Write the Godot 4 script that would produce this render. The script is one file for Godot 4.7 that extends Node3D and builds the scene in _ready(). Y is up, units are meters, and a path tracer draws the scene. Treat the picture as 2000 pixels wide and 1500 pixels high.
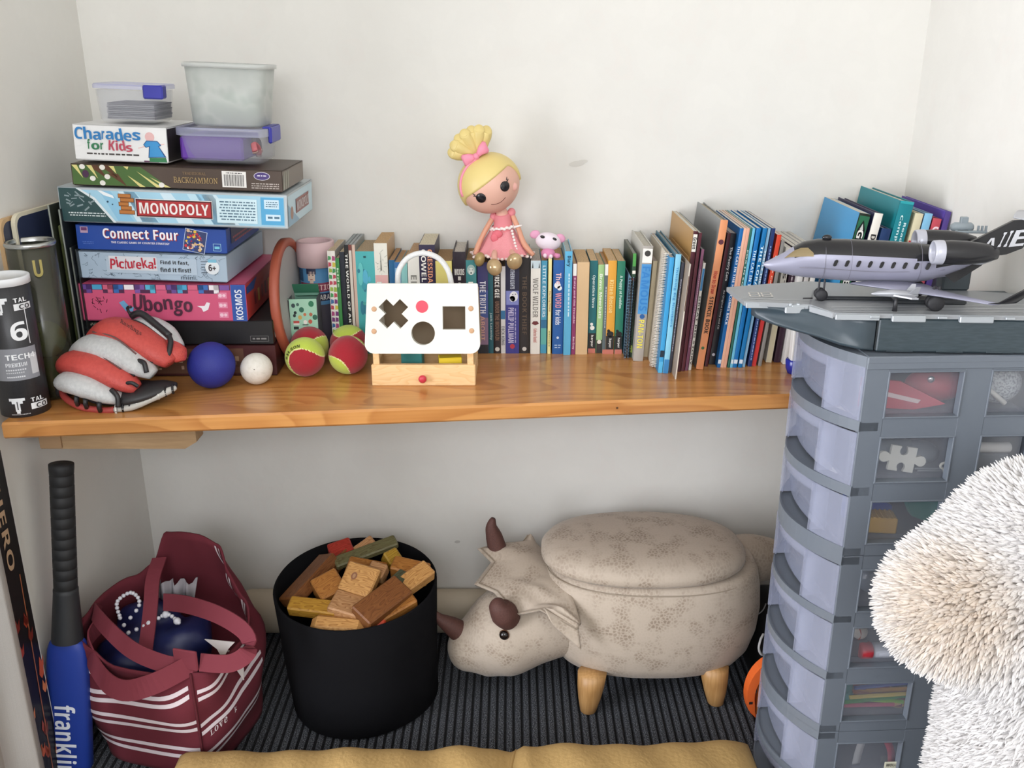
extends Node3D

# ---------------------------------------------------------------- shape helpers
class Shape:
	var st := SurfaceTool.new()
	var tint := Color.WHITE
	var frame := Transform3D.IDENTITY

	func _init() -> void:
		st.begin(Mesh.PRIMITIVE_TRIANGLES)
		st.set_smooth_group(-1)

	func color(html: String) -> Shape:
		tint = Color(html).srgb_to_linear()
		return self

	func smooth(on: bool) -> Shape:
		st.set_smooth_group(0 if on else -1)
		return self

	func put(t: Transform3D) -> Shape:
		frame = t
		return self

	# counter-clockwise seen from outside
	func tri(a: Vector3, b: Vector3, c: Vector3) -> void:
		st.set_color(tint); st.add_vertex(frame * a)
		st.set_color(tint); st.add_vertex(frame * c)
		st.set_color(tint); st.add_vertex(frame * b)

	func quad(a: Vector3, b: Vector3, c: Vector3, d: Vector3) -> void:
		tri(a, b, c)
		tri(a, c, d)

	func out_face(p: Array, m: Vector3) -> void:
		var n: Vector3 = (p[1] - p[0]).cross(p[2] - p[0])
		var mid := Vector3.ZERO
		for q in p:
			mid += q
		mid /= p.size()
		if n.dot(mid - m) < 0:
			p.reverse()
		for i in range(1, p.size() - 1):
			tri(p[0], p[i], p[i + 1])

	func box(m: Vector3, s: Vector3, bevel := 0.0) -> Shape:
		var h := s / 2
		bevel = minf(bevel, minf(h.x, minf(h.y, h.z)) * 0.95)
		var at := func(sx: int, sy: int, sz: int, ax: int) -> Vector3:
			var v := Vector3(sx * (h.x - (0.0 if ax == 0 else bevel)), sy * (h.y - (0.0 if ax == 1 else bevel)), sz * (h.z - (0.0 if ax == 2 else bevel)))
			return m + v
		for s1 in [-1, 1]:
			out_face([at.call(s1, -1, -1, 0), at.call(s1, 1, -1, 0), at.call(s1, 1, 1, 0), at.call(s1, -1, 1, 0)], m)
			out_face([at.call(-1, s1, -1, 1), at.call(1, s1, -1, 1), at.call(1, s1, 1, 1), at.call(-1, s1, 1, 1)], m)
			out_face([at.call(-1, -1, s1, 2), at.call(1, -1, s1, 2), at.call(1, 1, s1, 2), at.call(-1, 1, s1, 2)], m)
			if bevel > 0.0:
				for s2 in [-1, 1]:
					out_face([at.call(s1, s2, -1, 0), at.call(s1, s2, 1, 0), at.call(s1, s2, 1, 1), at.call(s1, s2, -1, 1)], m)
					out_face([at.call(s1, -1, s2, 0), at.call(s1, 1, s2, 0), at.call(s1, 1, s2, 2), at.call(s1, -1, s2, 2)], m)
					out_face([at.call(-1, s1, s2, 1), at.call(1, s1, s2, 1), at.call(1, s1, s2, 2), at.call(-1, s1, s2, 2)], m)
					for s3 in [-1, 1]:
						out_face([at.call(s1, s2, s3, 0), at.call(s1, s2, s3, 1), at.call(s1, s2, s3, 2)], m)
		return self

	# polygon in x and y pushed along z; chamfered rim of the front when bevel > 0
	func prism(poly: PackedVector2Array, z0: float, z1: float) -> Shape:
		var area := 0.0
		var n := poly.size()
		for i in n:
			area += poly[i].cross(poly[(i + 1) % n])
		if area < 0:
			poly = poly.duplicate()
			poly.reverse()
		for i in n:
			var a := poly[i]
			var b := poly[(i + 1) % n]
			quad(Vector3(a.x, a.y, z0), Vector3(b.x, b.y, z0), Vector3(b.x, b.y, z1), Vector3(a.x, a.y, z1))
		flat(poly, z1, false)
		flat(poly, z0, true)
		return self

	func flat(poly: PackedVector2Array, z: float, back := false) -> Shape:
		var t := Geometry2D.triangulate_polygon(poly)
		for i in range(0, t.size(), 3):
			var a := poly[t[i]]
			var b := poly[t[i + 1]]
			var c := poly[t[i + 2]]
			if ((b - a).cross(c - a) < 0) != back:
				var k := b
				b = c
				c = k
			tri(Vector3(a.x, a.y, z), Vector3(b.x, b.y, z), Vector3(c.x, c.y, z))
		return self

	func rect(u0: float, v0: float, u1: float, v1: float, layer := 1) -> Shape:
		var z := layer * 0.00025
		quad(Vector3(u0, v0, z), Vector3(u1, v0, z), Vector3(u1, v1, z), Vector3(u0, v1, z))
		return self

	func disc(u: float, v: float, r: float, layer := 1, ry := -1.0, n := 20) -> Shape:
		var z := layer * 0.00025
		if ry < 0.0:
			ry = r
		for i in n:
			var a := TAU * i / n
			var b := TAU * (i + 1) / n
			tri(Vector3(u, v, z), Vector3(u + r * cos(a), v + ry * sin(a), z), Vector3(u + r * cos(b), v + ry * sin(b), z))
		return self

	func stroke(pts: Array, w: float, layer := 1) -> Shape:
		var z := layer * 0.00025
		for i in pts.size() - 1:
			var a: Vector2 = pts[i]
			var b: Vector2 = pts[i + 1]
			var n := (b - a).orthogonal().normalized() * w / 2
			var e := (b - a).normalized() * w * 0.3
			a -= e
			b += e
			quad(Vector3(a.x + n.x, a.y + n.y, z), Vector3(a.x - n.x, a.y - n.y, z), Vector3(b.x - n.x, b.y - n.y, z), Vector3(b.x + n.x, b.y + n.y, z))
		return self

	# profile of (radius, height) turned about y, from the bottom upwards on the outside
	func lathe(profile: Array, n := 32, sx := 1.0, sz := 1.0) -> Shape:
		for j in profile.size() - 1:
			var p: Vector2 = profile[j]
			var q: Vector2 = profile[j + 1]
			for i in n:
				var a := TAU * i / n
				var b := TAU * (i + 1) / n
				var A := Vector3(cos(a) * sx, 0, -sin(a) * sz)
				var B := Vector3(cos(b) * sx, 0, -sin(b) * sz)
				var p0 := A * p.x + Vector3.UP * p.y
				var p1 := B * p.x + Vector3.UP * p.y
				var q0 := A * q.x + Vector3.UP * q.y
				var q1 := B * q.x + Vector3.UP * q.y
				if p.x > 0.0:
					tri(p0, p1, q1)
				if q.x > 0.0:
					tri(p0, q1, q0)
		return self

	func loft(rings: Array, cap_first := true, cap_last := true, closed := true) -> Shape:
		for j in rings.size() - 1:
			var r: PackedVector3Array = rings[j]
			var s: PackedVector3Array = rings[j + 1]
			var n := r.size()
			for i in (n if closed else n - 1):
				var k := (i + 1) % n
				quad(r[i], r[k], s[k], s[i])
		for e in [[cap_first, 0], [cap_last, rings.size() - 1]]:
			if e[0]:
				var r: PackedVector3Array = rings[e[1]]
				var m := Vector3.ZERO
				for p in r:
					m += p
				m /= r.size()
				for i in r.size():
					var k := (i + 1) % r.size()
					if e[1] == 0:
						tri(m, r[k], r[i])
					else:
						tri(m, r[i], r[k])
		return self

	func tube(pts: Array, radii, n := 10, caps := true, squash := 1.0) -> Shape:
		var rings := []
		var side := Vector3.ZERO
		for i in pts.size():
			var a: Vector3 = pts[maxi(i - 1, 0)]
			var b: Vector3 = pts[mini(i + 1, pts.size() - 1)]
			var d := (b - a).normalized()
			if i == 0:
				side = d.cross(Vector3.UP if absf(d.y) < 0.9 else Vector3.RIGHT).normalized()
			side = (side - d * side.dot(d)).normalized()
			var up := side.cross(d)
			var r: float = radii[i] if radii is Array else radii
			var ring := PackedVector3Array()
			for k in n:
				var t := TAU * k / n
				ring.append(pts[i] + (up * cos(t) * squash - side * sin(t)) * r)
			rings.append(ring)
		loft(rings, caps, caps)
		return self

	func ellipsoid(m: Vector3, r: Vector3, n := 24, k := 14) -> Shape:
		var keep := frame
		frame = frame * Transform3D(Basis.from_scale(r), m)
		var pr := []
		for i in k + 1:
			var a := -PI / 2 + PI * i / k
			pr.append(Vector2(maxf(cos(a), 0.0) if i > 0 and i < k else 0.0, sin(a)))
		lathe(pr, n)
		frame = keep
		return self

	# a flat band of width w along pts; up[] tells which way its face looks
	func ribbon(pts: Array, across: Array, w: float, t: float) -> Shape:
		var rings := []
		for i in pts.size():
			var a: Vector3 = pts[maxi(i - 1, 0)]
			var b: Vector3 = pts[mini(i + 1, pts.size() - 1)]
			var d := (b - a).normalized()
			var c: Vector3 = across[i] if across.size() > 1 else across[0]
			c = (c - d * c.dot(d)).normalized() * w / 2
			var u := d.cross(c).normalized() * t / 2
			rings.append(PackedVector3Array([pts[i] + c + u, pts[i] - c + u, pts[i] - c - u, pts[i] + c - u]))
		loft(rings)
		return self

	func done() -> ArrayMesh:
		st.generate_normals()
		st.index()
		return st.commit()


var names := {}
var paints := {}
var rng := RandomNumberGenerator.new()


func numbered(called: String) -> String:
	var n: int = names.get(called, -1) + 1
	names[called] = n
	return called if n == 0 else "%s_%03d" % [called, n]


func thing(called: String, label: String, category: String, at := Vector3.ZERO, turn := Vector3.ZERO, group := "") -> Node3D:
	var o := Node3D.new()
	o.name = numbered(called)
	add_child(o)
	o.position = at
	o.rotation_degrees = turn
	tag(o, label, category, group)
	return o


func tag(o: Node, label: String, category: String, group := "") -> Node:
	o.set_meta("label", label)
	o.set_meta("category", category)
	if group:
		o.set_meta("group", group)
	return o


func obj(called: String, s: Variant, m: Material, parent: Node = self) -> MeshInstance3D:
	var o := MeshInstance3D.new()
	o.name = numbered(called) if parent == self else called
	o.mesh = s.done() if s is Shape else s
	o.material_override = m
	o.cast_shadow = GeometryInstance3D.SHADOW_CASTING_SETTING_ON
	parent.add_child(o, true)
	return o


func struct(called: String, s: Variant, m: Material, parent: Node = self) -> MeshInstance3D:
	var o := obj(called, s, m, parent)
	if parent == self:
		o.set_meta("kind", "structure")
	return o


func paint(html: String, rough := 0.6, metal := 0.0) -> StandardMaterial3D:
	var key := "%s %s %s" % [html, rough, metal]
	if not paints.has(key):
		var m := StandardMaterial3D.new()
		m.albedo_color = Color(html)
		m.roughness = rough
		m.metallic = metal
		paints[key] = m
	return paints[key]


func inked(rough := 0.55) -> StandardMaterial3D:
	var key := "inked %s" % rough
	if not paints.has(key):
		var m := StandardMaterial3D.new()
		m.vertex_color_use_as_albedo = true
		m.roughness = rough
		paints[key] = m
	return paints[key]


func clear_plastic(html: String, alpha: float, rough: float) -> StandardMaterial3D:
	var key := "clear %s %s %s" % [html, alpha, rough]
	if not paints.has(key):
		var m := StandardMaterial3D.new()
		m.albedo_color = Color(Color(html), alpha)
		m.transparency = BaseMaterial3D.TRANSPARENCY_ALPHA
		m.roughness = rough
		paints[key] = m
	return paints[key]


func noise_tex(seed_: int, freq: float, ramp: Array, size := 256, octaves := 4, kind := FastNoiseLite.TYPE_SIMPLEX_SMOOTH, normal := 0.0) -> NoiseTexture2D:
	var f := FastNoiseLite.new()
	f.seed = seed_
	f.frequency = freq
	f.noise_type = kind
	f.fractal_octaves = octaves
	var t := NoiseTexture2D.new()
	t.width = size
	t.height = size
	t.seamless = true
	t.noise = f
	if normal > 0.0:
		t.as_normal_map = true
		t.bump_strength = normal
	if ramp.size():
		var g := Gradient.new()
		var off := PackedFloat32Array()
		var col := PackedColorArray()
		for r in ramp:
			off.append(r[0])
			col.append(Color(r[1]))
		g.offsets = off
		g.colors = col
		t.color_ramp = g
	return t


func textured(tex: Texture2D, scale: Vector3, rough := 0.6, normal: Texture2D = null, nscale := 1.0) -> StandardMaterial3D:
	var m := StandardMaterial3D.new()
	m.albedo_texture = tex
	m.roughness = rough
	m.uv1_triplanar = true
	m.uv1_scale = scale
	if normal:
		m.normal_enabled = true
		m.normal_texture = normal
		m.normal_scale = nscale
	return m


var fonts := {}


func font_of(bold: bool, serif: bool) -> SystemFont:
	var key := "%s%s" % [bold, serif]
	if not fonts.has(key):
		var f := SystemFont.new()
		f.font_names = PackedStringArray(["Droid Serif" if serif else "Droid Sans"])
		f.font_weight = 700 if bold else 400
		fonts[key] = f
	return fonts[key]


# lettering fitted into w by h, its middle at m, reading along right
func words(parent: Node, s: String, m: Vector3, right: Vector3, up: Vector3, w: float, h: float, html: String, bold := true, serif := false, slant := 0.0, depth := 0.0) -> MeshInstance3D:
	var t := TextMesh.new()
	t.text = s
	t.font = font_of(bold, serif)
	t.font_size = 28
	t.pixel_size = 0.01
	t.depth = 0.0
	t.curve_step = 1.5
	var box := t.get_aabb()
	var sx := w / maxf(box.size.x, 0.001)
	var sy := h / maxf(box.size.y, 0.001)
	var o := MeshInstance3D.new()
	o.name = "lettering"
	o.mesh = t
	o.material_override = paint(html, 0.6)
	var n := right.cross(up).normalized()
	var c := box.get_center()
	var ux := right.normalized() * sx
	var uy := up.normalized() * sy + right.normalized() * slant * sy
	o.transform = Transform3D(Basis(ux, uy, n), m - ux * c.x - uy * c.y + n * depth)
	parent.add_child(o, true)
	return o


func ring_at(m: Vector3, rx: float, rz: float, n := 40, power := 2.0, turn := 0.0) -> PackedVector3Array:
	var r := PackedVector3Array()
	for i in n:
		var a := TAU * i / n
		var c := cos(a)
		var s := sin(a)
		var p := Vector3(signf(c) * pow(absf(c), 2.0 / power) * rx, 0, -signf(s) * pow(absf(s), 2.0 / power) * rz)
		r.append(m + p.rotated(Vector3.UP, turn))
	return r


# surface nets: the surface where f is 0 inside the box lo..hi
func net(s: Shape, lo: Vector3, hi: Vector3, cell: float, f: Callable) -> void:
	var n := Vector3i(((hi - lo) / cell).ceil()) + Vector3i.ONE
	var v := PackedFloat32Array()
	v.resize(n.x * n.y * n.z)
	var at := 0
	for z in n.z:
		for y in n.y:
			for x in n.x:
				v[at] = f.call(lo + Vector3(x, y, z) * cell)
				at += 1
	var pt := {}
	var step := [0, 1, n.x, n.x + 1, n.x * n.y, n.x * n.y + 1, n.x * n.y + n.x, n.x * n.y + n.x + 1]
	var ends := [[0, 1], [2, 3], [4, 5], [6, 7], [0, 2], [1, 3], [4, 6], [5, 7], [0, 4], [1, 5], [2, 6], [3, 7]]
	for z in n.z - 1:
		for y in n.y - 1:
			for x in n.x - 1:
				var b := x + n.x * (y + n.y * z)
				var inside := 0
				for k in 8:
					if v[b + step[k]] < 0.0:
						inside += 1
				if inside == 0 or inside == 8:
					continue
				var sum := Vector3.ZERO
				var c := 0
				for e in ends:
					var a0: float = v[b + step[e[0]]]
					var a1: float = v[b + step[e[1]]]
					if (a0 < 0.0) != (a1 < 0.0):
						var t := a0 / (a0 - a1)
						var p0 := Vector3(e[0] & 1, (e[0] >> 1) & 1, e[0] >> 2)
						var p1 := Vector3(e[1] & 1, (e[1] >> 1) & 1, e[1] >> 2)
						sum += p0.lerp(p1, t)
						c += 1
				pt[b] = lo + (Vector3(x, y, z) + sum / c) * cell
	var dirs := [1, n.x, n.x * n.y]
	for b in pt:
		for ax in 3:
			var d: int = dirs[ax]
			var p: int = dirs[(ax + 1) % 3]
			var q: int = dirs[(ax + 2) % 3]
			if b + d >= v.size() or (v[b] < 0.0) == (v[b + d] < 0.0):
				continue
			if not (pt.has(b - p) and pt.has(b - q) and pt.has(b - p - q)):
				continue
			if v[b] < 0.0:
				s.quad(pt[b - p - q], pt[b - q], pt[b], pt[b - p])
			else:
				s.quad(pt[b - p - q], pt[b - p], pt[b], pt[b - q])


func blend(a: float, b: float, k: float) -> float:
	var h := clampf(0.5 + 0.5 * (b - a) / k, 0.0, 1.0)
	return lerpf(b, a, h) - k * h * (1.0 - h)


func egg(p: Vector3, m: Vector3, r: Vector3) -> float:
	var q := (p - m) / r
	var l := q.length()
	return (l - 1.0) * minf(r.x, minf(r.y, r.z)) if l > 0.001 else -minf(r.x, minf(r.y, r.z))


func capsule(p: Vector3, a: Vector3, b: Vector3, ra: float, rb: float) -> float:
	var ab := b - a
	var t := clampf((p - a).dot(ab) / ab.length_squared(), 0.0, 1.0)
	return (p - a - ab * t).length() - lerpf(ra, rb, t)


func curve(pts: Array, n: int) -> Array:
	var out := []
	for i in n + 1:
		var t := float(i) / n * (pts.size() - 1)
		var k := mini(int(t), pts.size() - 2)
		var p0 = pts[maxi(k - 1, 0)]
		var p3 = pts[mini(k + 2, pts.size() - 1)]
		out.append(pts[k].cubic_interpolate(pts[k + 1], p0, p3, t - k))
	return out


func steps(vals: Array, n: int) -> Array:
	var out := []
	for i in n + 1:
		var t := float(i) / n * (vals.size() - 1)
		var k := mini(int(t), vals.size() - 2)
		out.append(lerpf(vals[k], vals[k + 1], t - k))
	return out


const SHELF := 0.74


func _ready() -> void:
	rng.seed = 7
	# camera
	var cam := Camera3D.new()
	cam.name = "camera"
	add_child(cam)
	cam.position = Vector3(0, 1.336, 2.04)
	cam.rotation_degrees = Vector3(-19.3, 0, 0)
	cam.fov = rad_to_deg(2.0 * atan(750.0 / 1830.0))
	cam.near = 0.05
	cam.far = 60.0
	cam.current = true
	# sky and exposure
	var env := Environment.new()
	env.background_mode = Environment.BG_SKY
	var sky := Sky.new()
	var sm := ProceduralSkyMaterial.new()
	sm.sky_top_color = Color("#9fb8d8")
	sm.sky_horizon_color = Color("#dfe6ec")
	sm.ground_bottom_color = Color("#8a8a84")
	sm.ground_horizon_color = Color("#b8bab6")
	sm.sky_energy_multiplier = 1.6
	sky.sky_material = sm
	env.sky = sky
	env.tonemap_mode = Environment.TONE_MAPPER_LINEAR
	env.tonemap_exposure = 0.92
	env.sdfgi_enabled = true
	env.ssao_enabled = true
	env.ssil_enabled = true
	var we := WorldEnvironment.new()
	we.name = "surroundings"
	we.environment = env
	add_child(we)
	# daylight through the two windows behind the camera
	daylight(Vector3(-0.15, 1.95, 3.70), Vector3(0.1, 0.75, 0), Vector2(1.6, 0.9), 4.2, "#f8f8fa")
	daylight(Vector3(-2.22, 0.9, 1.9), Vector3(-0.2, 0.6, 0.3), Vector2(1.5, 1.5), 10.5, "#f6f8ff")

	build_room()
	build_shelf()
	build_books()
	build_notebooks()
	build_games()
	build_tubs()
	build_left_corner()
	build_balls_and_toys()
	build_doll()
	build_tower()
	build_carrier()
	build_jet()
	build_floor_things()
	build_pouf()
	build_bear()


func daylight(at: Vector3, towards: Vector3, size: Vector2, energy: float, html: String) -> void:
	var l := AreaLight3D.new()
	l.name = "window_daylight"
	l.area_size = size
	l.light_energy = energy
	l.light_color = Color(html)
	l.area_normalize_energy = true
	l.area_range = 12.0
	l.shadow_enabled = true
	add_child(l, true)
	l.look_at_from_position(at, towards if absf(at.x - towards.x) > 10.0 else at + (Vector3(0, 0, -1) if at.z > 3.0 else Vector3(1, 0, 0)))


func build_room() -> void:
	var plaster := StandardMaterial3D.new()
	plaster.albedo_texture = noise_tex(3, 0.02, [[0.0, "#dedbd5"], [0.5, "#e0ded8"], [1.0, "#e2e0da"]], 256, 3)
	plaster.uv1_triplanar = true
	plaster.uv1_world_triplanar = true
	plaster.uv1_scale = Vector3(1.1, 1.1, 1.1)
	plaster.roughness = 0.75
	plaster.normal_enabled = true
	plaster.normal_texture = noise_tex(5, 0.08, [], 256, 3, FastNoiseLite.TYPE_SIMPLEX_SMOOTH, 1.5)
	plaster.normal_scale = 0.12
	# alcove
	var bw := struct("wall_back", Shape.new().box(Vector3(-0.637, 1.25, -0.06), Vector3(3.21, 2.5, 0.12)), plaster)
	# the left wall opens out a little towards the room
	var lw := Shape.new()
	lw.put(Transform3D(FLAT, Vector3.ZERO))
	lw.prism(PackedVector2Array([Vector2(-0.88, 0.0), Vector2(-0.922, -0.69), Vector2(-2.24, -0.69), Vector2(-2.24, 0.0)]), 0.0, 2.5)
	struct("wall_left", lw, plaster)
	struct("wall_right", Shape.new().box(Vector3(0.906, 1.25, 1.84), Vector3(0.12, 2.5, 3.88)), plaster)
	# the room behind the camera: side wall and rear wall each with a window opening
	var side := Shape.new()
	side.box(Vector3(-2.3, 0.075, 2.25), Vector3(0.12, 0.15, 3.1))
	side.box(Vector3(-2.3, 2.075, 2.25), Vector3(0.12, 0.85, 3.1))
	side.box(Vector3(-2.3, 0.9, 0.92), Vector3(0.12, 1.5, 0.46))
	side.box(Vector3(-2.3, 0.9, 3.23), Vector3(0.12, 1.5, 1.14))
	struct("wall_side", side, plaster)
	var rear := Shape.new()
	rear.box(Vector3(-0.7, 0.75, 3.84), Vector3(3.3, 1.5, 0.12))
	rear.box(Vector3(-0.7, 2.45, 3.84), Vector3(3.3, 0.1, 0.12))
	rear.box(Vector3(-1.65, 1.95, 3.84), Vector3(1.4, 0.9, 0.12))
	rear.box(Vector3(0.8, 1.95, 3.84), Vector3(0.3, 0.9, 0.12))
	struct("wall_rear", rear, plaster)
	struct("ceiling", Shape.new().box(Vector3(-0.7, 2.56, 1.9), Vector3(3.4, 0.12, 4.1)), paint("#e9e7e1", 0.8))
	var white := paint("#eceae6", 0.4)
	for w in [["window_1", Vector3(-0.15, 1.95, 3.80), 1.6, 0.9, false], ["window_2", Vector3(-2.28, 0.9, 1.905), 1.5, 1.5, true]]:
		var s := Shape.new()
		if w[4]:
			s.put(Transform3D(Basis(Vector3.UP, PI / 2), w[1]))
		else:
			s.put(Transform3D(Basis.IDENTITY, w[1]))
		for e in [-1, 1]:
			s.box(Vector3(e * (w[2] / 2 - 0.03), 0, 0), Vector3(0.06, w[3], 0.06), 0.004)
			s.box(Vector3(0, e * (w[3] / 2 - 0.03), 0), Vector3(w[2] - 0.12, 0.06, 0.06), 0.004)
		struct(w[0], s, white)
	# scuffs on the paint of the back wall, the marks the photograph shows
	var sc := Shape.new()
	sc.color("#d2cfc8")
	sc.put(Transform3D(Basis(Vector3.BACK, 0.12), Vector3(0.138, 1.119, 0.0003)))
	sc.disc(0, 0, 0.017, 1, 0.006)
	sc.disc(0.012, 0.003, 0.012, 2, 0.004)
	sc.put(Transform3D(Basis(Vector3.BACK, 0.1), Vector3(-0.134, 0.212, 0.0003)))
	sc.color("#c2bfb8").disc(0, 0, 0.007, 1, 0.004)
	obj("scuff_mark", sc, inked(0.8), bw)
	# floor with ribbed carpet
	var fl := struct("floor", Shape.new().box(Vector3(-0.7, -0.07, 1.9), Vector3(3.4, 0.12, 4.1)), paint("#3a3b3e", 0.9))
	var rib := Shape.new()
	rib.color("#ffffff")
	var pitch := 0.0178
	var x := -2.24
	while x < 0.86:
		for k in 8:
			var a := float(k) / 8
			var b := float(k + 1) / 8
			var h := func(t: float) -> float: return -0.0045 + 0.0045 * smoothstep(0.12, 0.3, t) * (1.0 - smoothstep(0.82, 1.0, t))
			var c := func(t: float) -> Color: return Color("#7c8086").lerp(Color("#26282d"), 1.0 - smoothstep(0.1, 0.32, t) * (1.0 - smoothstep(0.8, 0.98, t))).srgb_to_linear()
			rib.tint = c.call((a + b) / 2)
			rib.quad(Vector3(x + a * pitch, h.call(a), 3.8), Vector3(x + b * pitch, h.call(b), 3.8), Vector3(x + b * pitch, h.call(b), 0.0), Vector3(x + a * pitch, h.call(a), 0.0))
		x += pitch
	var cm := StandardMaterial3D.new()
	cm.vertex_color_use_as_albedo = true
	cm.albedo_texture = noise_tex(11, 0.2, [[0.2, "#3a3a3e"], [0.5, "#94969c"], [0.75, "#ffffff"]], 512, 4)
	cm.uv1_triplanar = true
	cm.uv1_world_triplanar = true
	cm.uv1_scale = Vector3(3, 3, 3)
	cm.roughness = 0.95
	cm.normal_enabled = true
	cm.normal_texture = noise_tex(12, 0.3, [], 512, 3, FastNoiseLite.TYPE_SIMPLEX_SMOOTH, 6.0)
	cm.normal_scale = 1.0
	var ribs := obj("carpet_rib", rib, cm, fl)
	ribs.set_meta("kind", "stuff")


var pine: StandardMaterial3D
var block_wood: StandardMaterial3D
var maple: StandardMaterial3D


func wood_image(w: int, h: int, seed_: int, rings: float, dark: String, light: String, streak: float) -> ImageTexture:
	var f := FastNoiseLite.new()
	f.seed = seed_
	f.frequency = 1.0
	f.fractal_octaves = 2
	var g := FastNoiseLite.new()
	g.seed = seed_ + 1
	g.frequency = 1.0
	g.fractal_octaves = 3
	var im := Image.create_empty(w, h, false, Image.FORMAT_RGB8)
	var cd := Color(dark)
	var cl := Color(light)
	for y in h:
		for x in w:
			var u := float(x) / w
			var v := float(y) / h
			# both ways round a ring, so that the picture repeats without a seam
			var a := TAU * u
			var q := f.get_noise_3d(cos(a) * 0.35, sin(a) * 0.35, v * 2.2) * 1.0
			var fine := g.get_noise_3d(cos(a) * 0.9, sin(a) * 0.9, v * 70.0)
			var r := (v * 1.0 + q * 0.55) * rings
			var t := r - floorf(r)
			t = pow(t, 2.2) * (1.0 - smoothstep(0.9, 1.0, t))
			var k := clampf(0.75 - t * 0.8 - fine * streak, 0.0, 1.0)
			im.set_pixel(x, y, cd.lerp(cl, k))
	return ImageTexture.create_from_image(im)


func build_shelf() -> void:
	pine = StandardMaterial3D.new()
	pine.albedo_texture = wood_image(768, 512, 21, 7.0, "#ad7038", "#d09656", 0.28)
	pine.uv1_triplanar = true
	pine.uv1_scale = Vector3(0.62, 1.9, 1.9)
	pine.uv1_offset = Vector3(0.1, 0.3, 0.15)
	pine.roughness = 0.3
	pine.clearcoat_enabled = true
	pine.clearcoat = 0.35
	pine.clearcoat_roughness = 0.16
	maple = textured(wood_image(256, 256, 33, 5.0, "#dcb27c", "#ecc897", 0.25), Vector3(4, 14, 14), 0.5)
	block_wood = textured(wood_image(256, 256, 44, 6.0, "#9c6a3a", "#d8aa70", 0.3), Vector3(5, 22, 22), 0.55)
	var t := thing("wooden_shelf", "long varnished pine shelf board spanning the alcove wall to wall", "shelf", Vector3(-0.017, 0.71, 0))
	var board := Shape.new()
	# outline in plan: deeper at the left than at the right, its front corners eased
	var poly := PackedVector2Array([Vector2(-0.861, 0.001), Vector2(0.861, 0.001), Vector2(0.861, 0.3625), Vector2(-0.861, 0.5425)])
	var e := 0.004
	var rings := []
	for k in [[0.0, e], [e, 0.0], [0.03 - e, 0.0], [0.03, e]]:
		var r := PackedVector3Array()
		for p in [Vector2(-0.861, 0.5425 - k[1]), Vector2(0.861, 0.3625 - k[1]), Vector2(0.861, 0.001), Vector2(-0.861, 0.001)]:
			r.append(Vector3(p.x, k[0], p.y))
		rings.append(r)
	board.loft(rings)
	obj("board", board, pine, t)
	var nail := Shape.new()
	nail.color("#5a3a1e")
	for q in [Vector2(0.21, 0.012)]:
		nail.put(Transform3D(Basis(Vector3.UP, 0.104), Vector3(q.x, q.y + 0.004, 0.5425 - 0.1045 * (q.x + 0.861) + 0.0004)))
		nail.disc(0, 0, 0.0022, 1)
	obj("knot", nail, inked(0.4), t)
	var b := thing("shelf_bracket", "plain tan timber brace under the shelf's left front end", "bracket", Vector3(-0.865, 0.644, 0.43))
	var s := Shape.new()
	s.prism(PackedVector2Array([Vector2(-0.013, 0), Vector2(0.255, 0), Vector2(0.278, 0.014), Vector2(0.278, 0.0655), Vector2(-0.013, 0.0655)]), -0.04, 0.0)
	obj("brace", s, textured(noise_tex(8, 0.05, [[0.0, "#a98a66"], [1.0, "#b99a74"]], 128), Vector3(2, 20, 20), 0.7), b)
	obj("end_block", Shape.new().box(Vector3(0.008, 0.033, 0.003), Vector3(0.04, 0.06, 0.006), 0.001), paint("#a98865", 0.7), b)


# ---------------------------------------------------------------- books
func dashes(s: Shape, u0: float, v0: float, u1: float, v1: float, rows: int, layer: int) -> void:
	# rows of small printed words, too small to read in the photograph
	for r in rows:
		var v := lerpf(v0, v1, (r + 0.5) / rows)
		var h := absf(v1 - v0) / rows * 0.45
		var u := u0 + rng.randf() * (u1 - u0) * 0.1
		while u < u1:
			var l := minf((0.3 + rng.randf()) * h * 3.0, u1 - u)
			s.rect(u, v - h / 2, u + l, v + h / 2, layer)
			u += l + h * 0.8


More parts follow.
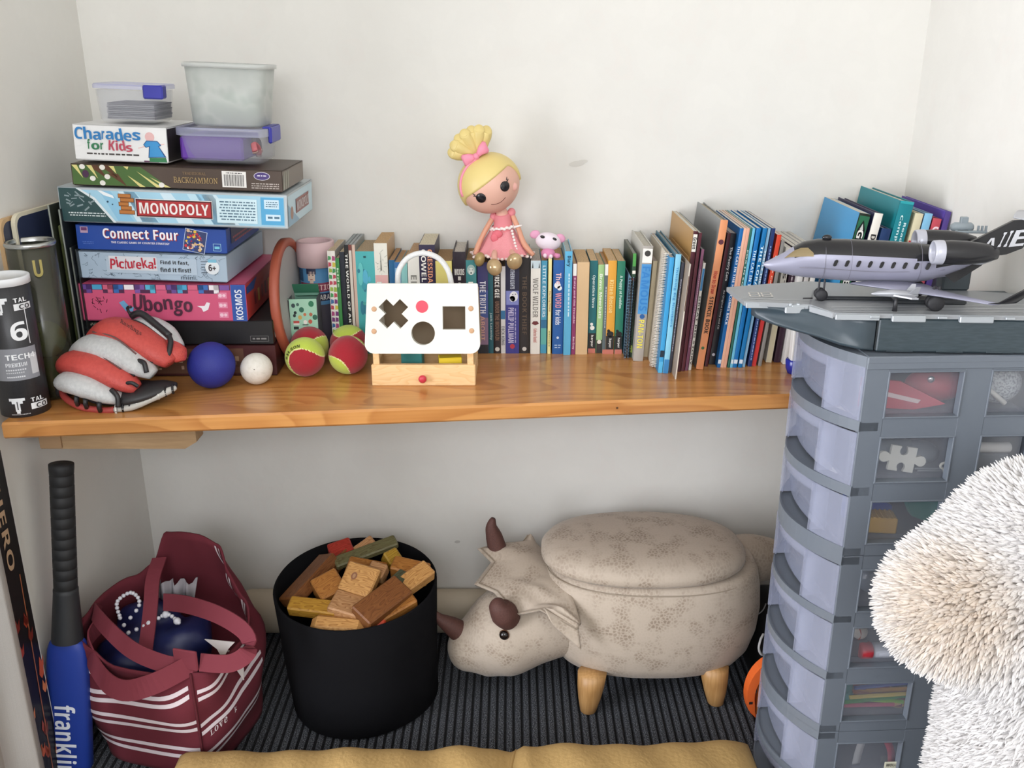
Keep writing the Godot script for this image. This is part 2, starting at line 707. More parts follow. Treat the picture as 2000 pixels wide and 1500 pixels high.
func book(label: String, at: Vector3, size: Vector3, lean: float, ink: Array, hard: int, texts: String, bands: String) -> void:
	var t := thing("book", label, "book", at, Vector3(0, 0, -lean), "paperbacks and picture books standing along the shelf")
	var w := size.x
	var h := size.y
	var d := size.z
	var k := 0.0022 if hard else 0.0007
	k = minf(k, w * 0.2)
	var over := 0.003 if hard else 0.0003
	var s := Shape.new()
	s.color(ink[1])
	s.box(Vector3(-w / 2 + k / 2, h / 2, -d / 2), Vector3(k, h, d), k * 0.3)
	s.box(Vector3(w / 2 - k / 2, h / 2, -d / 2), Vector3(k, h, d), k * 0.3)
	s.color(ink[0])
	# spine: a shallow curve
	var arc := []
	for y in [0.0, h]:
		var r := PackedVector3Array()
		for i in 7:
			var a := lerpf(-1.0, 1.0, i / 6.0)
			r.append(Vector3(a * w / 2, y, (1.0 - a * a) * minf(w * 0.06, 0.0012)))
		for i in 7:
			var a := lerpf(1.0, -1.0, i / 6.0)
			r.append(Vector3(a * w / 2, y, -k - 0.0004))
		arc.append(r)
	s.loft(arc)
	obj("cover", s, inked(0.42), t)
	var pg := Shape.new()
	pg.box(Vector3(0, h / 2, -d / 2 - k / 2 + over / 2), Vector3(w - 2 * k - 0.0002, h - 2 * over, d - over - k), 0.0004)
	var pm := "pages " + str(ink[2])
	if not paints.has(pm):
		var c := Color(ink[2])
		paints[pm] = textured(noise_tex(9, 0.12, [[0.25, c.darkened(0.12)], [0.7, c]], 128, 3), Vector3(60, 3, 3), 0.85)
	obj("pages", pg, paints[pm], t)
	var face := minf(w * 0.06, 0.0012) + 0.0002
	if bands:
		var p := Shape.new()
		p.put(Transform3D(Basis.IDENTITY, Vector3(-w / 2, 0, face)))
		for b in bands.split(";"):
			var q := b.split(",")
			match q[0]:
				"o":
					p.color(q[1]).disc(q[2].to_float() * w, h * (1.0 - q[3].to_float()), q[4].to_float() * w, 4)
				"~":
					p.color(q[1])
					dashes(p, w * 0.2, h * (1 - q[3].to_float()), w * 0.8, h * (1 - q[2].to_float()), 2, 3)
				"patch":
					var y := 0.004
					while y < h - 0.012:
						for c in 2:
							p.color(["#b04a7c", "#3f6fa0", "#9cb84a", "#4a9a5c", "#7a3a78", "#d0c04a", "#c04a5a"][rng.randi() % 7])
							var x0 := c * w / 2 + 0.0006 + rng.randf() * 0.001
							p.flat(PackedVector2Array([Vector2(x0, y + rng.randf() * 0.002), Vector2(x0 + w * 0.42, y + rng.randf() * 0.003), Vector2(x0 + w * 0.4, y + 0.009), Vector2(x0 + 0.0008, y + 0.0105)]), 0.0004)
						y += 0.013
				"water":
					for i in 26:
						p.color(["#67c6c4", "#3f9fae", "#58b4d0", "#4aa6a0", "#2f7f96"][rng.randi() % 5])
						p.disc(rng.randf_range(0.15, 0.85) * w, rng.randf_range(0.03, 0.85) * h, rng.randf_range(0.05, 0.14) * w, 1 + i % 8, rng.randf_range(0.08, 0.5) * w)
				"map":
					p.color("#e2b0ac").rect(0.0008, 0, w - 0.0008, h * 0.72, 1)
					p.color("#7a7a72")
					for i in 14:
						var c := Vector2(rng.randf_range(0.15, 0.85) * w, rng.randf_range(0.72, 0.97) * h)
						p.stroke([c, c + Vector2(rng.randf_range(-0.25, 0.25) * w, rng.randf_range(-0.02, 0.02) * h)], 0.0005, 2)
					p.flat(PackedVector2Array([Vector2(w * 0.44, h * 0.76), Vector2(w * 0.56, h * 0.76), Vector2(w * 0.5, h * 0.93)]), 0.0006)
				"lion":
					p.color("#9fb8b2").disc(w * 0.5, h * 0.9, w * 0.4, 1, w * 0.5)
					p.color("#d8ddd6").disc(w * 0.5, h * 0.885, w * 0.24, 2, w * 0.36)
					p.color("#35504e").disc(w * 0.5, h * 0.868, w * 0.08, 3).disc(w * 0.38, h * 0.9, w * 0.05, 3).disc(w * 0.62, h * 0.9, w * 0.05, 3)
				"bear":
					p.color("#8088c4").rect(w * 0.05, h * 0.53, w * 0.95, h * 0.68, 2)
					p.color("#e4e4e8").disc(w * 0.6, h * 0.62, w * 0.3, 3, w * 0.38).disc(w * 0.5, h * 0.595, w * 0.2, 3, w * 0.22)
					p.color("#20202c").disc(w * 0.47, h * 0.59, w * 0.07, 4).disc(w * 0.52, h * 0.64, w * 0.04, 4).disc(w * 0.72, h * 0.645, w * 0.04, 4)
				"ears":
					p.color("#2a2826")
					for e in [0.12, 0.78]:
						p.flat(PackedVector2Array([Vector2(w * e, h * 0.925), Vector2(w * (e + 0.14), h * 0.925), Vector2(w * (e + 0.09), h * 0.985)]), 0.0009)
				"fox":
					p.color("#6a2a2c").flat(PackedVector2Array([Vector2(w * 0.12, h * 0.335), Vector2(w * 0.5, h * 0.315), Vector2(w * 0.88, h * 0.335), Vector2(w * 0.7, h * 0.36), Vector2(w * 0.3, h * 0.36)]), 0.0009)
				"hb":
					p.color("#1c1a1a").rect(0.0005, h * 0.05, w - 0.0005, h * 0.22, 1)
					p.color("#c87868").rect(0.0005, 0, w - 0.0005, h * 0.05, 1)
				"hb2":
					p.color("#1c1a1a").rect(0.0005, h * 0.05, w - 0.0005, h * 0.2, 1)
					p.color("#c87868").rect(0.0005, 0, w - 0.0005, h * 0.05, 1)
					p.color("#1c1a1a").disc(w * 0.5, h * 0.22, w * 0.42, 1, w * 0.35).disc(w * 0.3, h * 0.255, w * 0.18, 1)
				"gui":
					p.color("#2a6a4a").rect(w * 0.06, h * 0.02, w * 0.94, h * 0.985, 1)
					p.color("#141817").rect(w * 0.16, h * 0.03, w * 0.84, h * 0.9, 2)
					p.color("#141817").flat(PackedVector2Array([Vector2(w * 0.16, h * 0.9), Vector2(w * 0.84, h * 0.9), Vector2(w * 0.5, h * 0.96)]), 0.0006)
					p.color("#c8ccc6").flat(PackedVector2Array([Vector2(w * 0.34, h * 0.9), Vector2(w * 0.66, h * 0.9), Vector2(w * 0.5, h * 0.94)]), 0.0009)
				_:
					p.color(q[0]).rect(0.0005, h * (1 - q[2].to_float()), w - 0.0005, h * (1 - q[1].to_float()), 1)
		obj("spine_print", p, inked(0.42), t)
	for x in texts.split(";", false):
		var q := x.split(",")
		var f0 := q[2].to_float()
		var f1 := q[3].to_float()
		var m := Vector3((q[4].to_float() - 0.5) * w, h * (1.0 - (f0 + f1) / 2), face + 0.0012)
		if q[0] == "~":
			var p := Shape.new()
			p.color(q[1]).put(Transform3D(Basis(Vector3(0, -1, 0), Vector3(1, 0, 0), Vector3(0, 0, 1)), m))
			dashes(p, -h * (f1 - f0) / 2, -w * q[5].to_float() / 2, h * (f1 - f0) / 2, w * q[5].to_float() / 2, 1, 1)
			obj("small_print", p, inked(0.42), t)
		elif q.size() > 6:
			words(t, q[0], m, Vector3.RIGHT, Vector3.UP, w * 0.75, h * (f1 - f0), q[1])
		else:
			words(t, q[0], m, Vector3.DOWN, Vector3.RIGHT, h * (f1 - f0), w * q[5].to_float(), q[1])

func build_books():
	book("white book with bright patchwork spine at left end of row", Vector3(-0.3707, 0.7400, 0.1407), Vector3(0.0157, 0.2195, 0.1287), 0.00, ["#ece8df", "#d8d4cc", "#cdb99a"], 0, "", "patch")
	book("thin green spined book right of the patchwork spine", Vector3(-0.3588, 0.7400, 0.1407), Vector3(0.0074, 0.2046, 0.1287), 0.00, ["#3f8c4a", "#2c5a3a", "#cdb99a"], 0, "kids,#cfe8c8,.1,.3,.5,.5", "")
	book("dark navy book second right of the patchwork spine", Vector3(-0.3490, 0.7400, 0.1407), Vector3(0.0101, 0.2173, 0.1287), 0.00, ["#1d2430", "#23282e", "#cdb99a"], 0, "", "")
	book("black magazine with white lettering on thin spine", Vector3(-0.3393, 0.7400, 0.1407), Vector3(0.0082, 0.2321, 0.1287), 0.00, ["#191a1c", "#3f4a4c", "#9aa0a0"], 0, "THE WORLD OF ART,#e8e6e0,.08,.75,.5,.6", "")
	book("thin brown spined magazine beside the black magazine", Vector3(-0.3314, 0.7400, 0.1407), Vector3(0.0066, 0.2321, 0.1287), 0.00, ["#7a4038", "#8a8a88", "#a6aaaa"], 0, "", "#d8cfc4,.05,.9")
	book("thin pinkish white magazine left of large teal book", Vector3(-0.3243, 0.7400, 0.1407), Vector3(0.0063, 0.2321, 0.1287), 0.00, ["#d6b8a8", "#8f9696", "#a6aaaa"], 0, "", "")
	book("thick turquoise book with watery mottled spine", Vector3(-0.3019, 0.7400, 0.1407), Vector3(0.0391, 0.2184, 0.1287), 0.00, ["#4fb3b5", "#3a8e92", "#b09a7c"], 0, "~,#1e5a60,.04,.06,.5,.3", "water")
	book("tall thick white and pink book with map drawing on spine", Vector3(-0.2691, 0.7400, 0.1407), Vector3(0.0271, 0.2353, 0.1287), 0.00, ["#e9e6da", "#caa77c", "#c39f72"], 0, "", "map")
	book("narrow dark blue paperback behind toy's top left corner", Vector3(-0.2473, 0.7400, 0.1407), Vector3(0.0120, 0.2004, 0.1287), 0.00, ["#1f5f8e", "#2b4a66", "#b58f68"], 0, "", "")
	book("blue and white paperback with boat picture behind rope handle", Vector3(-0.2353, 0.7400, 0.1407), Vector3(0.0122, 0.1961, 0.1287), 0.00, ["#8db4d4", "#9ab", "#b58f68"], 0, "", "#3a6ea8,.0,.06;o,#e8eef2,.5,.13,.4;o,#b44,.4,.12,.15")
	book("pale aqua paperback seen through rope handle's left end", Vector3(-0.2222, 0.7400, 0.1407), Vector3(0.0128, 0.1961, 0.1287), 0.00, ["#8cc4c0", "#7fb0ac", "#b8946c"], 0, "", "")
	book("white paperback with grey lettering seen through rope handle", Vector3(-0.2027, 0.7400, 0.1407), Vector3(0.0237, 0.2120, 0.1287), 0.00, ["#e6e3da", "#d8d2c4", "#c09c78"], 0, "ELIZABETH,#8a8880,.2,.75,.5,.5", "")
	book("thick dark purple paperback with two-line peach and white title", Vector3(-0.1742, 0.7400, 0.1407), Vector3(0.0327, 0.2321, 0.1287), 0.00, ["#2e2440", "#3a3048", "#d6cbb2"], 0, "CRESSIDA,#e8a078,.04,.34,.68,.3;COWELL,#f0ece4,.04,.38,.28,.3", "o,#e8e6e8,.5,.46,.3;o,#2e2440,.5,.47,.16")
	book("thick pale yellow paperback seen through rope handle's right end", Vector3(-0.1406, 0.7400, 0.1407), Vector3(0.0336, 0.1982, 0.1287), 0.00, ["#dfd27c", "#d8c878", "#b08c62"], 0, "", "")
	book("black hardcover with pale page block and small white title", Vector3(-0.1084, 0.7400, 0.1407), Vector3(0.0271, 0.2173, 0.1287), 0.00, ["#241b22", "#2a2028", "#c4bdb4"], 1, "WOODS,#e8e4dc,.16,.22,.5,.6,h;~,#c8c4bc,.23,.27,.5,.5,h;~,#c8c4bc,.29,.32,.5,.4,h", "")
	book("teal paperback with white lion face on spine", Vector3(-0.0842, 0.7400, 0.1407), Vector3(0.0214, 0.2004, 0.1287), 0.00, ["#3f8486", "#30686c", "#a88860"], 0, "LION,#dfe8e4,.3,.6,.5,.4", "lion")
	book("violet and blue paperback with large white title beside the lion spine", Vector3(-0.0605, 0.7400, 0.1407), Vector3(0.0218, 0.1961, 0.1287), 0.00, ["#3c3a68", "#30305a", "#b08c62"], 0, "THE TRUTH,#e8e6ee,.2,.55,.5,.55;ABOUT,#d8a898,.58,.85,.45,.4", "#4a5a96,.3,.6;#8a7088,.6,.9;#1c1620,.9,1")
	book("narrow dark teal paperback right of the violet book", Vector3(-0.0441, 0.7400, 0.1407), Vector3(0.0106, 0.1993, 0.1287), 0.00, ["#1d5a66", "#174852", "#a88860"], 0, "Jack Lasenby,#b8ced0,.55,.85,.5,.5", "#9cc8d8,.01,.1;o,#f0ead8,.5,.06,.25")
	book("black paperback with white and brown title under doll's shoe", Vector3(-0.0310, 0.7400, 0.1407), Vector3(0.0170, 0.1961, 0.1287), 0.00, ["#231a1c", "#2a2224", "#a88860"], 0, "MAURICE GEE,#efece6,.03,.38,.5,.55;UNDER THE MOUNTAIN,#8a6a58,.42,.85,.5,.5", "o,#d8d2c8,.5,.95,.28")
	book("thin white paperback with blue middle band below shoes", Vector3(-0.0188, 0.7400, 0.1407), Vector3(0.0101, 0.1876, 0.1287), 0.00, ["#dcdad8", "#c8c4c0", "#b9a080"], 0, "DICK KING,#6a6a70,.68,.9,.5,.6", "#2f6d98,.5,.6")
	book("dark indigo paperback with white polar bear on spine", Vector3(0.0008, 0.7400, 0.1407), Vector3(0.0288, 0.2004, 0.1287), 0.00, ["#20203c", "#262a44", "#8a7860"], 0, "NORTHERN LIGHTS,#cfd4e0,.05,.3,.5,.3;PHILIP PULLMAN,#cfc8e4,.5,.88,.4,.4;~,#a8a4cc,.5,.88,.72,.18", "#3a3a88,.32,1;bear;o,#b83a4a,.5,.92,.18")
	book("black paperback with faint brown lettering right of polar bear", Vector3(0.0262, 0.7400, 0.1407), Vector3(0.0224, 0.2099, 0.1287), 0.00, ["#1f1b1b", "#25211f", "#cfc4ae"], 0, "THE BOOK THIEF,#5a4a3c,.2,.8,.5,.4", "o,#cfcac4,.5,.95,.2")
	book("white paperback with black ears and red fox on spine", Vector3(0.0488, 0.7400, 0.1444), Vector3(0.0201, 0.2001, 0.1324), 0.00, ["#e9e6de", "#d4d0c8", "#b9b2a8"], 0, "WOLF WILDER,#8a8680,.18,.6,.5,.55;Katherine Rundell,#c47a74,.72,.87,.5,.4", "#cfe0e8,0,.08;ears;fox")
	book("turquoise blue paperback between the white wolf book and thin yellow spine", Vector3(0.0665, 0.7400, 0.1407), Vector3(0.0127, 0.1993, 0.1287), 0.00, ["#4a9cbc", "#3f88a8", "#b89068"], 0, "LITTLE EXPLORERS,#cfe6ee,.05,.6,.5,.5", "#2f6f96,.63,.72;#5fb0a8,.72,.9")
	book("very thin pale yellow book beneath small pink plush", Vector3(0.0783, 0.7400, 0.1444), Vector3(0.0068, 0.2107, 0.1324), 0.00, ["#f0e6a4", "#e6dc9c", "#e0c8a0"], 0, "The Frog Prince,#b8805a,.35,.56,.5,.6;~,#7a8a5a,.75,.92,.5,.5", "")
	book("wide royal blue paperback with big pink title word", Vector3(0.0962, 0.7400, 0.1444), Vector3(0.0223, 0.2011, 0.1324), 0.00, ["#2560a8", "#2a5c9c", "#c29c70"], 0, "The,#f0c8cc,.13,.25,.5,.5;WORD,#e8a0b0,.34,.5,.5,.55;for kids,#dfe8f4,.52,.68,.5,.5", "o,#f2f4f6,.4,.26,.3;o,#f2f4f6,.6,.29,.22;o,#cfe0f0,.5,.82,.12;~,#b8d0ea,.89,.94")
	book("thin sky blue hardback with folded silver top pulled forward", Vector3(0.1157, 0.7400, 0.1516), Vector3(0.0151, 0.2206, 0.1396), 0.00, ["#5fb4dc", "#88bcd4", "#b6bcb8"], 1, "Diary,#16324c,.04,.14,.5,.6;~,#d4ecf6,.2,.62,.6,.4", "")
	book("thin magenta paperback with white upper end", Vector3(0.1290, 0.7400, 0.1480), Vector3(0.0082, 0.1945, 0.1360), 0.00, ["#8e3a68", "#7c345c", "#c09c74"], 0, "Daisy and the Trouble,#e8c4d8,.15,.65,.5,.55;Kes Gray,#f0d8e4,.8,.94,.5,.55", "#ecebe6,0,.13")
	book("wide paperback turned backwards showing only its tan page edges", Vector3(0.1464, 0.7400, 0.1480), Vector3(0.0250, 0.1976, 0.1360), 0.00, ["#d8b88e", "#c8a880", "#c9a67a"], 0, "", "")
	book("dark teal paperback with white dog above black foot band", Vector3(0.1689, 0.7400, 0.1371), Vector3(0.0160, 0.1985, 0.1251), 0.00, ["#1d6a70", "#185a60", "#c8a880"], 0, "Operation Nova,#d4e4e0,.15,.5,.5,.45;harper,#eeeae4,.8,.93,.5,.4", "hb;o,#f0eee8,.5,.72,.3;o,#f0eee8,.4,.68,.2")
	book("pale green paperback with small picture label at foot", Vector3(0.1845, 0.7400, 0.1371), Vector3(0.0128, 0.1900, 0.1251), 0.00, ["#a4cc8c", "#8cb87c", "#c8a880"], 0, "Brave Meerkats,#eef4e4,.1,.6,.5,.5", "#2a2422,.85,1;o,#e8e0d4,.5,.87,.35")
	book("narrow grey paperback with white top left of the orange one", Vector3(0.1945, 0.7400, 0.1444), Vector3(0.0074, 0.1926, 0.1324), 0.00, ["#5a686c", "#6a7476", "#b89068"], 0, "~,#c4ccd0,.2,.7,.5,.5", "#eae8e2,0,.12;#c87868,.95,1")
	book("orange yellow paperback with black cat silhouette near foot", Vector3(0.2063, 0.7400, 0.1444), Vector3(0.0176, 0.2001, 0.1324), 0.00, ["#e2a23c", "#d09438", "#c8a880"], 0, "Kitten Rescue,#f2d488,.2,.55,.5,.5;harper,#eeeae4,.83,.93,.5,.4", "hb2")
	book("green paperback with black dog silhouette near foot", Vector3(0.2245, 0.7400, 0.1444), Vector3(0.0164, 0.1990, 0.1324), 0.00, ["#2c7a60", "#27694f", "#c8a880"], 0, "A Puppy at Puddles,#d0e4d8,.15,.5,.5,.45;harper,#eeeae4,.82,.93,.5,.4", "hb2")
	book("dark notebook with green top and red picture beside wire binding", Vector3(0.2475, 0.7400, 0.1694), Vector3(0.0074, 0.2199, 0.1574), 0.00, ["#2a4632", "#20342a", "#8c8c84"], 0, "", "#4c9a48,0,.12;#eae4d8,.16,.19;o,#b03a2c,.5,.24,.45;#9ab04c,.88,.95")
	book("tall grey book with bold blue and yellow spine lettering", Vector3(0.2605, 0.7404, 0.1955), Vector3(0.0201, 0.2397, 0.1835), 2.32, ["#a8a29c", "#c4c2ba", "#c0bcb0"], 1, "FAMOUS,#2f7cc0,.17,.55,.5,.75;PAN-TON,#e2d658,.63,.88,.5,.55", "#4a90c8,.15,.58;#e8e6e0,.02,.14;o,#3a3634,.5,.06,.3;o,#2a5a96,.5,.6,.25")
	book("plain beige page block book right of the tall grey book", Vector3(0.2803, 0.7402, 0.1658), Vector3(0.0090, 0.2038, 0.1538), 2.93, ["#cfc2a4", "#c8ba9c", "#b8a6a0"], 0, "", "")
	book("slim bright blue book right of the white spiral binding", Vector3(0.2949, 0.7402, 0.2702), Vector3(0.0087, 0.2326, 0.2582), 2.81, ["#3a9ad0", "#2c84b8", "#b0a090"], 0, "", "#1a2c3c,.8,.86;#58b4e0,.9,1")
	book("light blue thin hardback with spine text beside slim blue book", Vector3(0.3051, 0.7403, 0.2734), Vector3(0.0105, 0.2392, 0.2614), 3.00, ["#84c4de", "#3c6c80", "#9a9a94"], 1, "Thinking Big Numbers,#3f8cc0,.1,.6,.5,.5", "#3a80b8,.88,1")
	book("dark slate magazine right of light blue hardback", Vector3(0.3136, 0.7402, 0.2702), Vector3(0.0060, 0.2228, 0.2582), 3.63, ["#3a3c48", "#34363f", "#8a8680"], 0, "~,#a8a8b4,.1,.8,.5,.5", "")
	book("thin white edged magazine sticking out in front of the row", Vector3(0.3193, 0.7401, 0.3109), Vector3(0.0024, 0.2286, 0.2989), 3.64, ["#cfc6b8", "#a09080", "#d0ccc0"], 0, "", "#6a4a3a,.1,.4")
	book("thin orange and black magazine behind the sticking-out one", Vector3(0.3233, 0.7402, 0.2670), Vector3(0.0050, 0.2192, 0.2550), 3.92, ["#6a4638", "#4a3a34", "#d4c8b4"], 0, "~,#c87848,.05,.5,.5,.6", "")
	book("tall maroon spined picture book with white label near its top", Vector3(0.3327, 0.7403, 0.2638), Vector3(0.0087, 0.2817, 0.2518), 3.38, ["#4a1c24", "#b08850", "#d2cec2"], 0, "Green,#2a2422,.04,.12,.5,.8", "#e4e0d6,.02,.14")
	book("second tall maroon picture book leaning beside the first", Vector3(0.3420, 0.7402, 0.2605), Vector3(0.0064, 0.2782, 0.2485), 3.48, ["#5a2630", "#3e4a44", "#b4b4aa"], 0, "", "")
	book("thin mauve magazine among the leaning picture books", Vector3(0.3497, 0.7402, 0.2573), Vector3(0.0055, 0.2461, 0.2453), 3.91, ["#7a4a62", "#60606a", "#8c8c88"], 0, "~,#c8a8b8,.1,.8,.5,.5", "")
	book("thin white magazine with black speckled spine text by orange book", Vector3(0.3570, 0.7402, 0.2541), Vector3(0.0051, 0.2185, 0.2421), 3.94, ["#d6d2c8", "#c0b4a4", "#b0aca0"], 0, "GREAT BIG STORY,#3a3634,.3,.95,.5,.6", "#3a78a8,.05,.25")
	book("big orange book lettered How to Draw STENCIL BOOK", Vector3(0.3774, 0.7407, 0.2492), Vector3(0.0143, 0.3009, 0.2372), 5.36, ["#e09668", "#8a8c8c", "#b4aa94"], 1, "How to Draw,#b8342c,.33,.48,.5,.55;STENCIL BOOK,#2e2620,.5,.75,.5,.55", "o,#5a2c38,.5,.14,.35;o,#3e6a44,.45,.85,.22")
	book("dark maroon book squeezed right of the big orange book", Vector3(0.3944, 0.7403, 0.2310), Vector3(0.0065, 0.2727, 0.2190), 5.58, ["#4c1c22", "#40181e", "#6a4a48"], 0, "", "")
	book("black book with white title behind the carrier's bow", Vector3(0.4085, 0.7405, 0.2177), Vector3(0.0122, 0.2700, 0.2057), 4.99, ["#1b1920", "#201e26", "#a89c94"], 0, "The Poetry Cats,#dcdad8,.1,.35,.5,.5;An Original Story and CD,#bcbab8,.42,.72,.5,.35", "o,#c8c4c8,.5,.92,.25")
	book("leftmost deep blue picture book with white title of the slim set", Vector3(0.4184, 0.7403, 0.2377), Vector3(0.0070, 0.2833, 0.2257), 5.00, ["#1566a8", "#1566a8", "#d2ccbe"], 0, "THE CAT IN THE HAT COMES BACK,#e8eef4,.12,.68,.5,.6", "#d8e4ee,.94,.97")
	book("first peach spined picture book of the slim set", Vector3(0.4251, 0.7403, 0.2377), Vector3(0.0060, 0.2835, 0.2257), 5.00, ["#e8b498", "#e8b498", "#d2ccbe"], 0, "", "")
	book("second peach spined picture book next to dark green one", Vector3(0.4311, 0.7402, 0.2377), Vector3(0.0055, 0.2836, 0.2257), 5.00, ["#e0a890", "#e0a890", "#d2ccbe"], 0, "", "")
	book("slim dark green picture book between peach and light blue ones", Vector3(0.4382, 0.7402, 0.2377), Vector3(0.0041, 0.2834, 0.2257), 4.61, ["#2c6a5c", "#2c6a5c", "#d2ccbe"], 0, "FOX IN SOCKS,#cfe0d8,.15,.5,.5,.6", "")
	book("slim light blue picture book right of dark green one", Vector3(0.4439, 0.7402, 0.2377), Vector3(0.0051, 0.2834, 0.2257), 4.55, ["#6cbcdc", "#6cbcdc", "#d2ccbe"], 0, "", "#e4eef4,.94,.97")
	book("wide blue picture book right of the slim light blue one", Vector3(0.4508, 0.7404, 0.2377), Vector3(0.0083, 0.2836, 0.2257), 5.00, ["#0f70b4", "#0f70b4", "#d2ccbe"], 0, "THE CAT IN THE HAT,#d8ecf6,.15,.55,.5,.6", "#d8e4ee,.94,.97")
	book("blue picture book third from the right of the slim set", Vector3(0.4615, 0.7404, 0.2377), Vector3(0.0079, 0.2837, 0.2257), 5.38, ["#1272ae", "#1272ae", "#d2ccbe"], 0, "THE LORAX,#d4ecf4,.12,.45,.5,.6", "#d8e4ee,.94,.97")
	book("pale blue spined picture book with white title at set's right", Vector3(0.4696, 0.7402, 0.2344), Vector3(0.0051, 0.2832, 0.2224), 5.53, ["#8ab8d8", "#8ab8d8", "#d2ccbe"], 0, "YERTLE THE TURTLE,#eef4f8,.15,.55,.5,.6", "")
	book("navy picture book with speckled spine left of red one", Vector3(0.4828, 0.7403, 0.2310), Vector3(0.0079, 0.2822, 0.2190), 4.67, ["#23386e", "#23386e", "#d2ccbe"], 0, "~,#8aa0cc,.05,.95,.5,.6", "")
	book("bright red orange spined book under the jet's nose", Vector3(0.4920, 0.7404, 0.2277), Vector3(0.0084, 0.2692, 0.2157), 5.82, ["#d6492f", "#d6492f", "#d2ccbe"], 0, "Cross Country,#f0d0bc,.15,.5,.5,.45", "#c4383a,.6,1")
	book("grey spined book right of red orange one", Vector3(0.5040, 0.7403, 0.2277), Vector3(0.0065, 0.2579, 0.2157), 5.29, ["#8a8782", "#8a8782", "#d2ccbe"], 0, "", "")
	book("white spined book behind the jet's nose", Vector3(0.5283, 0.7405, 0.2041), Vector3(0.0119, 0.2389, 0.1921), 4.54, ["#e8e4da", "#e8e4da", "#d2ccbe"], 0, "LISTEN,#3a3634,.1,.5,.5,.5", "#efe8c8,.6,1")
	book("dark plum book between white ones under the carrier", Vector3(0.5452, 0.7405, 0.2041), Vector3(0.0124, 0.2389, 0.1921), 4.25, ["#3a2634", "#3a2634", "#d2ccbe"], 0, "~,#c4b8bc,.1,.5,.5,.5", "")
	book("white book leaning nearest dark plum book behind the jet", Vector3(0.5593, 0.7404, 0.2177), Vector3(0.0108, 0.2383, 0.2057), 3.72, ["#dedcd8", "#dedcd8", "#d2ccbe"], 0, "", "")
	book("greyish white book third left of the blue covered one", Vector3(0.5714, 0.7403, 0.2177), Vector3(0.0085, 0.2373, 0.2057), 3.96, ["#c8c4c0", "#c8c4c0", "#d2ccbe"], 0, "", "")
	book("white book with red stripe next to blue covered book", Vector3(0.5834, 0.7403, 0.2177), Vector3(0.0094, 0.2373, 0.2057), 4.08, ["#e4e0da", "#e4e0da", "#d2ccbe"], 0, "", "#b04a40,.0,.2")
	book("black and green spined book with tall white letters and blue cover", Vector3(0.6275, 0.7418, 0.2350), Vector3(0.0221, 0.3127, 0.2150), 9.31, ["#16241c", "#3f8fc0", "#d4cec0"], 0, "GUINNESS,#e8e6e0,.1,.55,.5,.55", "gui")
	book("white spined hardback with black capitals in the corner group", Vector3(0.6582, 0.7412, 0.2350), Vector3(0.0161, 0.3131, 0.2150), 8.52, ["#eeeadf", "#2c2a4a", "#d4cec0"], 1, "DAN,#2a2826,.13,.26,.5,.6", "")
	book("navy book behind between the white and teal books", Vector3(0.6815, 0.7414, 0.2350), Vector3(0.0185, 0.2831, 0.2150), 8.47, ["#1f3a66", "#22406c", "#d4cec0"], 1, "", "")
	book("large teal hardback with white two-line title in the corner", Vector3(0.7127, 0.7417, 0.2350), Vector3(0.0270, 0.3347, 0.2150), 7.35, ["#12808c", "#117a84", "#d4cec0"], 1, "Reader's Digest,#cfeaea,.12,.5,.68,.24;Complete Book of,#cfeaea,.08,.56,.34,.26", "#2aa0a8,.0,.015")
	book("cream paged book with red foot beside the teal hardback", Vector3(0.7418, 0.7410, 0.2350), Vector3(0.0156, 0.3122, 0.2150), 7.43, ["#d8cfae", "#cabf9c", "#d4cec0"], 1, "", "#b8323c,.17,1")
	book("light blue book right of the cream paged one in the corner", Vector3(0.7604, 0.7410, 0.2350), Vector3(0.0151, 0.3122, 0.2150), 7.36, ["#84bcdc", "#6c8ca8", "#d4cec0"], 1, "Sport,#2c6aa0,.12,.4,.5,.5", "")
	book("short red book at right end of the corner group", Vector3(0.7823, 0.7410, 0.2350), Vector3(0.0166, 0.3019, 0.2150), 6.79, ["#c04a58", "#8a3440", "#d4cec0"], 1, "C,#f0d8dc,.05,.12,.5,.5,h", "")
	book("purple folder leaning on the right wall of the corner", Vector3(0.7999, 0.7406, 0.2350), Vector3(0.0108, 0.3158, 0.2150), 6.86, ["#4c3a80", "#5a46a0", "#d4cec0"], 1, "", "")


# ---------------------------------------------------------------- wire bound notebooks
func notebook(label: String, at: Vector3, size: Vector3, lean: float, cover: String, sheet: String, wire: String, rings: int, rr: float) -> void:
	var t := thing("wire_notebook", label, "notebook", at, Vector3(0, 0, -lean))
	var w := size.x
	var h := size.y
	var d := size.z
	var s := Shape.new()
	s.color(cover)
	s.box(Vector3(-w / 2, h / 2, -d / 2), Vector3(0.0012, h, d), 0.0003)
	s.box(Vector3(w / 2, h / 2, -d / 2), Vector3(0.0012, h, d), 0.0003)
	obj("cover", s, inked(0.5), t)
	obj("pages", Shape.new().box(Vector3(0, h / 2, -d / 2 - 0.002), Vector3(w - 0.002, h - 0.006, d - 0.006), 0.0003), paint(sheet, 0.85), t)
	var r := Shape.new()
	r.smooth(true)
	for i in rings:
		var y := h * (i + 0.7) / (rings + 0.4)
		for k in 2:
			var pts := []
			for j in 13:
				var a := TAU * j / 12.0
				pts.append(Vector3(cos(a) * rr, y + k * 0.0028 + 0.0008 * sin(a), 0.002 + sin(a) * rr))
			r.tube(pts, 0.0007, 6, false)
	obj("wire_binding", r, paint(wire, 0.35, 0.3), t)


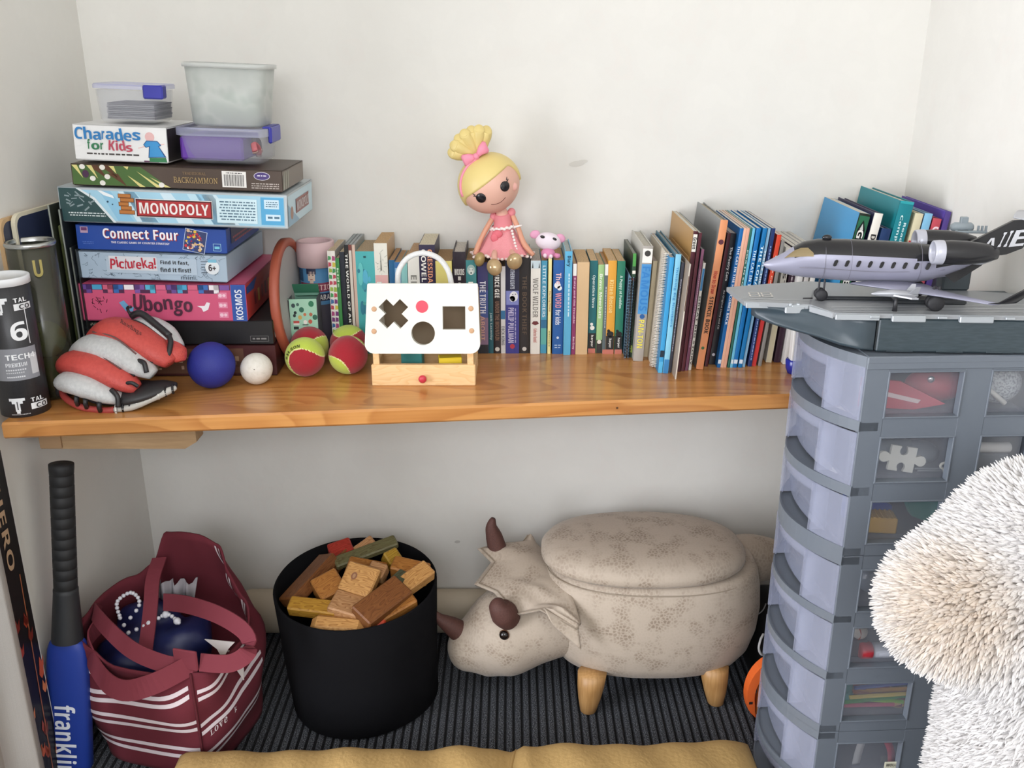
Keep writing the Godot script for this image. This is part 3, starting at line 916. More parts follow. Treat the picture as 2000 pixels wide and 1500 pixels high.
func build_notebooks() -> void:
	notebook("notebook with black double wire binding left of the tall grey book", Vector3(0.2395, SHELF, 0.174), Vector3(0.006, 0.172, 0.158), 1.6, "#86b0d0", "#d8d6d0", "#1c1c1f", 26, 0.0068)
	notebook("notebook with white spiral binding beside the beige page block", Vector3(0.2872, SHELF, 0.236), Vector3(0.0058, 0.236, 0.2), 3.6, "#d8d0c0", "#e6e0d2", "#e2ddd4", 34, 0.0092)
	var t := thing("kraft_card", "brown kraft card cover leaning before the maroon picture books", "card", Vector3(0.3264, SHELF + 0.002, 0.254), Vector3(0, 0, -3.7))
	obj("sheet", Shape.new().box(Vector3(0, 0.114, -0.1), Vector3(0.0012, 0.228, 0.2), 0.0002), paint("#b78c56", 0.8), t)
	obj("fold", Shape.new().box(Vector3(0.0012, 0.112, -0.098), Vector3(0.001, 0.222, 0.196), 0.0002), paint("#cfc0a4", 0.8), t)
	var b := thing("blue_pot", "white carton in a shiny blue pot under the carrier's bow", "pot", Vector3(0.5605, SHELF, 0.272))
	obj("pot", Shape.new().smooth(true).lathe([Vector2(0, 0), Vector2(0.012, 0), Vector2(0.017, 0.012), Vector2(0.0185, 0.028), Vector2(0.0175, 0.029), Vector2(0.0, 0.027)], 8), paint("#26309a", 0.2), b)
	var s := Shape.new()
	s.color("#e8e6e2").box(Vector3(0, 0.06, 0), Vector3(0.021, 0.064, 0.02), 0.001)
	s.color("#c8c6c4")
	for i in 3:
		s.box(Vector3(-0.007 + i * 0.006, 0.06, 0.0102), Vector3(0.001, 0.06, 0.0006))
	obj("carton", s, inked(0.5), b)


# ---------------------------------------------------------------- boxed games
func side_frame(w: float) -> Transform3D:
	return Transform3D(Basis(Vector3(0, 0, -1), Vector3(0, 1, 0), Vector3(1, 0, 0)), Vector3(w / 2, 0, 0))


func game(label: String, at: Vector3, size: Vector3, yaw: float, roll: float, lid: String, under: String) -> Node3D:
	var t := thing("game_box", label, "game box", at, Vector3(0, yaw, roll), "boxed games stacked at the shelf's left end")
	var w := size.x
	var h := size.y
	var d := size.z
	obj("base", Shape.new().box(Vector3(0, h * 0.3, -d / 2), Vector3(w - 0.003, h * 0.6, d - 0.003), 0.0008), paint(under, 0.5), t)
	# the lid is a tray of its own over the base
	var s := Shape.new()
	s.box(Vector3(0, h - 0.001, -d / 2), Vector3(w, 0.002, d), 0.0006)
	var lo := h * 0.03
	s.box(Vector3(0, (h + lo) / 2, -0.0008), Vector3(w, h - lo, 0.0016), 0.0006)
	s.box(Vector3(0, (h + lo) / 2, -d + 0.0008), Vector3(w, h - lo, 0.0016), 0.0006)
	s.box(Vector3(w / 2 - 0.0008, (h + lo) / 2, -d / 2), Vector3(0.0016, h - lo, d - 0.003), 0.0006)
	s.box(Vector3(-w / 2 + 0.0008, (h + lo) / 2, -d / 2), Vector3(0.0016, h - lo, d - 0.003), 0.0006)
	obj("lid", s, paint(lid, 0.38), t)
	return t


func printed(w: float) -> Shape:
	var p := Shape.new()
	p.put(Transform3D(Basis.IDENTITY, Vector3(-w / 2, 0, 0.0002)))
	return p


# lettering on a face, u and v as shares of its width and height
func face_words(t: Node3D, s: String, w: float, h: float, u0: float, u1: float, v0: float, v1: float, html: String, bold := true, serif := false, slant := 0.0, z := 0.0024) -> void:
	words(t, s, Vector3(((u0 + u1) / 2 - 0.5) * w, (v0 + v1) / 2 * h, z), Vector3.RIGHT, Vector3.UP, (u1 - u0) * w, (v1 - v0) * h, html, bold, serif, slant)


func hand_words(t: Node3D, s: String, w: float, h: float, u0: float, u1: float, v0: float, v1: float, html: String, wobble: float) -> void:
	# drawn letters: each one set by itself, up and down and tilted
	var total := 0.0
	for ch in s:
		total += 0.42 if ch in "il!jtfr" else 1.0
	var run := 0.0
	for i in s.length():
		var ch := s[i]
		var wide := 0.42 if ch in "il!jtfr" else 1.0
		var a := lerpf(u0, u1, (run + 0.07) / total)
		run += wide
		var b := lerpf(u0, u1, (run - 0.04) / total)
		var lo := v0 + rng.randf_range(-wobble, wobble)
		var tall := v1 - v0
		if ch in "acegmnopqrsuvwxyz":
			tall *= 0.68
			if ch in "gpqy":
				lo -= (v1 - v0) * 0.3
				tall = v1 - v0
		var th := rng.randf_range(-0.14, 0.14)
		words(t, ch, Vector3(((a + b) / 2 - 0.5) * w, (lo + tall / 2) * h, 0.0024), Vector3(cos(th), sin(th), 0), Vector3(-sin(th), cos(th), 0), (b - a) * w, tall * h, html, true)


func build_games() -> void:
	# lowest: brown picture game
	var w := 0.3687
	var h := 0.0627
	var t := game("brown game box with sepia pictures at bottom of the stack", Vector3(-0.647, SHELF + 0.0002, 0.293), Vector3(w, h, 0.24), 1.5, 0.0, "#4a2224", "#2e1618")
	var p := printed(w)
	p.color("#6a4a3c").rect(0.01, 0.006, w * 0.83, h - 0.006, 1)
	for i in 90:
		p.color(["#a58a70", "#8a6a52", "#c0a890", "#54382e", "#b89a88", "#7a5048"][rng.randi() % 6])
		var a := Vector2(rng.randf_range(0.012, w * 0.79), rng.randf_range(0.007, h - 0.02))
		p.rect(a.x, a.y, a.x + rng.randf_range(0.004, 0.014), a.y + rng.randf_range(0.003, 0.012), 2 + i % 4)
	obj("front_print", p, inked(0.4), t)

	# black word game
	w = 0.3654
	h = 0.0478
	t = game("flat black game box with white capitals behind the baseball glove", Vector3(-0.6475, 0.8046, 0.292), Vector3(w, h, 0.21), 1.0, 0.0, "#1c1b1d", "#141415")
	face_words(t, "KIWI", w, h, 0.005, 0.09, 0.85, 0.96, "#7d7a66")
	face_words(t, "SCRABBLE", w, h, 0.005, 0.46, 0.42, 0.78, "#b9b6b2")
	p = printed(w)
	p.color("#8a8886")
	for r in [[0.88, 0.14, 0.975, 0.36]]:
		p.stroke([Vector2(r[0] * w, r[1] * h), Vector2(r[2] * w, r[1] * h), Vector2(r[2] * w, r[3] * h), Vector2(r[0] * w, r[3] * h), Vector2(r[0] * w, r[1] * h)], 0.0006, 1)
	dashes(p, 0.89 * w, 0.18 * h, 0.965 * w, 0.32 * h, 1, 2)
	obj("front_print", p, inked(0.4), t)
	p = Shape.new()
	p.put(side_frame(w + 0.0006))
	p.color("#2c4a34").rect(0.002, h * 0.62, 0.2, h - 0.001, 1)
	p.color("#8a1f2a").rect(0.03, h * 0.8, 0.2, h - 0.001, 2)
	for i in 5:
		p.color(["#b8b4ae", "#c04848", "#6a6a6a"][i % 3]).disc(0.02 + i * 0.018, h * 0.35, 0.008, 1)
	obj("side_print", p, inked(0.4), t)

	# pink puzzle game
	w = 0.3139
	h = 0.0735
	t = game("pink game box with coloured puzzle pieces along its upper edge", Vector3(-0.6655, 0.8545, 0.300), Vector3(w, h, 0.285), 1.5, -0.7, "#d2587c", "#b04668")
	p = printed(w)
	p.color("#2f55a4").rect(w * 0.91, 0.001, w - 0.0006, h - 0.001, 1)
	# stepped pieces along the upper edge
	var u := 0.006
	var k := 0
	while u < w * 0.88:
		var c: String = ["#6a4a90", "#4aa0c8", "#d0627e", "#3b6cb4", "#ece6ea", "#7e56a0", "#58b4d4", "#d8688a"][k % 8]
		var e := 0.0095
		p.color("#53284a").rect(u - 0.0006, h - 0.002 - e * (1.06 if k % 3 == 1 else 1.75), u + e * 2.05, h - 0.001, 1)
		p.color(c).rect(u, h - 0.002 - e, u + e * 1.9, h - 0.002, 2)
		if k % 3 != 1:
			p.rect(u + e * (0.9 if k % 2 == 0 else 0.0), h - 0.002 - e * 1.7, u + e * (1.9 if k % 2 == 0 else 1.0), h - 0.002, 2)
		u += e * 2.1
		k += 1
	p.color("#6fa8d0").flat(PackedVector2Array([Vector2(0.232 * w, 0.5 * h), Vector2(0.262 * w, 0.56 * h), Vector2(0.29 * w, 0.4 * h), Vector2(0.318 * w, 0.38 * h), Vector2(0.31 * w, 0.26 * h), Vector2(0.268 * w, 0.27 * h)]), 0.0008)
	p.color("#f0eaee").flat(PackedVector2Array([Vector2(0.7 * w, 0.42 * h), Vector2(0.725 * w, 0.36 * h), Vector2(0.735 * w, 0.26 * h), Vector2(0.765 * w, 0.32 * h), Vector2(0.78 * w, 0.5 * h), Vector2(0.76 * w, 0.52 * h), Vector2(0.745 * w, 0.42 * h)]), 0.0008)
	p.color("#4a2030")
	for i in 16:
		var c := Vector2(0.115 * w, 0.45 * h) + Vector2(rng.randf_range(-0.045, 0.045) * w, rng.randf_range(-0.15, 0.2) * h)
		p.stroke([c, c + Vector2(rng.randf_range(-0.008, 0.008), rng.randf_range(-0.012, 0.012))], 0.0011, 2)
	for i in 3:
		p.color("#e48aa8").rect(0.83 * w, (0.1 + i * 0.26) * h, 0.885 * w, (0.26 + i * 0.26) * h, 2)
		p.color("#f4c8d6").disc(0.845 * w, (0.18 + i * 0.26) * h, 0.0035, 3).disc(0.868 * w, (0.18 + i * 0.26) * h, 0.003, 3)
	obj("front_print", p, inked(0.38), t)
	p = Shape.new()
	p.put(side_frame(w + 0.0006))
	p.color("#b83e38").rect(0.002, 0.003, 0.283, h - 0.002, 1)
	p.color("#2c4a8c").flat(PackedVector2Array([Vector2(0.004, 0.9 * h), Vector2(0.09, 0.95 * h), Vector2(0.06, 0.7 * h), Vector2(0.004, 0.72 * h)]), 0.0008)
	for i in 6:
		p.color(["#7a2a34", "#c8a050", "#8a3038"][i % 3]).rect(0.06 + i * 0.03, 0.25 * h, 0.075 + i * 0.03, 0.6 * h, 2)
	obj("side_print", p, inked(0.38), t)
	hand_words(t, "Ubongo", w, h, 0.315, 0.675, 0.3, 0.72, "#4a1c34", 0.05)
	words(t, "KOSMOS", Vector3((0.955 - 0.5) * w, 0.46 * h, 0.002), Vector3.UP, Vector3.LEFT, h * 0.8, w * 0.042, "#e6ecf6")

	# pale blue drawing game
	w = 0.2803
	h = 0.0524
	t = game("pale blue game box with doodles and hand-drawn red title", Vector3(-0.679, 0.9345, 0.300), Vector3(w, h, 0.27), 0.0, -1.9, "#a9bccd", "#93a8bb")
	p = printed(w)
	p.color("#4a5866")
	for i in 75:
		var c := Vector2(rng.randf_range(0.005, w - 0.008), rng.randf_range(0.004, h - 0.005))
		var pts := [c]
		for q in 4:
			c += Vector2(rng.randf_range(-0.006, 0.007), rng.randf_range(-0.006, 0.006))
			pts.append(Vector2(clampf(c.x, 0.002, w - 0.002), clampf(c.y, 0.002, h - 0.002)))
		p.stroke(pts, 0.0005, 1)
	for i in 5:
		p.stroke([Vector2(0.83 * w, (0.35 + i * 0.1) * h), Vector2(0.9 * w, (0.36 + i * 0.1) * h)], 0.0011, 2)
	p.color("#b4c5d4").rect(0.195 * w, 0.25 * h, 0.8 * w, 0.83 * h, 4)
	p.color("#d8dadf").rect(0.215 * w, 0.36 * h, 0.535 * w, 0.86 * h, 5)
	p.color("#dfe6ea").disc(0.905 * w, 0.55 * h, 0.0135, 5)
	p.color("#7fc0d8").rect(0.878 * w, 0.73 * h, 0.935 * w, 0.84 * h, 6)
	obj("front_print", p, inked(0.4), t)
	hand_words(t, "Pictureka!", w, h, 0.22, 0.53, 0.42, 0.8, "#b8283c", 0.04)
	face_words(t, "Find it fast,", w, h, 0.56, 0.75, 0.6, 0.76, "#23262c")
	face_words(t, "find it first!", w, h, 0.555, 0.76, 0.34, 0.5, "#23262c")
	face_words(t, "mini.", w, h, 0.69, 0.8, 0.08, 0.22, "#3a4450", false, false, 0.1)
	face_words(t, "6+", w, h, 0.88, 0.93, 0.42, 0.66, "#3a2c30")

	# dark blue counters game
	w = 0.2770
	h = 0.0468
	t = game("dark blue game box with bold white title under the wide box", Vector3(-0.6735, 0.9892, 0.300), Vector3(w, h, 0.25), 1.0, -2.1, "#23499c", "#1c3c86")
	p = printed(w)
	p.color("#b89ab0").rect(0.03 * w, 0.68 * h, 0.08 * w, 0.93 * h, 1)
	p.color("#6a3a68").rect(0.036 * w, 0.78 * h, 0.074 * w, 0.9 * h, 2)
	var q0 := Vector2(0.79 * w, 0.5 * h)
	p.put(Transform3D(Basis(Vector3.BACK, -0.2), Vector3(-w / 2 + q0.x, q0.y, 0.0002)))
	p.color("#c8d4ea").rect(-0.0205, -0.0215, 0.0205, 0.0205, 1)
	p.color("#33406e").rect(-0.0195, -0.0205, 0.0195, 0.0195, 2)
	for i in 60:
		p.color(["#d8b898", "#c8343c", "#e8c040", "#e8e4e0", "#3450a0", "#6a3a5a"][rng.randi() % 6]).disc(rng.randf_range(-0.017, 0.017), rng.randf_range(-0.018, 0.017), rng.randf_range(0.0012, 0.0032), 3 + i % 3, -1, 10)
	p.put(Transform3D(Basis.IDENTITY, Vector3(-w / 2, 0, 0.0002)))
	p.color("#a8d8e8")
	p.stroke([Vector2(0.91 * w, 0.12 * h), Vector2(0.96 * w, 0.12 * h), Vector2(0.96 * w, 0.4 * h), Vector2(0.91 * w, 0.4 * h), Vector2(0.91 * w, 0.12 * h)], 0.0008, 1)
	p.color("#7ac8dc").rect(0.918 * w, 0.2 * h, 0.952 * w, 0.3 * h, 1)
	p.color("#5a78c0")
	dashes(p, 0.035 * w, 0.22 * h, 0.11 * w, 0.36 * h, 2, 1)
	obj("front_print", p, inked(0.35), t)
	p = Shape.new()
	p.put(side_frame(w + 0.0006))
	p.color("#2a2c5c").flat(PackedVector2Array([Vector2(0.03, h * 0.3), Vector2(0.2, h * 0.35), Vector2(0.2, h * 0.95), Vector2(0.03, h * 0.95)]), 0.0006)
	p.color("#b4505c")
	dashes(p, 0.04, h * 0.25, 0.2, h * 0.6, 2, 3)
	obj("side_print", p, inked(0.35), t)
	face_words(t, "Connect Four", w, h, 0.185, 0.685, 0.46, 0.86, "#a03a48", true, false, 0.0, 0.0016)
	face_words(t, "Connect Four", w, h, 0.18, 0.68, 0.5, 0.9, "#f4f2f4", true, false, 0.0, 0.0024)
	face_words(t, "THE CLASSIC GAME OF COUNTER STRATEGY", w, h, 0.23, 0.62, 0.31, 0.39, "#e6e4ee")

	# the wide property game
	w = 0.4165
	h = 0.0642
	t = game("wide sky blue game box with red name plate overhanging its neighbours", Vector3(-0.6226, 1.0400, 0.310), Vector3(w, h, 0.232), 0.3, -2.15, "#b9c2c6", "#8c969c")
	p = printed(w)
	p.color("#a3cfe4").rect(0.02 * w, 0.07 * h, 0.988 * w, 0.93 * h, 1)
	for i in 9:
		p.color(["#bfe0ee", "#8fc4e0", "#cfe6f0"][i % 3])
		var c := rng.randf_range(0.2, 0.9) * w
		p.flat(PackedVector2Array([Vector2(c, 0.08 * h), Vector2(c + 0.03, 0.08 * h), Vector2(c - 0.01, 0.92 * h), Vector2(c - 0.03, 0.92 * h)]), 0.0005)
	p.color("#dfe8ea").flat(PackedVector2Array([Vector2(0.002, 0.97 * h), Vector2(0.095 * w, 0.97 * h), Vector2(0.16 * w, 0.72 * h), Vector2(0.245 * w, 0.03 * h), Vector2(0.002, 0.03 * h)]), 0.0008)
	p.color("#2c4a4c").flat(PackedVector2Array([Vector2(0.002, 0.97 * h), Vector2(0.08 * w, 0.97 * h), Vector2(0.15 * w, 0.68 * h), Vector2(0.232 * w, 0.03 * h), Vector2(0.002, 0.03 * h)]), 0.0011)
	p.color("#86969a")
	for i in 16:
		var c := Vector2(rng.randf_range(0.03, 0.14) * w, rng.randf_range(0.4, 0.85) * h)
		p.stroke([c, c + Vector2(rng.randf_range(-0.01, 0.01), rng.randf_range(-0.008, 0.008))], rng.randf_range(0.0012, 0.003), 5)
	p.color("#d8e0e0")
	dashes(p, 0.03 * w, 0.17 * h, 0.2 * w, 0.31 * h, 2, 5)
	# little aeroplane
	p.color("#eef4f6").flat(PackedVector2Array([Vector2(0.175 * w, 0.93 * h), Vector2(0.2 * w, 0.8 * h), Vector2(0.245 * w, 0.72 * h), Vector2(0.24 * w, 0.8 * h), Vector2(0.19 * w, 0.93 * h)]), 0.0013)
	p.color("#2c4a60").disc(0.215 * w, 0.62 * h, 0.0018, 5).disc(0.235 * w, 0.55 * h, 0.0014, 5)
	# stack of orange bars
	for i in 5:
		p.color("#7a4420").rect((0.262 + 0.008 * (i % 2)) * w, (0.28 + i * 0.115) * h, (0.33 - 0.012 * (i % 3)) * w, (0.4 + i * 0.115) * h, 5)
		p.color("#b8763c").rect((0.264 + 0.008 * (i % 2)) * w, (0.3 + i * 0.115) * h, (0.328 - 0.012 * (i % 3)) * w, (0.39 + i * 0.115) * h, 6)
	p.color("#f0ece8").rect(0.336 * w, 0.22 * h, 0.672 * w, 0.74 * h, 5)
	p.color("#4a1418").rect(0.338 * w, 0.235 * h, 0.67 * w, 0.725 * h, 6)
	p.color("#b03034").rect(0.343 * w, 0.27 * h, 0.665 * w, 0.69 * h, 7)
	p.color("#d4ecf4").rect(0.69 * w, 0.14 * h, 0.868 * w, 0.83 * h, 5)
	p.color("#5a7c90")
	dashes(p, 0.7 * w, 0.2 * h, 0.86 * w, 0.78 * h, 7, 6)
	p.color("#58a8d4").rect(0.885 * w, 0.12 * h, 0.985 * w, 0.9 * h, 4)
	p.color("#cfe6f2").rect(0.9 * w, 0.58 * h, 0.965 * w, 0.84 * h, 5).rect(0.905 * w, 0.24 * h, 0.97 * w, 0.42 * h, 5)
	p.color("#4a7088")
	dashes(p, 0.905 * w, 0.62 * h, 0.96 * w, 0.8 * h, 3, 6)
	dashes(p, 0.91 * w, 0.27 * h, 0.965 * w, 0.4 * h, 1, 6)
	obj("front_print", p, inked(0.3), t)
	p = Shape.new()
	p.put(side_frame(w + 0.0006))
	p.color("#bcd8e4").rect(0.004, 0.06 * h, 0.228, 0.93 * h, 1)
	p.color("#7fa8c0").flat(PackedVector2Array([Vector2(0.004, 0.06 * h), Vector2(0.1, 0.06 * h), Vector2(0.004, 0.7 * h)]), 0.0006)
	p.color("#8a4038").flat(PackedVector2Array([Vector2(0.07, 0.3 * h), Vector2(0.19, 0.3 * h), Vector2(0.19, 0.72 * h), Vector2(0.07, 0.72 * h)]), 0.0008)
	p.color("#9a6a50").disc(0.035, 0.4 * h, 0.012, 3)
	obj("side_print", p, inked(0.3), t)
	face_words(t, "MONOPOLY", w, h, 0.352, 0.656, 0.325, 0.635, "#efe9e6", true, false, 0.0, 0.0028)
	words(t, "MONOPOLY", Vector3(w / 2 + 0.0022, 0.51 * h, -0.13), Vector3(0, 0, -1), Vector3.UP, 0.11, h * 0.28, "#d8cfd0")

	# long brown board game
	w = 0.3803
	h = 0.0389
	t = game("long brown and green game box lettered BACKGAMMON", Vector3(-0.6092, 1.1072, 0.310), Vector3(w, h, 0.185), 0.3, -2.06, "#4c3d33", "#3a2e27")
	p = printed(w)
	p.color("#4a6a36").flat(PackedVector2Array([Vector2(0.002, 0.002), Vector2(0.46 * w, 0.002), Vector2(0.33 * w, h - 0.002), Vector2(0.002, h - 0.002)]), 0.0003)
	p.color("#5a3a24")
	for q in [[0.08, 0.95, 0.15, 0.35], [0.17, 0.6, 0.24, 0.02], [0.13, 0.98, 0.2, 0.4]]:
		p.flat(PackedVector2Array([Vector2(q[0] * w, q[1] * h), Vector2((q[0] + 0.05) * w, q[1] * h), Vector2((q[2] + 0.02) * w, q[3] * h)]), 0.0005)
	p.color("#d8cf86")
	for q in [[0.005, 0.95, 0.055, 0.35], [0.075, 0.95, 0.125, 0.35], [0.18, 0.95, 0.215, 0.6], [0.25, 0.95, 0.268, 0.8]]:
		p.flat(PackedVector2Array([Vector2(q[0] * w, q[1] * h), Vector2((q[0] + 0.025) * w, q[1] * h), Vector2(q[2] * w, q[3] * h)]), 0.0008)
	for q in [[0.32, 0.03, 0.265, 0.55], [0.4, 0.03, 0.31, 0.75], [0.44, 0.05, 0.37, 0.5]]:
		p.flat(PackedVector2Array([Vector2(q[0] * w, q[1] * h), Vector2((q[0] + 0.028) * w, q[1] * h), Vector2(q[2] * w, q[3] * h)]), 0.0008)
	for q in [[0.055, 0.93], [0.15, 0.9], [0.1, 0.35], [0.145, 0.12], [0.17, 0.45], [0.425, 0.1]]:
		p.color("#e6e4dc").disc(q[0] * w, clampf(q[1] * h, 0.006, h - 0.005), 0.0052, 4, 0.0046)
	p.color("#4a2c4a").disc(0.068 * w, 0.55 * h, 0.006, 4, 0.007)
	p.color("#eeece8").rect(0.715 * w, 0.16 * h, 0.83 * w, 0.9 * h, 3)
	p.color("#2e2a28")
	for i in 22:
		var x := lerpf(0.725, 0.82, i / 22.0) * w
		p.rect(x, 0.22 * h, x + (0.0006 if i % 3 else 0.0011), 0.75 * h, 4)
	dashes(p, 0.735 * w, 0.78 * h, 0.81 * w, 0.86 * h, 1, 4)
	p.color("#dcd8e0").disc(0.905 * w, 0.72 * h, 0.0147, 3, 0.0075)
	p.color("#4a3a78").disc(0.905 * w, 0.72 * h, 0.0137, 4, 0.0066)
	p.color("#e0dce8")
	dashes(p, 0.88 * w, 0.68 * h, 0.93 * w, 0.8 * h, 1, 5)
	p.color("#b8aea6")
	dashes(p, 0.845 * w, 0.12 * h, 0.985 * w, 0.42 * h, 3, 3)
	obj("front_print", p, inked(0.35), t)
	p = Shape.new()
	p.put(side_frame(w + 0.0006))
	p.color("#6a5c50").rect(0.002, 0.002, 0.18, h - 0.002, 1)
	p.color("#a8ac98")
	for i in 3:
		p.flat(PackedVector2Array([Vector2(0.008 + i * 0.016, 0.003), Vector2(0.014 + i * 0.016, 0.003), Vector2(0.018 + i * 0.016, h * 0.9), Vector2(0.014 + i * 0.016, h * 0.9)]), 0.0006)
	obj("side_print", p, inked(0.35), t)
	face_words(t, "TRADITIONAL", w, h, 0.53, 0.64, 0.68, 0.8, "#8f7450", false, true)
	face_words(t, "BACKGAMMON", w, h, 0.485, 0.695, 0.3, 0.56, "#b59a68", false, true)

	# white guessing game
	w = 0.1676
	h = 0.0634
	t = game("small white game box lettered Charades for Kids", Vector3(-0.7081, 1.1545, 0.300), Vector3(w, h, 0.18), -0.3, -2.3, "#e9e9e8", "#dcdcda")
	p = printed(w)
	p.color("#e2b6b4").disc(0.82 * w, 0.72 * h, 0.0085, 1)
	p.color("#1f4f86").flat(PackedVector2Array([Vector2(0.745 * w, 0.5 * h), Vector2(0.78 * w, 0.62 * h), Vector2(0.9 * w, 0.62 * h), Vector2(0.94 * w, 0.5 * h), Vector2(0.915 * w, 0.46 * h), Vector2(0.985 * w, 0.17 * h), Vector2(0.79 * w, 0.14 * h), Vector2(0.805 * w, 0.45 * h), Vector2(0.77 * w, 0.42 * h)]), 0.0004)
	p.color("#3a90cc").flat(PackedVector2Array([Vector2(0.755 * w, 0.5 * h), Vector2(0.785 * w, 0.6 * h), Vector2(0.895 * w, 0.6 * h), Vector2(0.93 * w, 0.5 * h), Vector2(0.905 * w, 0.47 * h), Vector2(0.965 * w, 0.19 * h), Vector2(0.8 * w, 0.165 * h), Vector2(0.818 * w, 0.47 * h), Vector2(0.775 * w, 0.44 * h)]), 0.0007)
	p.color("#2f7a4c").flat(PackedVector2Array([Vector2(0.8 * w, 0.14 * h), Vector2(0.98 * w, 0.16 * h), Vector2(0.99 * w, 0.03 * h), Vector2(0.8 * w, 0.03 * h)]), 0.0003)
	p.color("#5a3050").rect(0.74 * w, 0.02 * h, 0.9 * w, 0.06 * h, 1)
	p.color("#e6c0bc").stroke([Vector2(0.755 * w, 0.45 * h), Vector2(0.69 * w, 0.4 * h)], 0.0016, 1)
	p.stroke([Vector2(0.93 * w, 0.52 * h), Vector2(0.97 * w, 0.54 * h)], 0.0016, 1)
	p.color("#4a4644")
	dashes(p, 0.1 * w, 0.15 * h, 0.7 * w, 0.25 * h, 1, 2)
	obj("front_print", p, inked(0.4), t)
	p = Shape.new()
	p.put(side_frame(w + 0.0006))
	p.color("#2a2426").rect(0.003, 0.003, 0.176, h - 0.003, 1)
	obj("side_print", p, inked(0.4), t)
	hand_words(t, "Charades", w, h, 0.015, 0.73, 0.6, 0.94, "#2c7ab8", 0.02)
	hand_words(t, "for", w, h, 0.14, 0.32, 0.33, 0.6, "#2e7a50", 0.02)
	hand_words(t, "Kids", w, h, 0.37, 0.63, 0.3, 0.58, "#b8485c", 0.02)


# ---------------------------------------------------------------- clear tubs on the games
func tub_body(w: float, d: float, h: float, taper: float, wall: float, power := 6.0) -> Shape:
	var s := Shape.new()
	s.smooth(true)
	var k := 1.0 - taper
	var o := [ring_at(Vector3(0, 0, 0), w / 2 * k * 0.94, d / 2 * k * 0.94, 48, power), ring_at(Vector3(0, 0.004, 0), w / 2 * k, d / 2 * k, 48, power), ring_at(Vector3(0, h, 0), w / 2, d / 2, 48, power)]
	s.loft(o, true, false)
	var i := [ring_at(Vector3(0, h, 0), w / 2, d / 2, 48, power), ring_at(Vector3(0, h, 0), w / 2 - wall, d / 2 - wall, 48, power), ring_at(Vector3(0, 0.005, 0), w / 2 * k - wall, d / 2 * k - wall, 48, power)]
	s.loft(i, false, true)
	return s


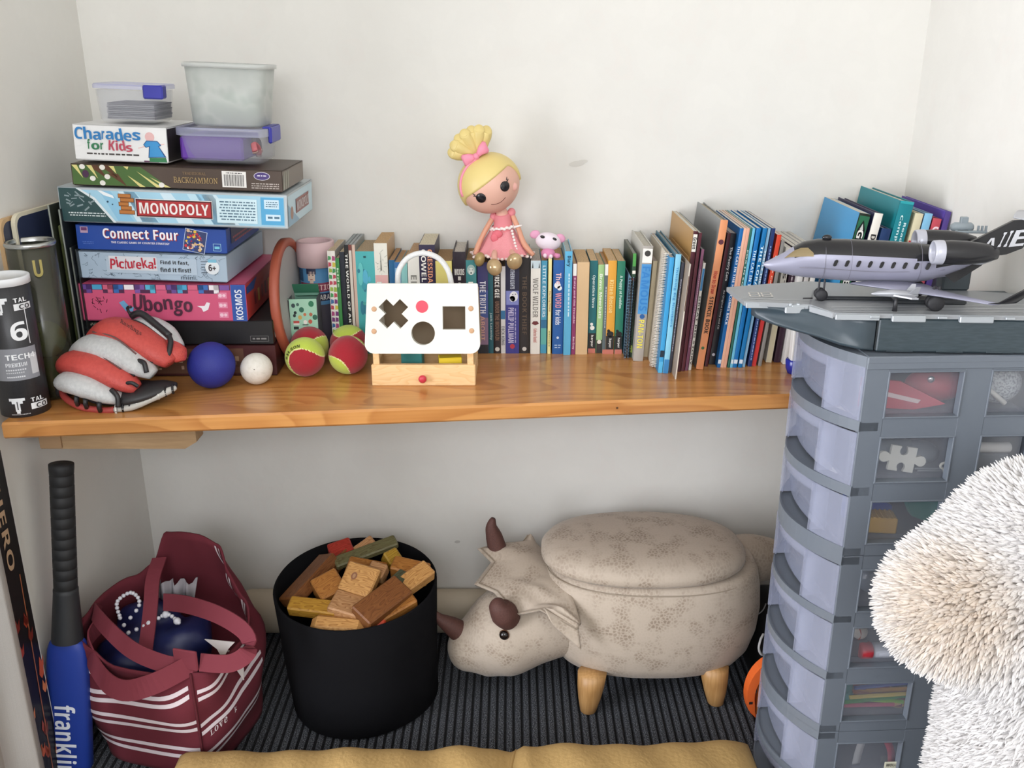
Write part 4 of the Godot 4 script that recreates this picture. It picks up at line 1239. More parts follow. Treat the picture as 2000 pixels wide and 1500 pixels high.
func build_tubs() -> void:
	var blue := paint("#3638a0", 0.35)
	# wide tub with purple contents
	var t := thing("storage_tub", "wide clear tub with blue clip holding something purple", "storage tub", Vector3(-0.536, 1.1490, 0.212), Vector3(0, 2, -2.0), "clear lidded tubs on the games")
	var clear := clear_plastic("#dfe3ec", 0.15, 0.28)
	obj("body", tub_body(0.156, 0.15, 0.052, 0.06, 0.002, 7.0), clear, t)
	var l := Shape.new()
	l.smooth(true)
	l.loft([ring_at(Vector3(0, 0.049, 0), 0.083, 0.08, 48, 7.0), ring_at(Vector3(0, 0.061, 0), 0.083, 0.08, 48, 7.0), ring_at(Vector3(0, 0.063, 0), 0.081, 0.078, 48, 7.0)], false, false)
	l.smooth(false)
	l.loft([ring_at(Vector3(0, 0.063, 0), 0.081, 0.078, 48, 7.0), ring_at(Vector3(0, 0.063, 0), 0.07, 0.067, 48, 7.0), ring_at(Vector3(0, 0.059, 0), 0.068, 0.065, 48, 7.0)], false, true)
	obj("lid", l, clear_plastic("#c9cdea", 0.34, 0.35), t)
	var c := Shape.new()
	c.box(Vector3(0.0845, 0.051, 0.0), Vector3(0.007, 0.03, 0.085), 0.0025)
	c.box(Vector3(0.079, 0.064, 0.0), Vector3(0.016, 0.004, 0.085), 0.0015)
	obj("clip", c, blue, t)
	var p := thing("purple_cards", "purple folded card filling the wide clear tub", "card", Vector3(-0.5505, 1.1545, 0.212), Vector3(0, 2, -2.0))
	obj("card", Shape.new().box(Vector3(-0.002, 0.021, 0), Vector3(0.114, 0.042, 0.138), 0.004), paint("#62369c", 0.7), p)
	var f := thing("felt_scraps", "red and cream felt scraps beside the purple card in the tub", "felt scraps", Vector3(-0.4825, 1.1525, 0.225), Vector3(0, 2, -2.0))
	var cols := ["#a8404e", "#e0cfc0", "#3a2a34", "#c8a8a0", "#b86a70"]
	for i in 5:
		var s := Shape.new()
		s.smooth(true)
		var a := Vector3(-0.008 + 0.005 * i, 0.006 + 0.006 * (i % 3), -0.06 + 0.025 * i)
		s.tube(curve([a, a + Vector3(0.002, 0.014, 0.012), a + Vector3(-0.002, 0.022, 0.026), a + Vector3(0.003, 0.01, 0.04)], 10), 0.0055, 8, true, 0.5)
		obj("scrap", s, paint(cols[i], 0.9), f)
	# small tub with grey papers
	t = thing("storage_tub", "small clear tub with blue clip holding a grey paper stack", "storage tub", Vector3(-0.7005, 1.2215, 0.222), Vector3(0, 0.8, -2.2), "clear lidded tubs on the games")
	obj("body", tub_body(0.114, 0.112, 0.056, 0.08, 0.0018, 7.0), clear, t)
	l = Shape.new()
	l.smooth(true)
	l.loft([ring_at(Vector3(0, 0.058, 0), 0.0605, 0.0595, 48, 7.0), ring_at(Vector3(0, 0.064, 0), 0.0605, 0.0595, 48, 7.0), ring_at(Vector3(0, 0.0665, 0), 0.059, 0.058, 48, 7.0)], false, false)
	l.smooth(false)
	l.loft([ring_at(Vector3(0, 0.0665, 0), 0.059, 0.058, 48, 7.0), ring_at(Vector3(0, 0.0635, 0), 0.051, 0.05, 48, 7.0)], false, true)
	obj("lid", l, clear_plastic("#b9bde6", 0.36, 0.35), t)
	c = Shape.new()
	c.box(Vector3(0.054, 0.055, 0.061), Vector3(0.036, 0.024, 0.006), 0.0025)
	c.box(Vector3(0.0625, 0.055, 0.042), Vector3(0.006, 0.024, 0.04), 0.0025)
	obj("clip", c, blue, t)
	p = thing("paper_stack", "stack of grey papers inside the small clear tub", "papers", Vector3(-0.694, 1.2265, 0.222), Vector3(0, 0.8, -2.2))
	for i in 9:
		var y := i * 0.0032
		obj("sheet", Shape.new().box(Vector3(0.0006 * (i % 3), y + 0.0016, 0.0006 * ((i + 1) % 3)), Vector3(0.086, 0.0026, 0.094), 0.0004), paint(["#7c7a80", "#8d8b90", "#6c6a72"][i % 3], 0.8), p)
	# tall frosted tub
	t = thing("frosted_tub", "tall frosted open tub standing on the wide tub", "storage tub", Vector3(-0.527, 1.2135, 0.205), Vector3(0, 2, -2.4))
	var fr := textured(noise_tex(31, 0.02, [[0.3, "#d0d5d1"], [0.55, "#dadeda"], [0.8, "#bfc6c1"]], 256, 3), Vector3(2.5, 2.5, 2.5), 0.4)
	fr.albedo_color = Color(1, 1, 1, 0.62)
	fr.transparency = BaseMaterial3D.TRANSPARENCY_ALPHA
	obj("body", tub_body(0.15, 0.135, 0.108, 0.12, 0.002, 4.5), fr, t)
	l = Shape.new()
	l.smooth(true)
	l.loft([ring_at(Vector3(0, 0.102, 0), 0.0755, 0.068, 48, 4.5), ring_at(Vector3(0, 0.102, 0), 0.0785, 0.071, 48, 4.5), ring_at(Vector3(0, 0.1095, 0), 0.0785, 0.071, 48, 4.5), ring_at(Vector3(0, 0.1095, 0), 0.0755, 0.068, 48, 4.5)], false, false)
	obj("rim", l, clear_plastic("#e2e5e2", 0.55, 0.35), t)
	p = thing("green_cloth", "pale green cloth showing through the tall frosted tub", "cloth", Vector3(-0.522, 1.2215, 0.205), Vector3(0, 10, -2.4))
	var g := Shape.new()
	g.smooth(true)
	g.ellipsoid(Vector3(-0.02, 0.02, 0.01), Vector3(0.03, 0.019, 0.03), 16, 10)
	g.ellipsoid(Vector3(0.022, 0.017, 0.0), Vector3(0.026, 0.016, 0.032), 16, 10)
	g.ellipsoid(Vector3(0.0, 0.035, -0.005), Vector3(0.03, 0.014, 0.02), 16, 10)
	obj("cloth", g, paint("#b8d8c4", 0.9), p)


# ---------------------------------------------------------------- left end of the shelf
# a printed patch that follows a round wall; azimuth 0 looks at +z
func wrap_patch(p: Shape, r: float, a0: float, a1: float, y0: float, y1: float, c: String, k: int) -> void:
	p.color(c)
	var n := maxi(2, int((a1 - a0) / 0.08))
	for i in n:
		var a := lerpf(a0, a1, float(i) / n)
		var b := lerpf(a0, a1, float(i + 1) / n)
		var q := r + 0.0003 * k
		p.quad(Vector3(sin(a) * q, y0, cos(a) * q), Vector3(sin(b) * q, y0, cos(b) * q), Vector3(sin(b) * q, y1, cos(b) * q), Vector3(sin(a) * q, y1, cos(a) * q))


func wrap_words(t: Node3D, r: float, txt: String, a0: float, a1: float, y: float, h: float, c: String) -> void:
	for i in txt.length():
		if txt[i] == " ":
			continue
		var a := lerpf(a0, a1, (i + 0.5) / txt.length())
		var n := Vector3(sin(a), 0, cos(a))
		words(t, txt[i], n * (r + 0.0014) + Vector3(0, y, 0), Vector3(cos(a), 0, -sin(a)), Vector3.UP, (a1 - a0) / txt.length() * r * 0.88, h, c)


func build_left_corner() -> void:
	# black shuttle tube
	var t := thing("shuttlecock_tube", "black printed cardboard tube with white lid at shelf's left front", "tube", Vector3(-0.866, SHELF, 0.478))
	var r := 0.0405
	var s := Shape.new()
	s.smooth(true)
	s.lathe([Vector2(0, 0), Vector2(r - 0.001, 0), Vector2(r, 0.001), Vector2(r, 0.234), Vector2(0, 0.234)], 48)
	var bl := textured(noise_tex(14, 0.4, [[0.0, "#1b1b1d"], [0.62, "#232326"], [0.75, "#4a4a4e"]], 256, 1), Vector3(22, 12, 22), 0.4)
	obj("tube", s, bl, t)
	s = Shape.new()
	s.smooth(true)
	s.lathe([Vector2(r, 0.231), Vector2(r + 0.0018, 0.2315), Vector2(r + 0.0018, 0.243), Vector2(r + 0.001, 0.2445), Vector2(r - 0.003, 0.2445), Vector2(r - 0.004, 0.242), Vector2(0, 0.242)], 48)
	obj("lid", s, paint("#e6e8ea", 0.45), t)
	var p := Shape.new()
	p.smooth(true)
	wrap_patch(p, r, -1.2, 1.35, 0.068, 0.125, "#8b8d93", 1)
	wrap_patch(p, r, 1.0, 1.32, 0.076, 0.112, "#c8cacd", 2)
	for q in [[0.012, 0.036], [0.189, 0.213]]:
		# winged T emblem: bar, stem and point
		wrap_patch(p, r, -0.12, 0.52, q[1] - 0.005, q[1], "#e8eaec", 1)
		wrap_patch(p, r, -0.02, 0.42, q[1] - 0.01, q[1] - 0.004, "#e8eaec", 1)
		wrap_patch(p, r, 0.1, 0.3, q[0], q[1] - 0.008, "#e8eaec", 1)
		wrap_patch(p, r, 0.13, 0.27, q[0] - 0.004, q[0], "#e8eaec", 1)
		wrap_patch(p, r, 0.18, 0.22, q[0] + 0.003, q[1] - 0.006, "#232326", 2)
		wrap_patch(p, r, 0.72, 1.5, q[0] + 0.001, q[0] + 0.012, "#e8eaec", 1)
	wrap_patch(p, r, 1.12, 1.16, 0.13, 0.2, "#e8eaec", 1)
	for i in 14:
		var a := -0.1 + i * 0.055
		wrap_patch(p, r, a, a + 0.03, 0.0055, 0.0072, "#c8cacc", 1)
	for i in 9:
		wrap_patch(p, r, 0.0 + i * 0.09, 0.06 + i * 0.09, 0.086, 0.0885, "#d8dade", 2)
		wrap_patch(p, r, 0.0 + i * 0.08, 0.05 + i * 0.08, 0.081, 0.0833, "#c8cace", 2)
		wrap_patch(p, r, 0.0 + i * 0.08, 0.06 + i * 0.08, 0.0735, 0.076, "#d8dade", 2)
	obj("label_print", p, inked(0.45), t)
	wrap_words(t, r, "6", 0.38, 1.12, 0.1545, 0.033, "#eef0f2")
	wrap_words(t, r, "TECH4", 0.05, 1.25, 0.11, 0.0095, "#eef0f2")
	wrap_words(t, r, "PREMIUM", 0.02, 0.85, 0.0965, 0.0068, "#e2e4e8")
	wrap_words(t, r, "TAL", 0.72, 1.3, 0.0305, 0.0075, "#eef0f2")
	wrap_words(t, r, "TAL", 0.72, 1.3, 0.2075, 0.0075, "#eef0f2")
	wrap_words(t, r, "CO", 0.9, 1.4, 0.0185, 0.008, "#2a2a2d")
	wrap_words(t, r, "CO", 0.9, 1.4, 0.1955, 0.008, "#2a2a2d")

	# clear tennis ball can behind it
	t = thing("ball_can", "tall clear tennis ball can with metal rim behind the black tube", "can", Vector3(-0.8535, SHELF, 0.392))
	s = Shape.new()
	s.smooth(true)
	s.lathe([Vector2(0, 0), Vector2(0.038, 0), Vector2(0.0405, 0.004), Vector2(0.0405, 0.285), Vector2(0.039, 0.285), Vector2(0.039, 0.006), Vector2(0, 0.005)], 44)
	obj("wall", s, clear_plastic("#4a4a38", 0.42, 0.2), t)
	s = Shape.new()
	s.smooth(true)
	s.lathe([Vector2(0.0385, 0.279), Vector2(0.0412, 0.279), Vector2(0.0425, 0.282), Vector2(0.0425, 0.285), Vector2(0.0405, 0.288), Vector2(0.0385, 0.286), Vector2(0.0375, 0.28)], 44)
	obj("rim", s, paint("#b8bab8", 0.25, 0.9), t)
	words(t, "U", Vector3(0.0245, 0.245, 0.0345), Vector3(0.82, 0, -0.57), Vector3.UP, 0.015, 0.03, "#a89a58")
	for i in 2:
		var b := thing("tennis_ball", ["dim tennis ball at the foot of the clear can", "second dim tennis ball inside the clear can"][i], "ball", Vector3(-0.8535, SHELF + 0.04 + i * 0.066, 0.392))
		obj("felt", Shape.new().smooth(true).ellipsoid(Vector3.ZERO, Vector3(0.033, 0.033, 0.033), 24, 14), paint("#7a8430", 0.95), b)

	# boards leaning on the left wall
	for q in [["rounded board with tan edge leaning on the left wall", -0.872, "#c9a77c", "#3b3f52", 0.40, 0.325], ["navy faced board with cream edge before the tan edged one", -0.8605, "#d9d2ba", "#2c3550", 0.375, 0.33]]:
		t = thing("board", q[0], "board", Vector3(q[1], SHELF, 0.0), Vector3(0, -3.5, 0), "boards leaning on the left wall")
		var poly := PackedVector2Array()
		var z1: float = q[4]
		var h: float = q[5]
		for a in 7:
			var an := PI / 2 * a / 6.0
			poly.append(Vector2(-z1 + 0.02 - 0.02 * cos(an), h - 0.02 + 0.02 * sin(an)))
		poly.append(Vector2(-0.1, h))
		poly.append(Vector2(-0.1, 0))
		poly.append(Vector2(-z1, 0))
		s = Shape.new()
		s.put(Transform3D(Basis(Vector3(0, 0, -1), Vector3(0, 1, 0), Vector3(1, 0, 0)), Vector3.ZERO))
		s.prism(poly, -0.008, 0.0)
		obj("panel", s, paint(q[2], 0.6), t)
		s = Shape.new()
		s.put(Transform3D(Basis(Vector3(0, 0, -1), Vector3(0, 1, 0), Vector3(1, 0, 0)), Vector3(0.0, 0, 0)))
		var inner := PackedVector2Array()
		for v in poly:
			inner.append(Vector2((v.x + 0.235) * 0.965 - 0.235, (v.y - 0.15) * 0.965 + 0.15))
		s.prism(inner, 0.0, 0.0008)
		obj("face", s, paint(q[3], 0.45), t)
	t = thing("folder", "tall dark green folder with shiny edges left of the games", "folder", Vector3(-0.8425, SHELF, 0.0), Vector3(0, 0, 0.0))
	s = Shape.new()
	s.color("#2b3029").box(Vector3(0, 0.17, 0.2), Vector3(0.0022, 0.34, 0.25), 0.0006)
	s.color("#252a2c").box(Vector3(0.016, 0.166, 0.195), Vector3(0.0022, 0.332, 0.25), 0.0006)
	s.color("#4a5230").box(Vector3(0.008, 0.002, 0.2), Vector3(0.016, 0.003, 0.24), 0.0006)
	obj("cover", s, inked(0.3), t)
	s = Shape.new()
	s.box(Vector3(0, 0.17, 0.327), Vector3(0.003, 0.34, 0.004), 0.0012)
	s.box(Vector3(0.016, 0.166, 0.322), Vector3(0.003, 0.332, 0.004), 0.0012)
	obj("edge_strip", s, paint("#8e948c", 0.3, 0.4), t)
	obj("sheets", Shape.new().box(Vector3(0.008, 0.155, 0.2), Vector3(0.011, 0.29, 0.22), 0.002), paint("#5a6238", 0.7), t)
	t = thing("folder", "dark folder standing between green folder and the games", "folder", Vector3(-0.8215, SHELF, 0.0))
	s = Shape.new()
	s.color("#2a2d30").box(Vector3(0, 0.13, 0.19), Vector3(0.0022, 0.26, 0.24), 0.0006)
	s.color("#202326").box(Vector3(0.0075, 0.128, 0.19), Vector3(0.0022, 0.256, 0.24), 0.0006)
	obj("cover", s, inked(0.35), t)
	obj("edge_strip", Shape.new().box(Vector3(0, 0.13, 0.312), Vector3(0.0028, 0.26, 0.0035), 0.001), paint("#70766f", 0.35, 0.3), t)

	# hand drum on edge against the boxes
	t = thing("hand_drum", "round hand drum with terracotta rim standing against the games", "drum", Vector3(-0.449, SHELF, 0.158), Vector3(0, -2, 3.0))
	s = Shape.new()
	s.smooth(true)
	var R := 0.124
	s.put(Transform3D(Basis(Vector3(0, 0, -1), Vector3(1, 0, 0), Vector3(0, -1, 0)), Vector3(0, R, 0)))
	s.lathe([Vector2(R - 0.014, -0.009), Vector2(R - 0.004, -0.009), Vector2(R, -0.006), Vector2(R, 0.006), Vector2(R - 0.004, 0.009), Vector2(R - 0.014, 0.009), Vector2(R - 0.017, 0.006), Vector2(R - 0.017, -0.006), Vector2(R - 0.014, -0.009)], 64)
	obj("rim", s, paint("#a4523c", 0.5), t)
	s = Shape.new()
	s.put(Transform3D(Basis(Vector3(0, 0, -1), Vector3(1, 0, 0), Vector3(0, -1, 0)), Vector3(0, R, 0)))
	s.lathe([Vector2(0, -0.003), Vector2(R - 0.0165, -0.003), Vector2(R - 0.0165, 0.003), Vector2(0, 0.003)], 64)
	obj("skin", s, paint("#a7a5a4", 0.6), t)

	# charades tube
	t = thing("cardboard_tube", "blue printed tube with open pale pink top behind the mint box", "tube", Vector3(-0.414, SHELF, 0.085))
	s = Shape.new()
	s.smooth(true)
	r = 0.036
	s.lathe([Vector2(0, 0), Vector2(r, 0), Vector2(r, 0.185), Vector2(r - 0.002, 0.185), Vector2(0, 0.185)], 40)
	obj("body", s, paint("#4a7fa8", 0.5), t)
	s = Shape.new()
	s.smooth(true)
	s.lathe([Vector2(r, 0.178), Vector2(r + 0.0035, 0.1785), Vector2(r + 0.0035, 0.229), Vector2(r + 0.002, 0.231), Vector2(r - 0.003, 0.231), Vector2(r - 0.0045, 0.2285), Vector2(r - 0.0045, 0.212), Vector2(r - 0.012, 0.212), Vector2(r - 0.013, 0.216), Vector2(0, 0.216)], 40)
	obj("pink_lid", s, paint("#cfb2b4", 0.55), t).set_meta("label", "pale pink sleeve lid")
	p = Shape.new()
	p.smooth(true)
	wrap_patch(p, r, -1.0, 1.57, 0.128, 0.147, "#8a3a50", 1)
	wrap_patch(p, r, -0.2, 1.5, 0.108, 0.125, "#27304a", 1)
	wrap_patch(p, r, -1.5, 1.5, 0.0, 0.1, "#4a4650", 1)
	wrap_patch(p, r, -1.3, -0.7, 0.15, 0.176, "#2a4868", 1)
	# a plain drawn head: hair, face, eyes
	wrap_patch(p, r, -0.42, 0.14, 0.166, 0.179, "#1d2440", 2)
	wrap_patch(p, r, -0.34, 0.08, 0.152, 0.172, "#d0b8a8", 2)
	wrap_patch(p, r, -0.24, -0.02, 0.147, 0.153, "#d0b8a8", 2)
	wrap_patch(p, r, -0.29, -0.2, 0.1635, 0.1655, "#2a2a38", 3)
	wrap_patch(p, r, -0.08, 0.01, 0.1635, 0.1655, "#2a2a38", 3)
	wrap_patch(p, r, -0.2, -0.06, 0.154, 0.156, "#a05a58", 3)
	obj("label_print", p, inked(0.5), t)
	wrap_words(t, r, "TRADITIONAL", -0.75, 1.55, 0.1375, 0.0115, "#e0b8b4")
	wrap_words(t, r, "CHARADES", -0.15, 1.5, 0.1165, 0.011, "#d8d4d0")

	# mint box with open flaps
	t = thing("mint_box", "small mint green printed carton with open flaps behind the balls", "carton", Vector3(-0.4235, SHELF, 0.196), Vector3(0, 4, 0))
	s = Shape.new()
	s.color("#a3d0b6").box(Vector3(0, 0.066, 0), Vector3(0.055, 0.132, 0.0012))
	s.color("#55585e").box(Vector3(0.0275, 0.066, -0.029), Vector3(0.0012, 0.132, 0.058))
	s.color("#55585e").box(Vector3(-0.0275, 0.066, -0.029), Vector3(0.0012, 0.132, 0.058))
	s.color("#6f9c88").box(Vector3(0, 0.066, -0.058), Vector3(0.055, 0.132, 0.0012))
	obj("body", s, inked(0.5), t)
	s = Shape.new()
	s.color("#3f7a60").put(Transform3D(Basis(Vector3.RIGHT, 0.5), Vector3(0, 0.131, -0.058)))
	s.box(Vector3(0, 0.012, 0), Vector3(0.053, 0.024, 0.001))
	s.color("#8a9c90").put(Transform3D(Basis(Vector3.BACK, 0.5), Vector3(-0.0275, 0.131, -0.029)))
	s.box(Vector3(-0.002, 0.017, 0), Vector3(0.001, 0.036, 0.056))
	s.color("#4f8a70").put(Transform3D(Basis(Vector3.RIGHT, 1.25), Vector3(0.004, 0.126, -0.05)))
	s.box(Vector3(0, 0.012, 0), Vector3(0.046, 0.024, 0.001))
	obj("flap", s, inked(0.5), t)
	p = Shape.new()
	p.put(Transform3D(Basis.IDENTITY, Vector3(-0.0275, 0, 0.0007)))
	for q in [["#2f7a58", 0.044, 0.122, 0.0055], ["#2f6a54", 0.024, 0.11, 0.005], ["#3a4a4c", 0.008, 0.119, 0.004], ["#4a6a60", 0.017, 0.121, 0.003], ["#c8744a", 0.03, 0.1, 0.003], ["#c8a85a", 0.02, 0.094, 0.004], ["#b06a4c", 0.042, 0.1, 0.0035], ["#2f6a54", 0.05, 0.094, 0.005], ["#c05a44", 0.04, 0.085, 0.004], ["#1f2a28", 0.011, 0.104, 0.003], ["#26302e", 0.009, 0.098, 0.003], ["#e8e6dc", 0.03, 0.084, 0.004]]:
		p.color(q[0]).disc(q[1], q[2], q[3], 1, q[3] * 1.15, 12)
	p.color("#c04a44").rect(0.006, 0.082, 0.018, 0.087, 2)
	p.color("#e8e4da").rect(0.006, 0.0785, 0.018, 0.082, 2)
	p.color("#2a3230").rect(0.006, 0.069, 0.016, 0.075, 2).rect(0.024, 0.0775, 0.036, 0.0795, 2)
	obj("front_print", p, inked(0.5), t)


# ---------------------------------------------------------------- balls and toys on the shelf
func seam_ball(label: String, at: Vector3, r: float, pole: Vector3, along: Vector3, lettered: bool) -> void:
	var t := thing("felt_ball", label, "ball", at, Vector3.ZERO, "red and yellow felt tennis balls")
	pole = pole.normalized()
	along = (along - pole * along.dot(pole)).normalized()
	t.basis = Basis(along, pole, along.cross(pole))
	# one felt surface in two colours parted by the curved pale seam
	var s := Shape.new()
	s.smooth(true)
	var nu := 96
	var nv := 64
	for j in nv:
		for i in nu:
			var c := []
			for q in [[i, j], [i + 1, j], [i + 1, j + 1], [i, j + 1]]:
				var a = TAU * q[0] / nu
				var b = -PI / 2 + PI * q[1] / nv
				c.append(Vector3(cos(b) * cos(a), sin(b), -cos(b) * sin(a)) * r)
			var m: Vector3 = (c[0] + c[2]).normalized()
			# tennis seam: sign of x² - z² weighed with y
			var f := m.y * 0.9 + (m.x * m.x - m.z * m.z) * 1.35 * (1.0 - absf(m.y) * 0.25)
			s.color("#a31f2e" if f > 0.07 else ("#e4dfa0" if f > -0.05 else "#bdcf4c"))
			s.quad(c[0], c[1], c[2], c[3])
	var m := inked(0.95)
	if not paints.has("felt"):
		var k := StandardMaterial3D.new()
		k.vertex_color_use_as_albedo = true
		k.roughness = 0.95
		k.rim_enabled = true
		k.rim = 0.5
		k.normal_enabled = true
		k.normal_texture = noise_tex(51, 0.25, [], 256, 3, FastNoiseLite.TYPE_SIMPLEX_SMOOTH, 5.0)
		k.uv1_triplanar = true
		k.uv1_scale = Vector3(18, 18, 18)
		paints["felt"] = k
	m = paints["felt"]
	obj("felt", s, m, t)
	if lettered:
		var inv := t.basis.inverse()
		var txt := "WILSON"
		for i in txt.length():
			var a := lerpf(2.95, 1.75, i / 5.0)
			var n := Vector3(cos(a) * 0.76, sin(a) * 0.76, 0.65)
			var right := Vector3(sin(a), -cos(a), 0)
			var up := n.cross(right).normalized()
			if up.dot(Vector3(cos(a), sin(a), 0)) < 0:
				up = -up
			words(t, txt[i], inv * (n * (r + 0.0012)), inv * right, inv * up, 0.0058, 0.0066, "#3a3a20")


func build_balls_and_toys() -> void:
	var t := thing("blue_ball", "matte dark blue rubber ball beside the small white one", "ball", Vector3(-0.5685, SHELF + 0.0441, 0.3555))
	var m := textured(noise_tex(61, 0.3, [[0.2, "#20287e"], [0.8, "#2a3392"]], 128, 2), Vector3(20, 20, 20), 0.6, noise_tex(62, 0.35, [], 128, 2, FastNoiseLite.TYPE_SIMPLEX_SMOOTH, 3.0), 0.4)
	obj("rubber", Shape.new().smooth(true).ellipsoid(Vector3.ZERO, Vector3.ONE * 0.0441, 48, 28), m, t)
	t = thing("white_ball", "small scuffed white ball between blue ball and felt balls", "ball", Vector3(-0.4895, SHELF + 0.0304, 0.3359))
	m = textured(noise_tex(63, 0.05, [[0.0, "#c8c2b4"], [0.4, "#dcd8ce"], [1.0, "#e4e0d8"]], 128, 4), Vector3(15, 15, 15), 0.5, noise_tex(64, 0.3, [], 128, 2, FastNoiseLite.TYPE_SIMPLEX_SMOOTH, 4.0), 0.4)
	obj("shell", Shape.new().smooth(true).ellipsoid(Vector3.ZERO, Vector3.ONE * 0.0304, 40, 24), m, t)
	var s := Shape.new()
	s.put(Transform3D(Basis.IDENTITY, Vector3(0.004, 0.008, 0.0293)))
	s.color("#8a8478").disc(0, 0, 0.0013, 1)
	obj("valve", s, inked(0.6), t)
	seam_ball("front felt ball with dark lettering and a round red patch", Vector3(-0.4063, SHELF + 0.0387, 0.2874), 0.0387, Vector3(0.72, -0.69, 0.0), Vector3(0, 0, 1), true)
	seam_ball("felt ball behind the lettered one, red at upper left", Vector3(-0.4126, SHELF + 0.0390, 0.2127), 0.0388, Vector3(-0.6, 0.4, 0.7), Vector3(0.1, 1, 0), false)
	seam_ball("front felt ball beside the white toy, mostly red", Vector3(-0.3238, SHELF + 0.0384, 0.2734), 0.0384, Vector3(0.36, 0.52, 0.78), Vector3(0.7, -0.7, 0.0), false)
	seam_ball("felt ball hidden behind the mostly red one, yellow top", Vector3(-0.3352, SHELF + 0.0387, 0.1975), 0.0385, Vector3(0.0, -0.2, 0.98), Vector3(1, 0.1, 0), false)

	# wooden shape sorter
	t = thing("shape_sorter", "white wooden shape sorting toy with rope handle and maple drawer", "toy", Vector3(-0.1685, SHELF, 0.285))
	var dz := 0.058
	# drawer-like tray: front, back, sides, floor
	s = Shape.new()
	s.box(Vector3(0, 0.021, dz), Vector3(0.198, 0.042, 0.012), 0.0015)
	obj("drawer_front", s, maple, t)
	s = Shape.new()
	s.box(Vector3(0, 0.021, -dz), Vector3(0.198, 0.042, 0.01), 0.0015)
	for e in [-1, 1]:
		s.box(Vector3(e * 0.0945, 0.018, 0), Vector3(0.008, 0.034, 2 * dz - 0.012), 0.001)
	s.box(Vector3(0, 0.004, 0), Vector3(0.18, 0.006, 2 * dz - 0.012))
	obj("tray", s, maple, t)
	s = Shape.new()
	s.smooth(true).put(Transform3D(Basis(Vector3.RIGHT, PI / 2), Vector3(-0.0015, 0.0165, dz + 0.006)))
	s.lathe([Vector2(0.004, 0), Vector2(0.004, 0.003), Vector2(0.0073, 0.006), Vector2(0.0078, 0.009), Vector2(0.0062, 0.012), Vector2(0, 0.0135)], 24)
	obj("knob", s, paint("#c9384a", 0.35), t)
	for e in [-1, 1]:
		obj("post", Shape.new().box(Vector3(e * 0.0895, 0.055, dz - 0.004), Vector3(0.012, 0.03, 0.012), 0.001), maple, t)
		obj("post", Shape.new().box(Vector3(e * 0.0895, 0.055, -dz + 0.004), Vector3(0.012, 0.03, 0.012), 0.001), maple, t)
		obj("side_panel", Shape.new().put(Transform3D(Basis(Vector3(0, 0, -1), Vector3(0, 1, 0), Vector3(1, 0, 0)), Vector3(e * 0.0885, 0, 0))).prism(PackedVector2Array([Vector2(-0.046, 0.068), Vector2(0.046, 0.068), Vector2(0.027, 0.182), Vector2(-0.027, 0.182)]), -0.0045, 0.0045), paint("#efeee6", 0.5), t)
	# front panel with a cross, a round and a square opening
	var outline := func(grow: float) -> PackedVector2Array:
		var poly := PackedVector2Array()
		for q in [[Vector2(-0.1085 + grow, 0.0645 + grow), PI, 0.018], [Vector2(0.1085 - grow, 0.0645 + grow), -PI / 2, 0.018], [Vector2(0.1045 - grow, 0.196 - grow), 0.0, 0.003], [Vector2(-0.1015 + grow, 0.196 - grow), PI / 2, 0.003]]:
			var c: Vector2 = q[0]
			var rr: float = q[2]
			var mid := c + Vector2(rr if c.x < 0 else -rr, rr if c.y < 0.1 else -rr)
			for i in 7:
				var a: float = q[1] + PI / 2 * i / 6.0
				poly.append(mid + Vector2(cos(a), sin(a)) * rr)
		return poly
	var white := paint("#dfddd4", 0.5)
	var csg := CSGCombiner3D.new()
	csg.name = "front_panel"
	var cp := func(poly: PackedVector2Array, depth: float, z: float, cut: bool, called: String) -> void:
		var g := CSGPolygon3D.new()
		g.name = called
		g.polygon = poly
		g.depth = depth
		g.position = Vector3(0, 0, z)
		g.operation = CSGShape3D.OPERATION_SUBTRACTION if cut else CSGShape3D.OPERATION_UNION
		g.material = white
		csg.add_child(g)
	cp.call(outline.call(0.0), 0.017, 0.017, false, "slab")
	cp.call(PackedVector2Array([Vector2(0.0385, 0.110), Vector2(0.081, 0.110), Vector2(0.081, 0.1535), Vector2(0.0385, 0.1535)]), 0.05, 0.03, true, "square_opening")
	var ro := PackedVector2Array()
	for i in 40:
		ro.append(Vector2(0.0015 + 0.0222 * cos(TAU * i / 40), 0.103 + 0.0222 * sin(TAU * i / 40)))
	cp.call(ro, 0.05, 0.03, true, "round_opening")
	var cr := PackedVector2Array()
	for i in 4:
		var a := PI / 4 + i * PI / 2
		var ax := Vector2(cos(a), sin(a))
		var ay := Vector2(-sin(a), cos(a))
		cr.append(Vector2(-0.0535, 0.1395) + ax * 0.0285 - ay * 0.0108)
		cr.append(Vector2(-0.0535, 0.1395) + ax * 0.0285 + ay * 0.0108)
		cr.append(Vector2(-0.0535, 0.1395) + ax * 0.0108 + ay * 0.0108)
	cp.call(cr, 0.05, 0.03, true, "cross_opening")
	csg.position = Vector3(0, 0, dz + 0.008)
	csg.rotation_degrees = Vector3(-11, 0, 0)
	t.add_child(csg)
	obj("back_panel", Shape.new().put(Transform3D(Basis(Vector3.RIGHT, 0.19), Vector3(0, -0.022, -dz - 0.008))).prism(outline.call(0.001), -0.008, 0.004), paint("#93826c", 0.6), t)
	obj("top_panel", Shape.new().box(Vector3(0.001, 0.1795, 0.004), Vector3(0.196, 0.006, 0.036), 0.001), white, t)
